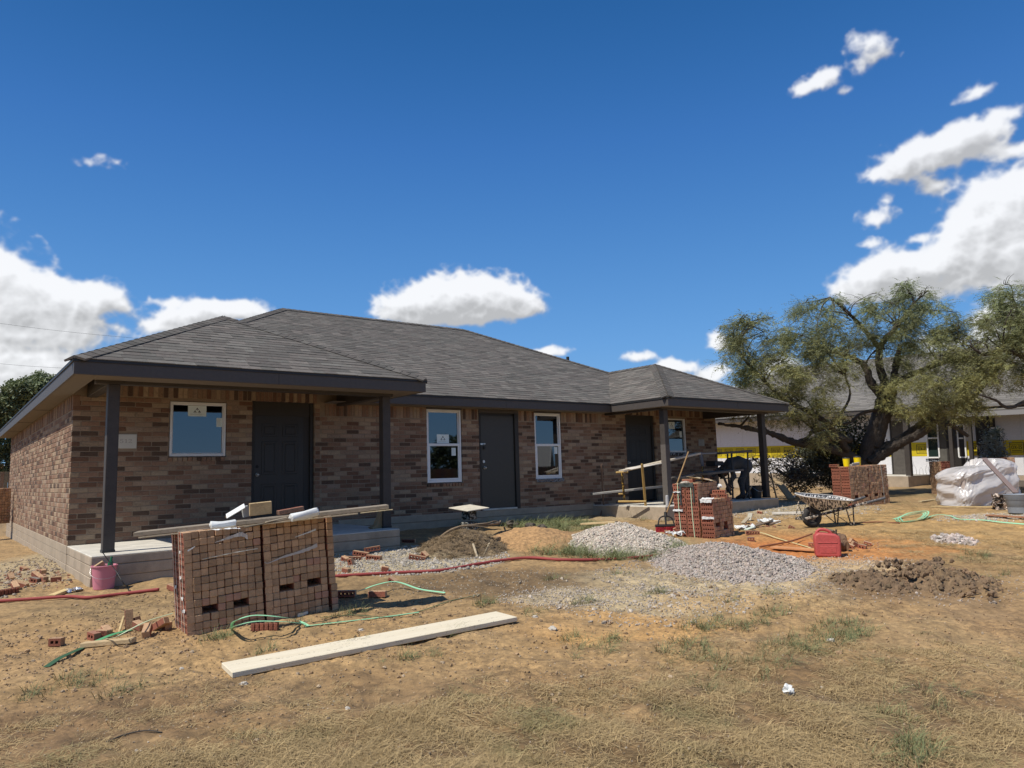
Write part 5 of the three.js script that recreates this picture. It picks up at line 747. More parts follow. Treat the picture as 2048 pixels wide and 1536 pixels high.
board('timber', 'white crusted board on the ground left of the wheelbarrow', 'timber', drop([13.464,-0.196,3.301], .03), drop([13.66,-0.202,3.925], .03), .18, .05, [.66, .63, .57]);
board('timber', 'orange dusted board under the fuel can', 'timber', drop([8.471,-0.366,6.515], .03), drop([8.565,-0.371,7.228], .03), .16, .03, [.62, .30, .13]);
board('timber', 'thin pale batten on the ground left of the wrapped pallet', 'timber', drop([17.915,-0.115,4.573], .02), drop([19.484,-0.097,4.562], .03), .10, .03, [.56, .45, .26]);
board('timber', 'long pale batten lying before the wrapped pallet', 'timber', drop([16.309,-0.141,5.519], .02), drop([16.287,-0.138,6.811], .03), .06, .03, [.55, .42, .22]);
board('timber', 'reddish board on the ground at the right edge', 'timber', drop([14.233,-0.19,7.395], .02), drop([14.106,-0.189,8.131], .02), .14, .025, [.36, .17, .09]);
board('timber', 'grey timber under the wrapped pallet', 'timber', drop([17.189,-0.125,5.647], .07), drop([17.344,-0.12,6.464], .07), .10, .10, [.20, .20, .20]);
board('timber', 'mottled board leaning on the ground behind the right corner post', 'timber', [17.752,0.519,0.678], [17.223,-0.028,1.459], .20, .05, [.42, .31, .18]);
board('wood_pole', 'thin stick leaning beside the right corner post', 'stick', [16.097,0.727,1.593], [15.539,0.076,2.08], .035, .035, [.30, .19, .09]);
{ const s = mesh('wood_scraps', join([[11.405,-0.275,3.943,.5,.35,.08,[.42,.36,.26]], [11.061,-0.294,4.4,-.2,.5,.06,[.20,.15,.11]], [11.554,-0.276,4.18,.1,.4,.05,[.34,.26,.18]], [11.928,-0.255,3.725,.8,.35,.12,[.48,.45,.36]], [11.501,-0.283,4.444,-.5,.35,.05,[.24,.17,.12]], [10.568,-0.31,4.593,.2,.3,.02,[.62,.7,.6]]].map(([x, y, z, a, L, h, c]) => paint(bar([x, ground(x, z) + .02, z], [x + Math.cos(a) * L, ground(x, z) + h + .03, z - Math.sin(a) * L * .5], .09, .02), c))), M.pine); stuff(tag(s, 'jumbled wood scraps beside the right brick stack', 'wood scraps'));
  for (const [p, label, s2] of [[[10.841,-0.299,4.382], 'torn white paper among the scraps right of the stack', 1], [[11.896,-0.267,4.22], 'crumpled white and grey paper heap beyond the scraps', 1.1], [[8.971,-0.322,4.214], 'white paper scrap at the foot of the broom', .8], [[18.666,-0.084,0.596], 'white scrap on the grass beyond the right porch slab', .6]]) { const m = tag(mesh('paper_scrap', rough(rough(boxUV(new THREE.PlaneGeometry(.42, .24, 18, 10).rotateX(-Math.PI / 2)), .06, 6, p[0]), .02, 22), M.paper), label, 'paper'); m.position.set(...drop(p, .06)); m.scale.setScalar(s2); } }
{ const m = tag(mesh('paper_wad', rough(rough(new THREE.IcosahedronGeometry(.03, 4), .016, 24), .008, 70), M.paper), 'crumpled white litter alone on the dry grass', 'litter'); m.position.set(...drop([2.832,-0.582,10.277], .02)); m.scale.set(1, .9, 1);
  const s = tag(mesh('foil_wrapper', rough(boxUV(new THREE.PlaneGeometry(.17, .12, 16, 12).rotateX(-Math.PI / 2)), .035, 18), std({ color: lin(.75, .77, .8), metalness: .8, roughness: .3, side: THREE.DoubleSide })), 'silver foil wrapper beside the yellow board end', 'wrapper'); s.position.set(...drop([-0.171,-0.412,2.326], .04));
  const st = tag(mesh('stick', tube([drop([-0.714,-0.619,7.971], .005), drop([-0.608,-0.615,7.947], .012), drop([-0.507,-0.613,7.998], .01), drop([-0.431,-0.614,8.089], .006)], .006, 30, 6, .004), std({ color: lin(.06, .05, .04) })), 'dark bent stick lying on the ground at lower left', 'stick');
  for (const [p, l, k] of [[[0.615,-0.593,8.452], 'white stone on the brown ground at lower centre', .02], [[0.246,-0.571,7.511], 'white chips beside the near end of the plank', .03], [[4.189,-0.527,9.814], 'pale flat chip in the green grass clump', .035], [[-0.006,-0.554,6.792], 'pale clod on the dirt below the left bundle', .02], [[1.546,-0.494,6.754], 'grey stone lying behind the pale plank', .03], [[2.981,-0.475,7.519], 'pale stone at the far end of the plank', .03], [[2.796,-0.5,7.986], 'flat tan board chip half in the sand', .05]]) { const m = tag(mesh('stone', stoneG[0], std({ color: lin(.6, .55, .47), map: T.conc })), l, 'stone'); m.position.set(...drop(p, k * .2)); m.scale.set(k, k * .5, k * .8); m.rotation.y = k * 90; }
}
{ // board on a little pillar of blocks by the wall
  const c = V(6.76,0.244,0.898), gy = ground(c.x, c.z), h = c.y - gy, t = thing('mortar_board', 'square pale mortar board on a spattered block pillar by the wall', 'mortar board', [c.x, gy, c.z], .13);
  const bd = mesh('board', paint(place(cbox(.57, .02, .57, .004), 0, 0, 0), [.66, .61, .50]), M.pine, t); bd.position.y = h; bd.rotation.set(.10, 0, .06);
  const bl = std({ color: lin(.34, .33, .29), map: T.splat });
  for (const [y, w, r] of [[.10, .28, .1], [h - .12, .24, .2]]) mesh('block', rough(place(cbox(w, .17, .2, .01), 0, y - .02, 0, 0, r), .008, 12), bl, t);
  for (const [x, z] of [[-.06, .11], [.03, .11]]) mesh('block_hole', place(cbox(.05, .05, .02, .004), x, .08, z - .003), M.dark, t);
  const br = tag(mesh('branch', join([tube([drop([4.766,-0.268,2.833], .03), [4.831,-0.197,2.776], [4.937,-0.096,2.746], [5.103,-0.002,2.762], [5.299,0.051,2.795], [5.597,0.056,2.772], [5.949,0.05,2.79], drop([7.598,-0.195,0.817], .12)], .022, 60, 8, .014), tube([[5.597,0.064,2.773], [5.821,0.076,2.822], [6.054,0.093,2.75], [6.11,0.057,2.788]], .014, 24, 7, .006), tube([[5.318,0.059,2.811], [5.507,0.047,2.828], [5.765,0.016,2.897]], .012, 20, 7, .007)]), std({ color: lin(.27, .20, .13), map: T.bark })), 'long bare branch arching over the brush pile towards the wall', 'branch');
  const tw = (label, A, B, r, c = [.50, .41, .28]) => tag(mesh('root_stick', paint(bar(A, B, r * 2, r * 2, .004), c), M.pine), label, 'stick');
  tw('pale split stick leaning on the right of the brush pile', drop([4.67,-0.314,4.156], .0), [4.777,-0.13,3.892], .014); tw('thin pale stick leaning the other way by the brush pile', drop([4.81,-0.31,4.083], .0), [5.15,-0.15,3.797], .011, [.42, .35, .24]); tw('short forked root at the front of the brush pile', drop([4.61,-0.296,3.611], .0), [4.662,-0.216,3.535], .012, [.44, .36, .25]); tw('dark stub on the brush pile top', [5.485,-0.174,3.415], [5.693,-0.147,3.325], .03, [.14, .09, .055]);
  tag(mesh('root', tube([[5.09,-0.155,3.494], [5.195,-0.111,3.455], [5.271,-0.129,3.51], [5.407,-0.188,3.48]], .016, 24, 7, .01), std({ color: lin(.10, .07, .045) })), 'dark curved root on top of the brush pile', 'root');
  for (const [p, l] of [[[4.408,-0.283,3.194], 'left white stone by the brush pile'], [[4.531,-0.286,3.314], 'right white stone by the brush pile']]) { const m = tag(mesh('stone', rough(new THREE.IcosahedronGeometry(.04, 2), .01, 20), std({ color: lin(.7, .66, .6) })), l, 'stone'); m.position.set(...drop(p, .02)); }
  const sc = [[7.582,-0.233,1.781], [7.7,-0.242,1.988], [7.719,-0.204,1.046]]; sc.forEach((p, i) => { const m = tag(mesh('earth_clod', rough(new THREE.IcosahedronGeometry(.10, 3), .05, 8, i), std({ color: lin(.09, .075, .055) })), ['dark clod in the weeds behind the sand mound', 'second dark clod right of the first behind the sand mound', 'grey clod under the flat door sill'][i], 'clod'); m.position.set(...drop(p, .05)); m.scale.set(1.2, .8, 1); });
}
{ // wheelbarrow: x runs from the wheel to the handles
  const p = drop([11.661,-0.289,5.311]), ax = [R2[0] * .985 + F2[0] * .17, R2[1] * .985 + F2[1] * .17], t = thing('wheelbarrow', 'mortar splashed wheelbarrow standing on the dry ground at right', 'wheelbarrow', p, yawTo(ax[0], ax[1]));
  const rub = std({ color: lin(.035, .032, .03), roughness: .8 }), steel = std({ color: lin(.33, .28, .22), roughness: .7, map: T.splat }), wd = std({ color: lin(.48, .41, .33), map: T.splat });
  const wh = mesh('wheel', new THREE.TorusGeometry(.138, .062, 16, 44).translate(0, .2, 0), rub, t); mesh('rim', join([place(lathe([[.001, -.02], [.03, -.028], [.05, -.015], [.095, -.02], [.10, -.034], [.108, -.034], [.108, .034], [.10, .034], [.095, .02], [.05, .015], [.03, .028], [.001, .02]], 30), 0, .2, 0, Math.PI / 2)]), std({ color: lin(.42, .34, .27), map: T.splat }), wh); mesh('axle', place(new THREE.CylinderGeometry(.012, .012, .26, 12), 0, .2, 0, Math.PI / 2), steel, wh);
  const oval2 = (x0, x1, hw, y0, y1, n = 44) => Array.from({ length: n }, (_, i) => { const a = i / n * 2 * Math.PI, c = Math.cos(a), s = Math.sin(a), e = .62, q = (v) => Math.sign(v) * Math.pow(Math.abs(v), e), u = (q(c) + 1) / 2; return V(mix(x0, x1, u), mix(y0, y1, u), q(s) * hw * (1 - .12 * (1 - u))); });
  const rings = [oval2(-.25, .80, .345, .625, .515), oval2(-.235, .785, .335, .605, .50), oval2(-.10, .70, .27, .47, .425), oval2(.06, .60, .19, .355, .365)], skin = (rs, close, inset) => { const pos = [], uv = []; const n = rs[0].length; for (let k = 0; k + 1 < rs.length; k++) for (let i = 0; i < n; i++) { const j = (i + 1) % n; for (const v of [rs[k][i], rs[k][j], rs[k + 1][j], rs[k][i], rs[k + 1][j], rs[k + 1][i]]) { pos.push(v.x, v.y, v.z); uv.push(v.x + v.z, v.y); } } const b = rs.at(-1), c = b.reduce((s, v) => s.add(v), V(0, 0, 0)).multiplyScalar(1 / n); for (let i = 0; i < n; i++) for (const v of [b[i], b[(i + 1) % n], c]) { pos.push(v.x, v.y, v.z); uv.push(v.x, v.z); } const g = new THREE.BufferGeometry(); g.setAttribute('position', new THREE.Float32BufferAttribute(pos, 3)); g.setAttribute('uv', new THREE.Float32BufferAttribute(uv, 2)); const m = mergeVertices(g, 1e-4); m.computeVertexNormals(); return m; };
  const spl = tex(512, (u, v) => { const s = torf(u, v * .5, 16, 5, 191) + .25 * tor(u, v * .15, 20, 195); return s > .05 ? [.74, .71, .66] : s > -.06 ? [.32, .31, .30] : [.045, .045, .05]; }, false, 1.4);
  const tray = mesh('tray', skin(rings), std({ map: spl, roughness: .8, side: THREE.DoubleSide }), t);
  mesh('rim_bead', tube([...rings[0], rings[0][0]].filter((_, i) => i % 2 === 0).concat([rings[0][0]]), .012, 90, 7), std({ color: lin(.62, .59, .54), map: T.conc }), tray);
  tray.position.set(0, .45 * (1 - Math.cos(.14)), -.45 * Math.sin(.14)); tray.rotation.x = .14;
  mesh('mortar', rough(skin([oval2(-.205, .755, .305, .565, .485), oval2(-.1, .68, .2, .545, .475), oval2(.1, .5, .08, .53, .47)]), .012, 9), std({ color: lin(.55, .51, .45), map: T.splat }), tray);
  for (const s of [-1, 1]) { mesh('handle', bar([-.27, .165, s * .12], [1.36, .515, s * .30], .04, .045, .008), wd, t); mesh('grip', tube([[1.0, .437, s * .26], [1.37, .517, s * .302]], .026, 6, 10), std({ color: lin(.10, .10, .105) }), t);
    mesh('brace', tube([[-.10, .185, s * .135], [-.145, .47, s * .2]], .010, 6, 6), steel, t);
    mesh('leg', join([bar([.60, .36, s * .20], [.655, .0, s * .25], .03, .012, .002, V(1, 0, 0)), bar([.74, .40, s * .22], [.70, .02, s * .26], .03, .012, .002, V(1, 0, 0)), bar([.30, .30, s * .16], [.68, .012, s * .25], .022, .01, .002), bar([.615, .21, s * .226], [.73, .24, s * .24], .02, .012, .002)]), steel, t); }
  mesh('front_brace', join([bar([-.265, .17, -.12], [-.265, .17, .12], .03, .04), bar([-.27, .2, -.1], [-.16, .5, -.14], .022, .008), bar([-.27, .2, .1], [-.16, .5, .14], .022, .008)]), wd, t);
}
{ // fuel can
  const p = drop([8.343,-0.377,7.474]), t = thing('fuel_can', 'faded red plastic fuel can standing on the orange sand', 'fuel can', p, yawTo(R2[0] * .96 - F2[0] * .28, R2[1] * .96 - F2[1] * .28)); t.scale.set(.86, .97, .9); const red = std({ color: lin(.50, .085, .075), roughness: .55, bumpMap: T.grit, bumpScale: .002, map: tex(256, (u, v) => { const m = .95 + .22 * torf(u, v, 5, 4, 201), d = sst(.1, .4, torf(u, v, 3, 4, 204)); return [m, mix(m, 1.5, d * .4), mix(m, 1.1, d * .3)]; }, false, 2) });
  const prof = [[-.165, .012], [-.15, 0], [.15, 0], [.165, .012], [.172, .20], [.16, .245], [.12, .268], [-.12, .29], [-.165, .262], [-.172, .2]], sh = new THREE.Shape(); prof.forEach(([x, y], i) => i ? sh.lineTo(x, y) : sh.moveTo(x, y)); sh.closePath();
  const b = new THREE.ExtrudeGeometry(sh, { depth: .15, bevelEnabled: true, bevelThickness: .035, bevelSize: .03, bevelSegments: 5 }); b.translate(0, .03, -.075); boxUV(b); const mv = mergeVertices((b.deleteAttribute('normal'), b.deleteAttribute('uv'), b), 1e-3); mv.computeVertexNormals(); const bu = mv.toNonIndexed(); mesh('can_body', (() => { const keep = bu.attributes.normal; boxUV(bu); bu.setAttribute('normal', keep); return bu; })(), red, t);
  mesh('can_handle', tube([[-.155, .28, 0], [-.15, .34, 0], [-.10, .385, 0], [.0, .38, 0], [.06, .35, 0], [.09, .30, 0]], .022, 40, 12), red, t);
  mesh('ridge', join([place(cbox(.30, .012, .012, .004), 0, .21, .112), place(cbox(.24, .10, .008, .004), 0, .11, .110)]), red, t);
  mesh('spout_cap', join([place(new THREE.CylinderGeometry(.034, .036, .05, 20), .135, .31, 0, 0, 0, -.25), place(new THREE.CylinderGeometry(.014, .02, .06, 14), .15, .36, 0, 0, 0, -.3)]), std({ color: lin(.08, .05, .03), roughness: .5 }), t);
  const rag = tag(mesh('burlap_bag', rough(rough(new THREE.IcosahedronGeometry(.13, 4), .05, 6), .012, 30), std({ color: lin(.20, .12, .07), map: T.conc })), 'brown crumpled sack leaning behind the right of the fuel can', 'sack'); rag.position.set(...drop([8.833,-0.368,7.415], .08)); rag.scale.set(.9, 1, .7);
  const sl = tag(mesh('roof_offcut', paint(cbox(.34, .03, .15, .006), [.17, .14, .10]), M.pine), 'dark slanting offcut behind the fuel can', 'offcut'); sl.position.set(...drop([9.765,-0.347,6.815], .14)); sl.rotation.set(.2, -.2, -.5);
}
{ // red push broom against the stack
  const a = V(...drop([9.13,-0.305,3.663], .10)), b = V(...drop([9.82,-0.295,3.505], .10)), ax = V(R2[0], 0, R2[1]), c = a.clone().add(b).multiplyScalar(.5), t = thing('push_broom', 'red bristled push broom with black yoke leaning beside the brick stack', 'broom', c.toArray(), yawTo(ax.x, ax.z));
  mesh('broom_head', place(cbox(.42, .05, .075, .012), 0, .03, 0, .2), M.metalDark, t);
  const r = RNG(4), br = []; for (let i = 0; i < 210; i++) { const x = rr(-.2, .2, r), z = rr(-.03, .03, r); br.push(place(new THREE.CylinderGeometry(.005, .007, .11, 5), x, -.045, z + .012, rr(-.12, .2, r), 0, rr(-.12, .12, r))); } mesh('bristles', join(br), std({ color: lin(.42, .03, .045), roughness: .7 }), t);
  mesh('yoke', join([tube([[-.15, .05, 0], [-.11, .17, -.03], [.0, .21, -.05], [.12, .17, -.03], [.16, .05, 0]], .014, 40, 8), tube([[0, .05, 0], [0, .21, -.05]], .018, 8, 8), place(new THREE.CylinderGeometry(.028, .03, .09, 12), .015, .24, -.06, -.3)]), M.metalDark, t);
  const e0 = t.worldToLocal(V(9.269,0.015,3.833)), top = [10.146,1.231,3.681]; t.updateMatrixWorld(true); const L = t.worldToLocal(V(...top)); mesh('broom_handle', paint(bar([.015, .22, -.06], L, .028, .028, .010), [.38, .24, .11]), M.pine, t);
}
{ // scaffold frames and planks on the right porch
  const yel = std({ color: lin(.50, .30, .06), roughness: .6, map: T.splat }), yl2 = std({ color: lin(.52, .34, .11), roughness: .65, map: T.conc });
  const f = V(...drop([11.166,-0.202,1.559], 0)), topF = V(10.787,1.026,1.851), b = V(10.89,0.187,1.164), topB = V(10.737,0.849,1.275), t = thing('scaffold', 'yellow tubular scaffold frame standing before the right porch door', 'scaffold', f.toArray());
  const l = (v) => (Array.isArray(v) ? V(...v) : v.clone()).sub(f);
  mesh('post', tube([l(f).add(V(0, .12, 0)), l(topF)], .030, 8, 12), yl2, t); mesh('post', tube([l(b), l(topB)], .026, 8, 12), yel, t);
  for (const [x, z] of [[.16, .08], [-.15, .10], [0, -.16], [.05, .16]]) mesh('foot_leg', bar([0, .30, 0], [x, .0, z], .03, .015, .003), yl2, t);
  mesh('crossbar', tube([l([10.702,0.853,1.12]), l([10.845,0.857,1.36])], .022, 4, 10), yl2, t); mesh('crossbar', tube([l([10.708,0.195,1.152]), l([10.9,0.194,1.811])], .024, 6, 10), yl2, t); mesh('crossbar', tube([l([10.773,0.362,1.1]), l([10.863,0.359,1.17])], .02, 4, 10), yl2, t);
  const pr = V(...drop([11.102,-0.154,0.265], 0)), t2 = thing('steel_prop', 'thin rusty steel prop with triangular foot in front of the wall', 'prop', pr.toArray()), l2 = (v) => V(...v).sub(pr), rst = std({ color: lin(.16, .10, .07), roughness: .7 });
  mesh('prop_tube', tube([[0, .1, 0], l2([10.785,1.037,0.576])], .022, 8, 10), rst, t2); for (const [x, z] of [[.18, .06], [-.18, .06], [0, -.18]]) mesh('foot_leg', bar([0, .28, 0], [x, 0, z], .03, .012, .003), rst, t2);
  const pk = (label, A, B, w, c) => { const m = tag(mesh('scaffold_plank', paint(bar(A, B, w, .045, .005), c), M.pine), label, 'plank'); return m; };
  pk('mortar crusted upper scaffold plank in front of the right porch door', [10.8,0.883,1.201], [12.738,1.246,1.87], .28, [.56, .50, .41]);
  tag(mesh('mortar_crust', rough(boxUV(bar([10.842,0.925,1.368], [11.736,1.05,1.699], .24, .03, .005)), .03, 8), std({ color: lin(.66, .61, .54), map: T.conc })), 'thick pale mortar crust heaped along the upper scaffold plank', 'mortar');
  pk('lower grey scaffold plank crossing in front of the right porch door', [10.502,0.37,0.508], [12.138,0.509,1.545], .24, [.36, .35, .33]);
  pk('shaded scaffold plank by the window right of the corner post', [12.208,0.672,1.497], [13.484,0.808,1.617], .24, [.22, .20, .18]);
  const rail = thing('scaffold', 'dark steel trestle with top board at the right end of the porch', 'scaffold', [14.034,1.258,1.986]), o = V(14.034,1.258,1.986), lr = (v) => V(...v).sub(o);
  mesh('top_board', paint(bar(lr([13.544,1.241,1.857]), lr([14.491,1.289,2.09]), .22, .05, .005), [.10, .085, .075]), M.pine, rail);
  for (const [A, B] of [[[13.882,1.234,1.991], [13.798,0.126,2.01]], [[14.366,1.276,2.118], [14.379,0.101,2.075]], [[14.396,1.237,1.498], [14.471,0.383,1.425]]]) mesh('leg', tube([lr(A), lr(B)], .022, 6, 9), M.metalDark, rail);
  for (const [A, B] of [[[13.605,0.63,1.81], [14.312,0.633,2.105]], [[13.851,0.501,1.855], [13.871,0.365,1.976]], [[13.882,0.279,1.845], [13.888,0.401,1.996]]]) mesh('crossbar', tube([lr(A), lr(B)], .014, 6, 8), M.metalDark, rail);
  const low = thing('mortar_table', 'low dark work table beside the bending worker', 'table', [13.513,0.777,1.89]), o2 = V(13.513,0.777,1.89), l3 = (v) => V(...v).sub(o2); mesh('table_top', paint(bar(l3([12.82,0.758,1.858]), l3([14.086,0.825,1.959]), .45, .05, .005), [.13, .12, .11]), M.pine, low); mesh('tub', place(rough(cbox(.34, .12, .3, .02), .01, 6), .08, .22, -.2), M.metalDark, low);
  for (const [A, B] of [[[13.563,0.739,1.923], [13.754,0.224,1.992]], [[13.85,0.768,2.022], [13.723,0.225,1.84]]]) mesh('leg', paint(bar(l3(A), l3(B), .05, .04), [.05, .045, .04]), M.pine, low);
  const pole = thing('scaffold_post', 'grey and yellow scaffold post left of the dark trestle', 'post', [13.184,0.789,1.636]), o3 = V(13.184,0.789,1.636), l4 = (v) => V(...v).sub(o3); mesh('upper_tube', tube([l4([13.101,1.276,1.646]), l4([13.167,0.947,1.646])], .05, 6, 10, .035), std({ color: lin(.14, .15, .17) }), pole); mesh('lower_tube', tube([l4([13.167,0.947,1.646]), l4([13.222,0.243,1.581])], .024, 6, 10), yel, pole);
  tag(mesh('steel_rail', tube([[12.635,1.235,1.533], [13.656,1.254,1.819]], .020, 6, 9), std({ color: lin(.27, .25, .24), roughness: .6 })), 'grey horizontal rail in front of the right porch window', 'rail');
  tag(mesh('broom_handle', tube([[14.45,0.986,1.757], [15.285,1.103,1.785]], .018, 6, 8), M.metalDark), 'dark handle sticking out behind the bending worker', 'handle');
  const bk = thing('bucket', 'black mortar bucket standing on the right porch slab', 'bucket', [15.196,0.088,1.721]); mesh('bucket_body', lathe([[.001, .01], [.12, 0], [.13, .01], [.155, .30], [.165, .305], [.165, .32], [.15, .31], [.12, .03], [.001, .02]], 30), M.metalDark, bk); mesh('handle', tube([[-.16, .29, 0], [-.1, .18, .13], [.1, .18, .13], [.16, .29, 0]], .004, 20, 6), M.steel, bk);
  const can = thing('spray_can', 'pale spattered tube standing at the foot of the corner post', 'can', [11.179,0.088,2.182]); mesh('can_body', lathe([[.001, 0], [.035, 0], [.037, .01], [.037, .20], [.028, .22], [.026, .235], [.001, .236]], 20), std({ color: lin(.46, .46, .47), roughness: .6, map: T.conc }), can);
  const wp = [4.382,0.047,1.769], wbt = thing('water_bottle', 'clear water bottle standing by the middle porch post', 'bottle', [wp[0], wp[1], wp[2]]); mesh('bottle_body', lathe([[.001, .0], [.034, .0], [.038, .012], [.038, .07], [.034, .085], [.038, .10], [.038, .155], [.03, .185], [.014, .205], [.014, .22]], 24), std({ color: lin(.42, .50, .58), roughness: .15 }), wbt); mesh('cap', place(new THREE.CylinderGeometry(.016, .016, .02, 16), 0, .23, 0), M.vinyl, wbt); wbt.scale.setScalar(1.25);
  const bp = [4.268,0.045,1.736], bag = thing('paper_bag', 'folded brown paper bag leaning against the middle porch post', 'paper bag', bp, .2), bg = prism([[-.1, 0], [.10, 0], [.10, .30], [.07, .31], [.02, .17], [-.04, .05], [-.15, .03]], .10, .004); mesh('bag_body', rough(bg, .006, 14), std({ color: lin(.30, .20, .10), side: THREE.DoubleSide }), bag);
}
{ // pallet under plastic, and what stands round it
  const c = V(...drop([17.311,-0.122,6.273], 0)), yaw = yawTo(R2[0], R2[1]) + .15, t = thing('wrapped_pallet', 'pallet covered by loose clear white plastic sheeting at the right', 'pallet', c.toArray(), yaw);
  const N = 120, K = 60, pos = [], idx = [], H = (u, v) => 0;
  for (let i = 0; i <= N; i++) for (let k = 0; k <= K; k++) { // sheet over two unequal humps
    const a = i / N * 2 * Math.PI, q = k / K, e = .5, sg = (v, p) => Math.sign(v) * Math.pow(Math.abs(v), p), cx2 = sg(Math.cos(a), e), cz2 = sg(Math.sin(a), e);
    const prof = q < .55 ? 1 : Math.pow(Math.max(0, 1 - Math.pow((q - .55) / .45, 2.2)), .6), y0 = q < .55 ? q / .55 * .74 : .74 + .2 * Math.sin((q - .55) / .45 * Math.PI / 2);
    let x = cx2 * .78 * prof, z = cz2 * .52 * prof - .2, y = y0 * (x > .15 ? 1.12 : .96 + .1 * x) * (1 - .12 * sst(-.5, -.86, x));
    const fold = .05 * n3(a * 1.3 + q * 2, q * 2.0, 1) + .013 * (1 - 2 * Math.abs(n3(a * 5 + q * 3.5, q * 6, 2))) + .006 * (1 - 2 * Math.abs(n3(a * 11 - q * 8, q * 11, 3))) + .05 * Math.exp(-Math.pow((q - .3 - .12 * Math.sin(a * 2)) * 12, 2)) - .05 * Math.exp(-Math.pow((q - .45) * 14, 2));
    const o = V(cx2, .45 * sst(.5, .9, q), cz2).normalize(); pos.push(x + o.x * fold, Math.max(.015, y + o.y * fold * .7), z + o.z * fold);
  }
  for (let i = 0; i < N; i++) for (let k = 0; k < K; k++) { const a = i * (K + 1) + k; idx.push(a, a + 1, a + K + 1, a + K + 1, a + 1, a + K + 2); }
  const g = new THREE.BufferGeometry(); g.setAttribute('position', new THREE.Float32BufferAttribute(pos, 3)); g.setIndex(idx); g.computeVertexNormals();
  mesh('plastic_sheet', g, new THREE.MeshPhysicalMaterial({ color: lin(.84, .81, .79), roughness: .28, clearcoat: .7, clearcoatRoughness: .2, transmission: .45, thickness: 0, side: THREE.DoubleSide }), t);
  mesh('load', place(cbox(1.36, .72, .8, .03), 0, .38, -.2), std({ color: lin(.52, .44, .40), map: T.conc }), t); mesh('pallet_board', join([place(cbox(1.5, .03, .9, .004), 0, .10, -.2), place(cbox(.1, .09, .9), -.6, .045, -.2), place(cbox(.1, .09, .9), .6, .045, -.2)]), std({ color: lin(.34, .27, .18), map: T.wood }), t);
  const ch = tag(mesh('steel_channel', join([bar([16.695,0.94,6.555], [16.021,0.212,7.323], .11, .012), bar([16.68,0.908,6.538], [16.006,0.182,7.307], .012, .05)]), std({ color: lin(.26, .19, .165), roughness: .5, metalness: .2 })), 'brown metal channel leaning across the wrapped pallet', 'channel');
  const tb = thing('mortar_tub', 'grey plastic tub with ribbed rim at the right edge', 'tub', drop([15.264,-0.157,7.62])); mesh('tub_body', lathe([[.001, .01], [.20, 0], [.21, .01], [.235, .27], [.252, .272], [.25, .31], [.262, .312], [.26, .35], [.272, .352], [.272, .37], [.25, .37], [.21, .03], [.001, .03]], 40), std({ color: lin(.26, .28, .31), roughness: .55, map: T.paint }), tb); mesh('label', new THREE.CylinderGeometry(.231, .214, .17, 14, 1, true, -.55, .8).translate(0, .13, 0).rotateY(0.3), std({ color: lin(.6, .6, .6), side: THREE.DoubleSide }), tb);
  const sk = tag(mesh('torn_sack', rough(rough(boxUV(new THREE.BoxGeometry(.42, .30, .22, 20, 16, 12)), .07, 5), .02, 24), std({ color: lin(.56, .46, .38), map: T.splat })), 'torn mortar sack slumped between the wrapped pallet and grey tub', 'sack'); sk.position.set(...drop([16.041,-0.142,7.017], .13)); sk.rotation.y = .4;
}
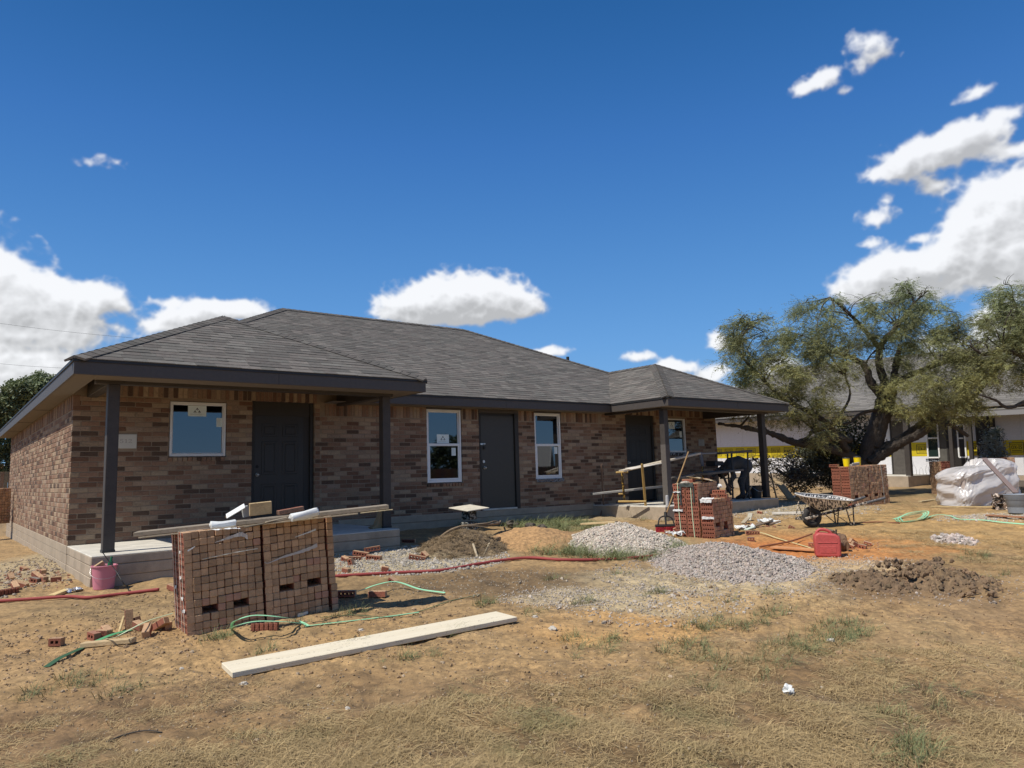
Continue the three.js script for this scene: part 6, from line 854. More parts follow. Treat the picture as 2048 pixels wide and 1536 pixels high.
{ // the worker, bent over on the right porch; one skin from a field of capsules
  const foot = V(14.561,0.09,1.728), left = V(-R2[0], 0, -R2[1]), fw = V(-F2[0], 0, -F2[1]), p = thing('person', 'person in dark work clothes bending over at the right end of the porch', 'person', foot.toArray());
  const at2 = (l, y, f) => V(0, 0, 0).addScaledVector(left, l).addScaledVector(fw, f).setY(y);
  const J = { hipL: at2(-.14, .78, .09), hipR: at2(-.16, .80, -.09), kneeL: at2(.02, .45, .10), kneeR: at2(-.14, .44, -.10), ankL: at2(.0, .09, .11), ankR: at2(-.22, .09, -.10), toeL: at2(.16, .04, .13), toeR: at2(-.06, .04, -.10), pel: at2(-.15, .84, 0), mid: at2(.03, .93, 0), chest: at2(.22, .89, 0), shL: at2(.29, .84, .17), shR: at2(.31, .86, -.17), neck: at2(.36, .78, 0), head: at2(.44, .68, .0), elL: at2(.24, .58, .24), haL: at2(.34, .36, .20), elR: at2(.50, .72, -.24), haR: at2(.68, .56, -.18) };
  const field = (bones, N, S, mat, col, name, parent, ctr) => { const mc = new MarchingCubes(N, new THREE.MeshStandardMaterial(), false, false, 300000), h = S / 2; mc.isolation = 0;
    for (let z = 0; z < N; z++) for (let y = 0; y < N; y++) for (let x = 0; x < N; x++) { const q = V((x - N / 2) / (N / 2) * h, (y - N / 2) / (N / 2) * h, (z - N / 2) / (N / 2) * h).add(ctr); let s = 0; for (const [a, b, ra, rb] of bones) { const ab = b.clone().sub(a), tt = clamp(q.clone().sub(a).dot(ab) / ab.lengthSq(), 0, 1), dd = q.distanceTo(a.clone().addScaledVector(ab, tt)) - mix(ra, rb, tt); s += Math.exp(-dd * 38); } mc.field[x + y * N + z * N * N] = Math.log(s) / 38; }
    mc.update(); const n = mc.count ?? mc.geometry.drawRange.count, P = mc.positionArray.slice(0, n * 3), Nn = mc.normalArray.slice(0, n * 3); const g = new THREE.BufferGeometry(); const a = new Float32Array(n * 3), b = new Float32Array(n * 3), c = new Float32Array(n * 3); for (let i = 0; i < n; i++) { const v = V(P[i * 3], P[i * 3 + 1], P[i * 3 + 2]).multiplyScalar(h).add(ctr); a.set([v.x, v.y, v.z], i * 3); b.set([Nn[i * 3], Nn[i * 3 + 1], Nn[i * 3 + 2]], i * 3); c.set(col(v), i * 3); }
    g.setAttribute('position', new THREE.BufferAttribute(a, 3)); g.setAttribute('normal', new THREE.BufferAttribute(b, 3)); g.setAttribute('color', new THREE.BufferAttribute(c, 3)); g.deleteAttribute('normal'); g.computeVertexNormals(); const m = mergeVertices((g.deleteAttribute('normal'), g), 1e-4); m.computeVertexNormals(); return mesh(name, m, mat, parent); };
  const hand = (w, e, o) => { const d = w.clone().sub(e).normalize(), s = o, f = []; const palm = w.clone().addScaledVector(d, .07); f.push([w, palm, .026, .03]); for (let i = -1.5; i <= 1.5; i++) { const b = palm.clone().addScaledVector(s, i * .02), k = b.clone().addScaledVector(d, .04).add(V(0, -.006, 0)), tip = k.clone().addScaledVector(d, .03 - Math.abs(i) * .004).add(V(0, -.018, 0)); f.push([b, k, .0095, .009], [k, tip, .009, .0075]); } const th = w.clone().addScaledVector(d, .025).addScaledVector(s, -.03), t2 = th.clone().addScaledVector(d, .045).addScaledVector(s, -.018); f.push([th, t2, .011, .009]); return f; };
  const bones = [[J.pel, J.mid, .15, .14], [J.mid, J.chest, .14, .155], [J.chest, J.neck, .12, .06], [J.chest, J.shL, .10, .075], [J.chest, J.shR, .10, .075], [J.hipL, J.kneeL, .105, .075], [J.hipR, J.kneeR, .105, .075], [J.pel, J.hipL, .13, .11], [J.pel, J.hipR, .13, .11], [J.kneeL, J.ankL, .075, .055], [J.kneeR, J.ankR, .075, .055], [J.ankL, J.toeL, .05, .04], [J.ankR, J.toeR, .05, .04], [J.shL, J.elL, .068, .052], [J.elL, J.haL, .05, .034], [J.shR, J.elR, .068, .052], [J.elR, J.haR, .05, .034], [J.neck, J.head, .055, .06]];
  field(bones, 110, 1.9, M.vsoft, (v) => { const l = v.clone().dot(left); return v.y < .11 ? [.05, .035, .025] : v.y < .78 && l < .12 ? [.045, .052, .062] : [.075, .078, .082]; }, 'body', p, V(.0, .55, 0).addScaledVector(left, .12));
  const hd = J.head, up = left.clone().multiplyScalar(.72).add(V(0, -.69, 0)).normalize(), face = left.clone().multiplyScalar(-.6).add(V(0, -.8, 0)).negate().multiplyScalar(-1).normalize();
  const hb = [[hd.clone(), hd.clone().addScaledVector(up, .07), .082, .085], [hd.clone().addScaledVector(face, .03), hd.clone().addScaledVector(face, .05).addScaledVector(up, -.03), .06, .045], [hd.clone().addScaledVector(face, .088), hd.clone().addScaledVector(face, .10).addScaledVector(up, -.02), .012, .014], [hd.clone().addScaledVector(fw, .085), hd.clone().addScaledVector(fw, .088).addScaledVector(up, -.03), .014, .012], [hd.clone().addScaledVector(fw, -.085), hd.clone().addScaledVector(fw, -.088).addScaledVector(up, -.03), .014, .012]];
  field(hb, 64, .42, M.vsoft, (v) => { const q = v.clone().sub(hd); return q.dot(up) > .03 || q.dot(face) < -.03 ? [.02, .017, .015] : [.22, .12, .08]; }, 'head', p, hd.clone());
  field([...hand(J.haL, J.elL, fw), ], 60, .34, M.vsoft, () => [.24, .13, .085], 'hand', p, J.haL.clone().addScaledVector(J.haL.clone().sub(J.elL).normalize(), .06));
  field([...hand(J.haR, J.elR, fw), ], 60, .34, M.vsoft, () => [.24, .13, .085], 'hand', p, J.haR.clone().addScaledVector(J.haR.clone().sub(J.elR).normalize(), .06));
  const hoe = tag(mesh('hoe_handle', tube([[14.629,0.1,1.77], [14.314,0.423,2.202]], .016, 6, 8), std({ color: lin(.30, .29, .27) })), 'pale tool handle at the feet of the bending worker', 'tool');
}

// ================================================================ trees, the next house, fences and wires
M.bark = std({ color: lin(.085, .068, .055), map: T.bark, bumpMap: T.barkBump, bumpScale: .02, roughness: .95 });
M.leaf = new THREE.MeshPhysicalMaterial({ color: lin(1, 1, 1), roughness: .75, transmission: .3, thickness: 0, side: THREE.DoubleSide });
function sprayGeo(seed, leaves, L, leaflet, wide) { // a drooping twig with feathery leaves
  const r = RNG(seed), pos = [];
  const quad = (a, d, n, l, w) => { const t = n.clone().multiplyScalar(w / 2), b = a.clone().addScaledVector(d, l * .5), c = a.clone().addScaledVector(d, l); for (const q of [a, b.clone().add(t), c, a, c, b.clone().sub(t)]) pos.push(q.x, q.y, q.z); };
  for (let i = 0; i < leaves; i++) {
    const a0 = r() * 6.28, base = V(rr(-.03, .03, r), -rr(0, L * .35, r), rr(-.03, .03, r)), dir = V(Math.cos(a0) * .75, rr(-.75, .5, r), Math.sin(a0) * .75).normalize(), n = Math.floor(rr(6, 10, r)), side = dir.clone().cross(V(0, 1, 0)).normalize(), p = base.clone(), len = L * rr(.3, .6, r);
    for (let k = 0; k < n; k++) { p.addScaledVector(dir, len / n); dir.y -= .07; dir.normalize(); for (const s of [-1, 1]) quad(p, dir.clone().multiplyScalar(.75).addScaledVector(side, s * .65).normalize(), V(r() - .5, r() - .5, r() - .5).normalize(), leaflet * rr(.7, 1.2, r), wide); }
    quad(base, dir, side, len, .004);
  }
  const g = new THREE.BufferGeometry(); g.setAttribute('position', new THREE.Float32BufferAttribute(pos, 3)); g.computeVertexNormals(); return g;
}
// limbs: [points with their distance], thick, thin; twigs grow from each
function growTree(name, label, base, limbs, blobs, opt) {
  const t = thing(name, label, 'tree', base), b = V(...base), r = RNG(opt.seed), wood = [], ends = [];
  const local = (p) => V(...p).sub(b), all = [];
  limbs.forEach(([pts, r0, r1], i) => { const P = pts.map(local), g = rough(tube(P, r0, Math.max(24, P.length * 9), 10, r1), r0 * .16, 5, i * 3); mesh(i === 0 ? 'trunk' : 'limb', g, M.bark, t); const c = new THREE.CatmullRomCurve3(P); for (let k = 0; k < 24; k++) all.push(c.getPointAt(k / 23)); });
  const spots = [];
  for (const [c, ra, rb, n] of blobs) { const C = local(c); for (let i = 0; i < n * (opt.dens ?? 1); i++) { let v; do v = V(rr(-1, 1, r), rr(-1, 1, r), rr(-1, 1, r)); while (v.lengthSq() > 1); const k = .35 + .65 * Math.pow(v.length(), .5); v.normalize().multiplyScalar(k * (1 + .25 * n3(v.x * 2 + C.x, v.y * 2 + C.y, v.z * 2))); const S = C.clone().add(V(v.x * ra, v.y * rb, v.z * ra)); if (opt.gap && n3(S.x * 1.15 + 3, S.y * 1.3, S.z * 1.15) < opt.gap) continue; spots.push(S); }
    // boughs that reach into this part of the crown
    let near = all[0]; for (const q of all) if (q.distanceTo(C) < near.distanceTo(C)) near = q;
    for (let k = 0; k < opt.boughs; k++) { const e = C.clone().add(V(rr(-.8, .8, r) * ra, rr(-.3, .9, r) * rb, rr(-.8, .8, r) * ra)), m = near.clone().lerp(e, .5).add(V(rr(-.2, .2, r), rr(.0, .3, r), rr(-.2, .2, r))); const rad = opt.bough * rr(.7, 1.2, r); wood.push(tube([near, m, e], rad, 14, 6, rad * .3)); for (let j = 0; j < 4; j++) { const s = m.clone().lerp(e, rr(0, 1, r)), f = s.clone().add(V(rr(-.45, .45, r) * ra, rr(-.3, .4, r) * rb, rr(-.45, .45, r) * ra)); wood.push(tube([s, s.clone().lerp(f, .5).add(V(0, .06, 0)), f], rad * .4, 8, 5, rad * .15)); } } }
  if (wood.length) mesh('bough', join(wood), M.bark, t);
  const kinds = opt.geo.map(() => []);
  for (const p of spots) { const hi = clamp((p.y - opt.lo) / (opt.hi - opt.lo), 0, 1), k = rr(.7, 1.25, r) * (1 + .35 * n3(p.x * .9, p.y * .9, p.z * .9)), w = rr(0, .35, r); kinds[Math.floor(r() * kinds.length)].push({ p: [p.x, p.y, p.z], yaw: r() * 6.28, rx: rr(-.3, .3, r), s: rr(.7, 1.35, r), c: opt.cols[0].map((c, j) => mix(c, opt.cols[1][j], clamp(hi + w - .15, 0, 1)) * k) }); }
  opt.geo.forEach((g, i) => stuff(scatter('crown', g, M.leaf, kinds[i], t)));
  return t;
}
const SP = [sprayGeo(1, 11, .55, .052, .013), sprayGeo(2, 13, .7, .048, .012), sprayGeo(3, 9, .45, .055, .014)];
const mesq = { seed: 5, dens: .8, gap: -.03, boughs: 4, bough: .026, geo: SP, lo: 1.8, hi: 6.2, cols: [[.29, .26, .075], [.235, .275, .125]] };
growTree('mesquite_tree', 'spreading feathery mesquite tree with low crooked limbs behind the far bundles', [20.896,0.269,1.807], [
  [[[20.902,0.163,1.795], [20.778,0.924,1.816], [20.928,1.751,2.06], [21.183,2.737,2.282], [21.237,3.343,2.417]], .28, .15],
  [[[20.92,1.367,2.122], [20.992,2.183,2.431], [21.117,2.779,2.62], [21.256,3.689,2.74], [21.44,4.455,2.874]], .17, .07],
  [[[20.722,0.772,1.877], [19.989,1.21,1.629], [19.004,1.431,1.408], [18.069,1.542,1.209], [17.158,1.804,1.052], [16.295,1.957,0.916], [15.704,2.022,0.849], [15.102,2.072,0.772]], .16, .04],
  [[[18.253,1.542,1.225], [18.69,1.591,1.445], [19.033,1.68,1.725], [19.892,1.603,1.87]], .12, .10],
  [[[16.953,1.86,1.03], [16.728,2.126,1.023], [16.778,2.446,1.111], [16.83,2.752,1.198]], .05, .02], [[[15.899,2.01,0.871], [16.082,2.291,1.056], [16.113,2.523,1.117]], .035, .015], [[[18.136,1.569,1.266], [18.285,1.757,1.538], [18.31,2.105,1.739], [18.212,2.465,1.718]], .045, .02],
  [[[20.699,0.92,2.009], [20.965,1.387,2.67], [21.094,1.707,3.33], [21.189,2.02,3.707], [21.157,2.341,3.859]], .17, .09],
  [[[20.855,1.219,2.049], [21.28,1.567,2.687], [21.524,1.988,3.197], [21.555,2.292,3.523], [21.762,2.671,3.997]], .15, .08],
  [[[21.414,2.002,4.007], [21.689,1.778,4.185], [21.904,1.598,4.325]], .07, .05],
  [[[21.212,2.888,2.328], [20.897,3.355,2.155], [20.897,3.92,1.986], [20.672,4.24,1.606], [20.106,4.446,1.198]], .14, .05],
  [[[21.241,3.266,2.408], [21.06,3.957,2.374], [21.093,4.487,2.481], [21.246,5.045,2.941], [21.633,5.709,3.344]], .13, .04], [[[21.089,4.336,2.455], [20.604,5.037,2.186], [19.991,5.642,1.93], [19.673,5.956,1.732]], .08, .03],
  [[[19.848,1.309,1.79], [18.991,2.044,1.748], [18.159,2.396,1.666], [17.366,2.785,1.365], [16.641,3.388,1.149], [16.198,3.963,0.894], [16.012,4.32,0.804]], .10, .03],
  [[[21.174,3.301,2.744], [21.556,3.644,3.477], [21.978,3.83,4.088], [22.458,3.778,4.708], [22.709,3.476,5.112]], .09, .03], [[[21.057,2.533,2.28], [20.384,2.385,1.99], [20.06,2.133,1.827], [19.551,2.068,1.549]], .06, .03], [[[18.469,1.823,1.436], [19.014,2.044,1.766], [19.328,2.333,1.927], [19.628,2.918,2.122], [19.481,3.51,2.099]], .06, .025],
], [
  [[16.418,4.132,0.836], .75, .75, 330], [[16.25,4.774,0.804], .45, .5, 120], [[17.015,3.475,1.199], .9, .7, 380], [[16.833,4.823,1.264], .35, .5, 90], [[18.778,4.898,1.511], .9, .9, 460], [[20.071,5.261,1.934], 1.1, .9, 560], [[18.58,3.729,1.688], 1.0, .7, 380], [[21.139,5.246,2.633], 1.0, .8, 430], [[21.767,5.983,3.235], .5, .55, 190], [[21.908,5.021,3.452], .9, .8, 420],
  [[21.238,4.019,2.012], 1.1, .5, 160], [[21.771,4.05,3.706], 1.0, .9, 480], [[21.229,2.908,3.619], 1.2, .7, 560], [[21.964,3.244,4.243], .9, .8, 380], [[22.422,4.283,4.503], .7, .8, 260], [[17.507,2.681,1.458], .9, .5, 300], [[18.456,2.478,1.654], .7, .4, 140], [[18.056,1.856,1.758], .5, .35, 70], [[21.341,2.424,4.142], .9, .45, 260], [[15.98,2.569,1.02], .5, .3, 60], [[18.572,4.313,1.261], .7, .7, 200],
], mesq);
growTree('mesquite_tree', 'second feathery mesquite tree whose crown enters at the right edge', [24.055,0.185,6.162], [
  [[[24.059,0.115,6.154], [23.88,1.392,6.211], [23.596,2.532,6.166], [23.214,3.393,6.002]], .30, .14], [[[23.398,3.104,6.1], [22.628,3.661,5.843], [21.827,3.932,5.518], [21.224,3.825,5.16], [20.936,4.083,4.976]], .12, .03], [[[23.214,3.393,6.002], [22.944,4.25,5.924], [22.569,4.969,5.743], [22.314,5.543,5.634]], .10, .03], [[[23.533,2.675,6.139], [22.453,2.525,5.787], [21.737,2.32,5.454], [21.339,2.528,5.305], [20.893,2.668,5.108]], .08, .025],
], [[[22.378,5.4,5.661], .7, .6, 260], [[22.802,4.82,5.901], 1.0, .9, 440], [[21.795,4.67,5.351], .7, .7, 260], [[22.285,3.814,5.6], 1.0, .8, 460], [[21.454,3.669,5.187], .7, .6, 230], [[23.465,5.078,6.456], 1.2, 1.2, 500], [[23.425,3.668,6.208], 1.2, 1, 400]], { ...mesq, seed: 9 });
// broad leaved plants
function leafGeo(seed, n, L, w) { const r = RNG(seed), pos = []; for (let i = 0; i < n; i++) { const a = V(rr(-.12, .12, r), rr(-.12, .12, r), rr(-.12, .12, r)), d = V(rr(-1, 1, r), rr(-.7, .7, r), rr(-1, 1, r)).normalize(), s = d.clone().cross(V(rr(-.4, .4, r), 1, rr(-.4, .4, r))).normalize(), l = L * rr(.7, 1.3, r), m = a.clone().addScaledVector(d, l * .5), e = a.clone().addScaledVector(d, l).add(V(0, -l * .12, 0)), b1 = m.clone().addScaledVector(s, w / 2), b2 = m.clone().addScaledVector(s, -w / 2); for (const q of [a, b1, e, a, e, b2]) pos.push(q.x, q.y, q.z); } const g = new THREE.BufferGeometry(); g.setAttribute('position', new THREE.Float32BufferAttribute(pos, 3)); g.computeVertexNormals(); return g; }
const LG = [leafGeo(1, 16, .085, .045), leafGeo(2, 14, .10, .05)], LGb = [leafGeo(4, 14, .16, .085), leafGeo(5, 12, .19, .09)];
function shrub(label, base, blobs, opt) { const o = growTree('shrub', label, base, opt.stems, blobs, opt); o.userData.category = 'shrub'; return o; }
shrub('dark leafy shrub growing under the low limbs of the mesquite', [20.774,0.014,0.78], [[[20.647,1.267,0.874], .95, .6, 420], [[20.043,0.892,0.602], .8, .6, 300], [[21.258,1.648,1.152], .8, .7, 300], [[20.995,0.552,1.034], .7, .5, 200], [[19.511,0.444,0.375], .5, .4, 90]],
  { seed: 21, boughs: 5, bough: .018, geo: LG, lo: 0, hi: 2, cols: [[.10, .07, .035], [.055, .075, .028]], stems: [[[[20.774,0.014,0.78], [20.613,0.722,0.763], [20.331,1.356,0.642]], .05, .02], [[[20.836,0.012,0.828], [21.076,0.865,1.018], [21.321,1.646,1.201]], .05, .02]] });
shrub('bare twiggy brush between the right corner post and the shrub', [18.588,0.095,-0.013], [[[17.814,0.717,0.119], .6, .5, 14], [[18.968,0.914,0.408], .9, .5, 26], [[18.653,0.465,0.732], .7, .35, 30]],
  { seed: 23, boughs: 16, bough: .018, geo: LG, lo: 0, hi: 2, cols: [[.14, .10, .05], [.09, .10, .04]], stems: [[[[17.613,1.168,0.033], [18.105,0.786,0.101], [18.389,0.478,0.147], [18.435,0.103,0.507]], .03, .012], [[[18.187,0.807,0.422], [18.531,0.543,0.649], [18.769,0.49,0.826], [19.232,0.666,1.213]], .05, .02], [[[18.479,0.397,0.587], [18.888,0.486,0.917], [19.354,0.587,1.296]], .03, .012]] });
shrub('pale flowering upright shrub beside the right bundle at the edge', [24.488,0.809,4.042], [[[24.46,1.351,4.104], .28, .5, 110], [[24.455,0.965,4.041], .3, .25, 60]], { seed: 25, boughs: 3, bough: .012, geo: LG, lo: .3, hi: 1.4, cols: [[.42, .42, .36], [.12, .15, .07]], stems: [[[[24.492,0.731,4.033], [24.444,1.661,4.139]], .03, .01]] });
growTree('oak_tree', 'dark green leafy tree rising behind the left end of the house', [1.466,1.328,-35.449], [[[[1.466,1.328,-35.449], [1.462,3.48,-35.121], [1.78,5.62,-34.544]], .3, .1]], [[[1.975,6.016,-34.332], 1.1, .7, 420], [[2.696,6.673,-34.947], .7, .5, 200], [[1.371,5.231,-34.922], 1.2, .8, 460], [[0.654,4.585,-35.578], 1.2, 1, 460], [[1.032,3.495,-35.452], 1.1, .9, 460], [[2.636,5.71,-35.141], 1, .7, 300], [[1.424,2.137,-35.357], .8, .6, 160]], { seed: 31, boughs: 2, bough: .04, geo: LGb, lo: 2, hi: 6, cols: [[.13, .165, .07], [.20, .24, .11]] });

// ---- the next house, still in its sheathing boards
{
  const XW = 27.3, t = thing('unfinished_house', 'next house still in white and yellow sheathing boards behind the mesquite', 'house', [XW, .42, 1.0]); t.rotation.x = .025;
  const L = (u, v, x) => 0, part = (n, g, m, l) => { const o = mesh(n, g, m, t); if (l) o.userData.label = l; return o; };
  const ZL = -10.5, ZRr = 8.0, white = std({ color: lin(.72, .72, .74), map: T.paint }), whiteLow = std({ color: lin(.54, .54, .56), map: T.conc });
  const band = (() => { const c = document.createElement('canvas'); c.width = 1024; c.height = 256; const g = c.getContext('2d'); g.fillStyle = '#c4ae08'; g.fillRect(0, 0, 1024, 256); g.fillStyle = '#c9b40a'; g.fillRect(0, 0, 1024, 40); g.textAlign = 'center';
    for (let i = 0; i < 4; i++) { const x = 128 + i * 256; g.strokeStyle = '#22220c'; g.lineWidth = 9; g.strokeRect(x - 84, 44, 168, 158); g.fillStyle = '#22220c'; g.font = 'bold 26px sans-serif'; g.fillText('STRUCTURAL', x, 82, 150); g.font = 'bold 80px sans-serif'; g.fillText('OX-IS', x, 150, 140); g.fillRect(x - 60, 172, 120, 10); }
    const k = new THREE.CanvasTexture(c); k.colorSpace = THREE.SRGBColorSpace; k.wrapS = k.wrapT = THREE.RepeatWrapping; k.repeat.set(1 / 2.44, 1); return std({ map: k, roughness: .7 }); })();
  const open = [[-1.35, -.45], [1.0 - 1, 1.42 - 1]];
  // boards 1.22 wide, each with its yellow band
  const zs = []; for (let z = ZL; z < ZRr; z += 1.22) zs.push(z);
  for (const z of zs) { const b = part('sheathing_board', place(cbox(.03, 2.34, 1.214, .003), 0, 1.17, z + .61), white); }
  for (const z of zs) { const g = new THREE.PlaneGeometry(1.214, .52).rotateY(-Math.PI / 2); const uv = g.attributes.uv; for (let i = 0; i < uv.count; i++) uv.setX(i, uv.getX(i) * 1.22 + z); g.translate(-.0175, .93, z + .61); mesh('printed_band', g, band, t); }
  part('wall', join([place(cbox(.2, 2.4, ZRr - ZL, .01), .13, 1.2, (ZL + ZRr) / 2), place(cbox(10, 2.4, .2, .01), 5.2, 1.2, ZL + .1), place(cbox(10, 2.4, .2, .01), 5.2, 1.2, ZRr - .1)]), white);
  part('foundation', join([place(cbox(10.6, .9, ZRr - ZL, .01), 5.22, -.46, (ZL + ZRr) / 2)]), M.conc);
  const dz = (z) => z - 1.0;
  part('porch_slab', bx(-1.75, -.03, -.5, -.03, dz(-2.6), dz(.9), .01), M.conc); part('porch_top', bx(-1.74, -.03, -.03, -.01, dz(-2.59), dz(.89), .005), M.concLight);
  part('fascia', join([place(cbox(.03, .2, 12.6, .003), -.9, 2.36, -4.9)]), M.trim); part('soffit', place(cbox(.9, .02, ZRr - ZL, .004), -.45, 2.33, (ZL + ZRr) / 2), M.soffit);
  part('fascia', place(cbox(.03, .18, 6.6, .003), -.92, 2.10, dz(5.6)), std({ color: lin(.26, .25, .25) }), 'grey fascia board of the right wing'); 
  for (const z of [.82, -2.45]) part('post', place(cbox(.18, 2.3, .18, .006), -1.45, 1.14, dz(z)), M.postP);
  for (const z of [2.0, 2.62]) part('post', place(cbox(.12, 2.1, .12, .006), -.75, 1.04, dz(z)), M.postP);
  const dm = std({ color: lin(.10, .09, .08), map: T.wood });
  for (const [a, b, m] of [[-.38, .12, dm], [1.73, 1.99, M.doorM], [2.65, 3.04, M.doorM]]) { const w = Math.max(b - a, .5); const d = part('door', place(cbox(.05, 2.03, w, .004), -.03, 1.02, dz((a + b) / 2)), m); mesh('door_frame', join([place(cbox(.08, 2.1, .05), -.03, 1.05, dz((a + b) / 2) - w / 2 - .03), place(cbox(.08, 2.1, .05), -.03, 1.05, dz((a + b) / 2) + w / 2 + .03)]), M.doorF, d); }
  part('grey_panel', place(cbox(.04, 2.2, .4, .004), -.03, 1.15, dz(1.46)), std({ color: lin(.12, .115, .10), map: T.conc }));
  for (const [a, b, y0, y1, ym] of [[.90, 1.29, .62, 1.86, 1.33], [1.95, 2.18, .62, 1.78, 1.3], [3.02, 3.32, 1.0, 1.62, 0]]) { const z0 = dz(a), z1 = dz(b), T2 = .05, w = part('window', join([place(cbox(.07, T2, z1 - z0), -.04, y0, (z0 + z1) / 2), place(cbox(.07, T2, z1 - z0), -.04, y1, (z0 + z1) / 2), place(cbox(.07, y1 - y0, T2), -.04, (y0 + y1) / 2, z0), place(cbox(.07, y1 - y0, T2), -.04, (y0 + y1) / 2, z1)].concat(ym ? [place(cbox(.06, .05, z1 - z0 - T2), -.04, ym, (z0 + z1) / 2)] : [])), M.vinyl); const g = new THREE.PlaneGeometry(z1 - z0, y1 - y0).rotateY(-Math.PI / 2); g.translate(-.03, (y0 + y1) / 2, (z0 + z1) / 2); mesh('pane', g, std({ color: lin(.02, .035, .03), roughness: .06 }), w); const tp = mesh('flashing_tape', place(cbox(.004, .10, z1 - z0 + .2, .001), -.019, y0 - .09, (z0 + z1) / 2), std({ color: lin(.30, .32, .36), map: T.splat }), w); }
  // roof
  const r = RNG(44), roofG = [], field = [], Y0 = 2.46, X0 = -.94, e = .15;
  const slope = (za, zb, y0, T0, l, rgt) => { for (let i = 0, s = 0; s < T0; i++, s = i * e) { const s1 = Math.min(s + e + .02, T0), la = za + s * l, ra = zb - s * rgt; let z = la; while (z < ra) { const w = rr(.25, .6, r), z1 = Math.min(z + w, ra), h = .014; const P = [[X0 + s, y0 + s * .5 + h, z], [X0 + s, y0 + s * .5 + h, z1], [X0 + s1, y0 + s1 * .5 + .002, z1], [X0 + s1, y0 + s1 * .5 + .002, z], [X0 + s, y0 + s * .5 - .004, z], [X0 + s, y0 + s * .5 - .004, z1]], k = rr(.14, .22, r), g = new THREE.BufferGeometry(); g.setAttribute('position', new THREE.Float32BufferAttribute([0, 1, 2, 0, 2, 3, 4, 5, 1, 4, 1, 0].flatMap((q) => P[q]), 3)); g.computeVertexNormals(); field.push(paint(boxUV(g), [k, k * .94, k * .86])); z += w; } } };
  slope(-12.25 - 1, 1.6, Y0, 5.2, 1, 0); slope(1.6, 9.5, Y0 - .26, 5.2, 0, 0);
  const tri = (...P) => { const g = new THREE.BufferGeometry(); const pos = []; for (let i = 1; i + 1 < P.length; i++) pos.push(...P[0], ...P[i], ...P[i + 1]); g.setAttribute('position', new THREE.Float32BufferAttribute(pos, 3)); g.computeVertexNormals(); return paint(boxUV(g), [.16, .15, .135]); };
  const rf = part('roof', join([tri([X0, Y0 - .02, -13.25], [X0, Y0 - .02, 1.6], [4.26, Y0 + 2.58, 1.6], [4.26, Y0 + 2.58, -8.05]), tri([X0, Y0 - .28, 1.6], [X0, Y0 - .28, 9.5], [4.26, Y0 + 2.32, 9.5], [4.26, Y0 + 2.32, 1.6]), tri([X0, Y0 - .02, -13.25], [4.26, Y0 + 2.58, -8.05], [9.46, Y0 - .02, -13.25]), tri([4.26, Y0 + 2.58, -8.05], [4.26, Y0 + 2.58, 9.5], [9.46, Y0 - .02, 9.5], [9.46, Y0 - .02, -13.25]), tri([X0, Y0 - .28, 9.5], [4.26, Y0 + 2.32, 9.5], [9.46, Y0 - .28, 9.5])]), M.shingle);
  stuff(mesh('shingle_field', join(field), M.shingle, rf));
  mesh('weed_stems', join(Array.from({ length: 14 }, (_, i) => tube([[-.35, 0, dz(.45) + i * .12], [-.33 + .05 * Math.sin(i), .18, dz(.43) + i * .12], [-.3, rr(.25, .5, r), dz(.42) + i * .12 + .06 * Math.cos(i * 3)]], .006, 6, 5, .002))), M.bark, t);
}
// fence and small house glimpsed past the rear corner on the left
{
  const o = V(0.591,0.391,-26.068), f = thing('wooden_fence', 'brown vertical board fence glimpsed behind the rear corner at far left', 'fence', [o.x, land(o.x, o.z) - .2, o.z]);
  for (let i = -26; i < 8; i++) mesh('picket', paint(place(cbox(.135, 1.95, .02, .004), i * .142, 1.05 + .012 * Math.sin(i * 3), 0), [.30, .20, .13].map((c) => c * rr(.85, 1.15))), M.pine, f);
  for (const y of [.4, 1.6]) mesh('rail', paint(place(cbox(34 * .142, .08, .04), -9 * .142, y, -.035), [.26, .18, .12]), M.pine, f);
  const h = V(1.666,3.406,-50.281), s = thing('orange_house', 'orange roofed house corner far away at the left edge', 'house', [h.x, land(h.x, h.z), h.z]);
  mesh('wall', place(cbox(5, 2.4, 5, .02), -2.2, 1.2, 0), std({ color: lin(.5, .45, .38) }), s); mesh('roof', place(new THREE.ConeGeometry(4.2, 1.5, 4, 1).rotateY(Math.PI / 4), -2.2, 3.1, 0), std({ color: lin(.42, .16, .07), map: T.brick }), s);
}
// overhead wires on the left
for (const [a, b, l] of [[[-4.816,15.622,-63.642], [15.901,15.3,-66.731], 'upper of the thin overhead wires at left'], [[-4.637,12.147,-64.038], [10.814,12.558,-71.106], 'middle of the thin overhead wires at left'], [[-4.532,10.126,-64.268], [7.694,10.654,-73.822], 'lowest of the thin overhead wires at left']]) { const A = V(...a), B = V(...b), m = A.clone().lerp(B, .5); m.y -= .25; tag(mesh('power_line', tube([A, m, B], .010, 24, 6), M.metalDark), l, 'wire'); }
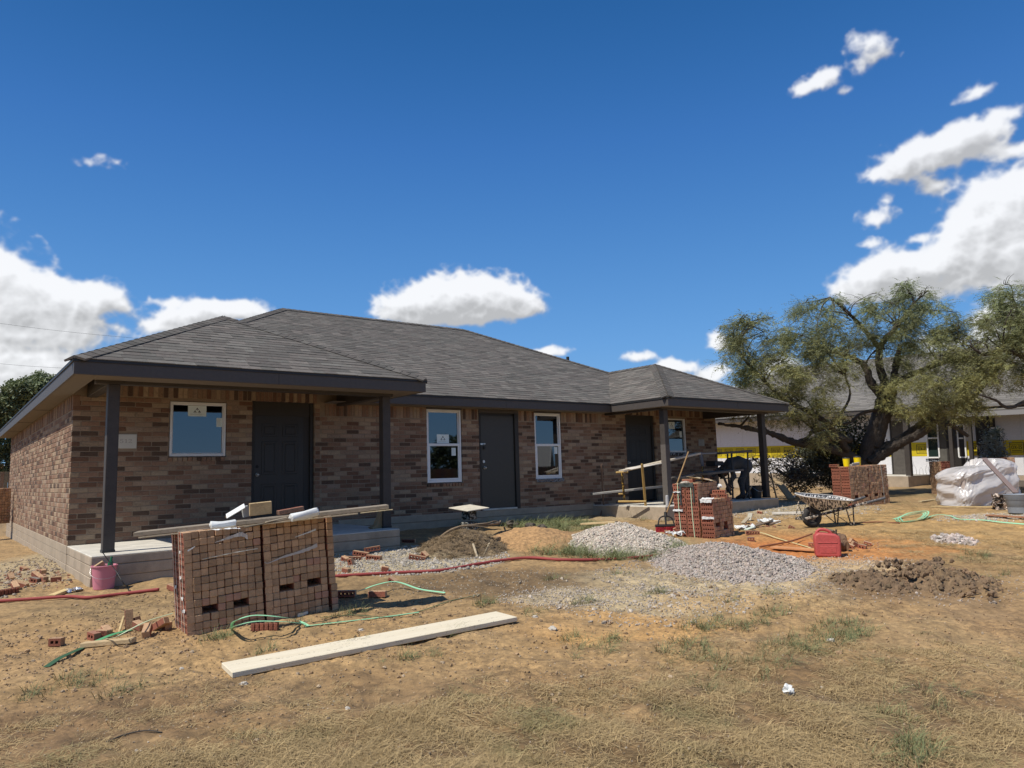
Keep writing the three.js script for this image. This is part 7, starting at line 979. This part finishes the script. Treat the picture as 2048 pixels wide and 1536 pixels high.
// what stands behind the photographer and shows in the window glass
{
  const f = thing('wooden_fence', 'board fence across the road, seen mirrored in the hung windows', 'fence', [0, -.4, 32]);
  for (let i = 0; i < 200; i++) mesh('picket', paint(place(cbox(.20, 1.75, .02, .004), -2 + i * .21, .9 + .01 * Math.sin(i * 2.3), 0), [.20, .15, .105].map((c) => c * rr(.8, 1.15))), M.pine, f);
  mesh('rail', paint(place(cbox(42, .08, .04), 19, 1.4, .04), [.2, .15, .1]), M.pine, f);
  const h = thing('white_gable_house', 'white gabled house across the road, mirrored in the right hung window', 'house', [61, -.3, 60], -.72); h.scale.set(.55, .85, .6);
  mesh('wall', join([place(cbox(7, 2.4, 8, .02), 0, 1.2, 4), prism([[-3.5, 2.4], [3.5, 2.4], [0, 5.2]], .2, 0)]), std({ color: lin(.62, .62, .62) }), h); mesh('roof', join([bar([-4, 2.15, 3.7], [0, 5.4, 3.7], 8.6, .15), bar([4, 2.15, 3.7], [0, 5.4, 3.7], 8.6, .15)]), std({ color: lin(.3, .3, .3) }), h); mesh('gable_trim', join([bar([-4, 2.15, -.7], [0, 5.4, -.7], .1, .3), bar([4, 2.15, -.7], [0, 5.4, -.7], .1, .3)]), M.vinyl, h);
  const spots = [[-6, 44, 'tall'], [10.2, 48, 'low'], [24.5, 52, 'round'], [34, 54, 'ragged'], [40, 50, 'leaning'], [74, 62, 'thin']];
  spots.forEach(([x, z, k], i) => { const wd = i === 1 ? .45 : 1, hgt = i === 0 ? 6 : 4.4 + (i % 3) * .6, b = [x, -.5, z], P = (a, c, e) => [x + a, -.5 + c, z + e]; growTree('roadside_tree', `${k} dark tree beyond the mirrored board fence across the road`, b, [[[P(0, 0, 0), P(.1, hgt * .4, 0), P(0, hgt * .8, .1)], .2, .06]], [[P(0, hgt * .75, 0), 2.4 * wd, hgt * .3, 300], [P(2.6 * wd, hgt * .5, 0), 2.6 * wd, hgt * .35, 340], [P(-2.7 * wd, hgt * .45, .3), 2.7 * wd, hgt * .35, 340]], { seed: 60 + i, boughs: 1, bough: .04, geo: [leafGeo(9, 10, .42, .22)], lo: 0, hi: hgt, cols: [[.05, .07, .03], [.07, .10, .04]] }); });
}
renderer.render(scene, camera);
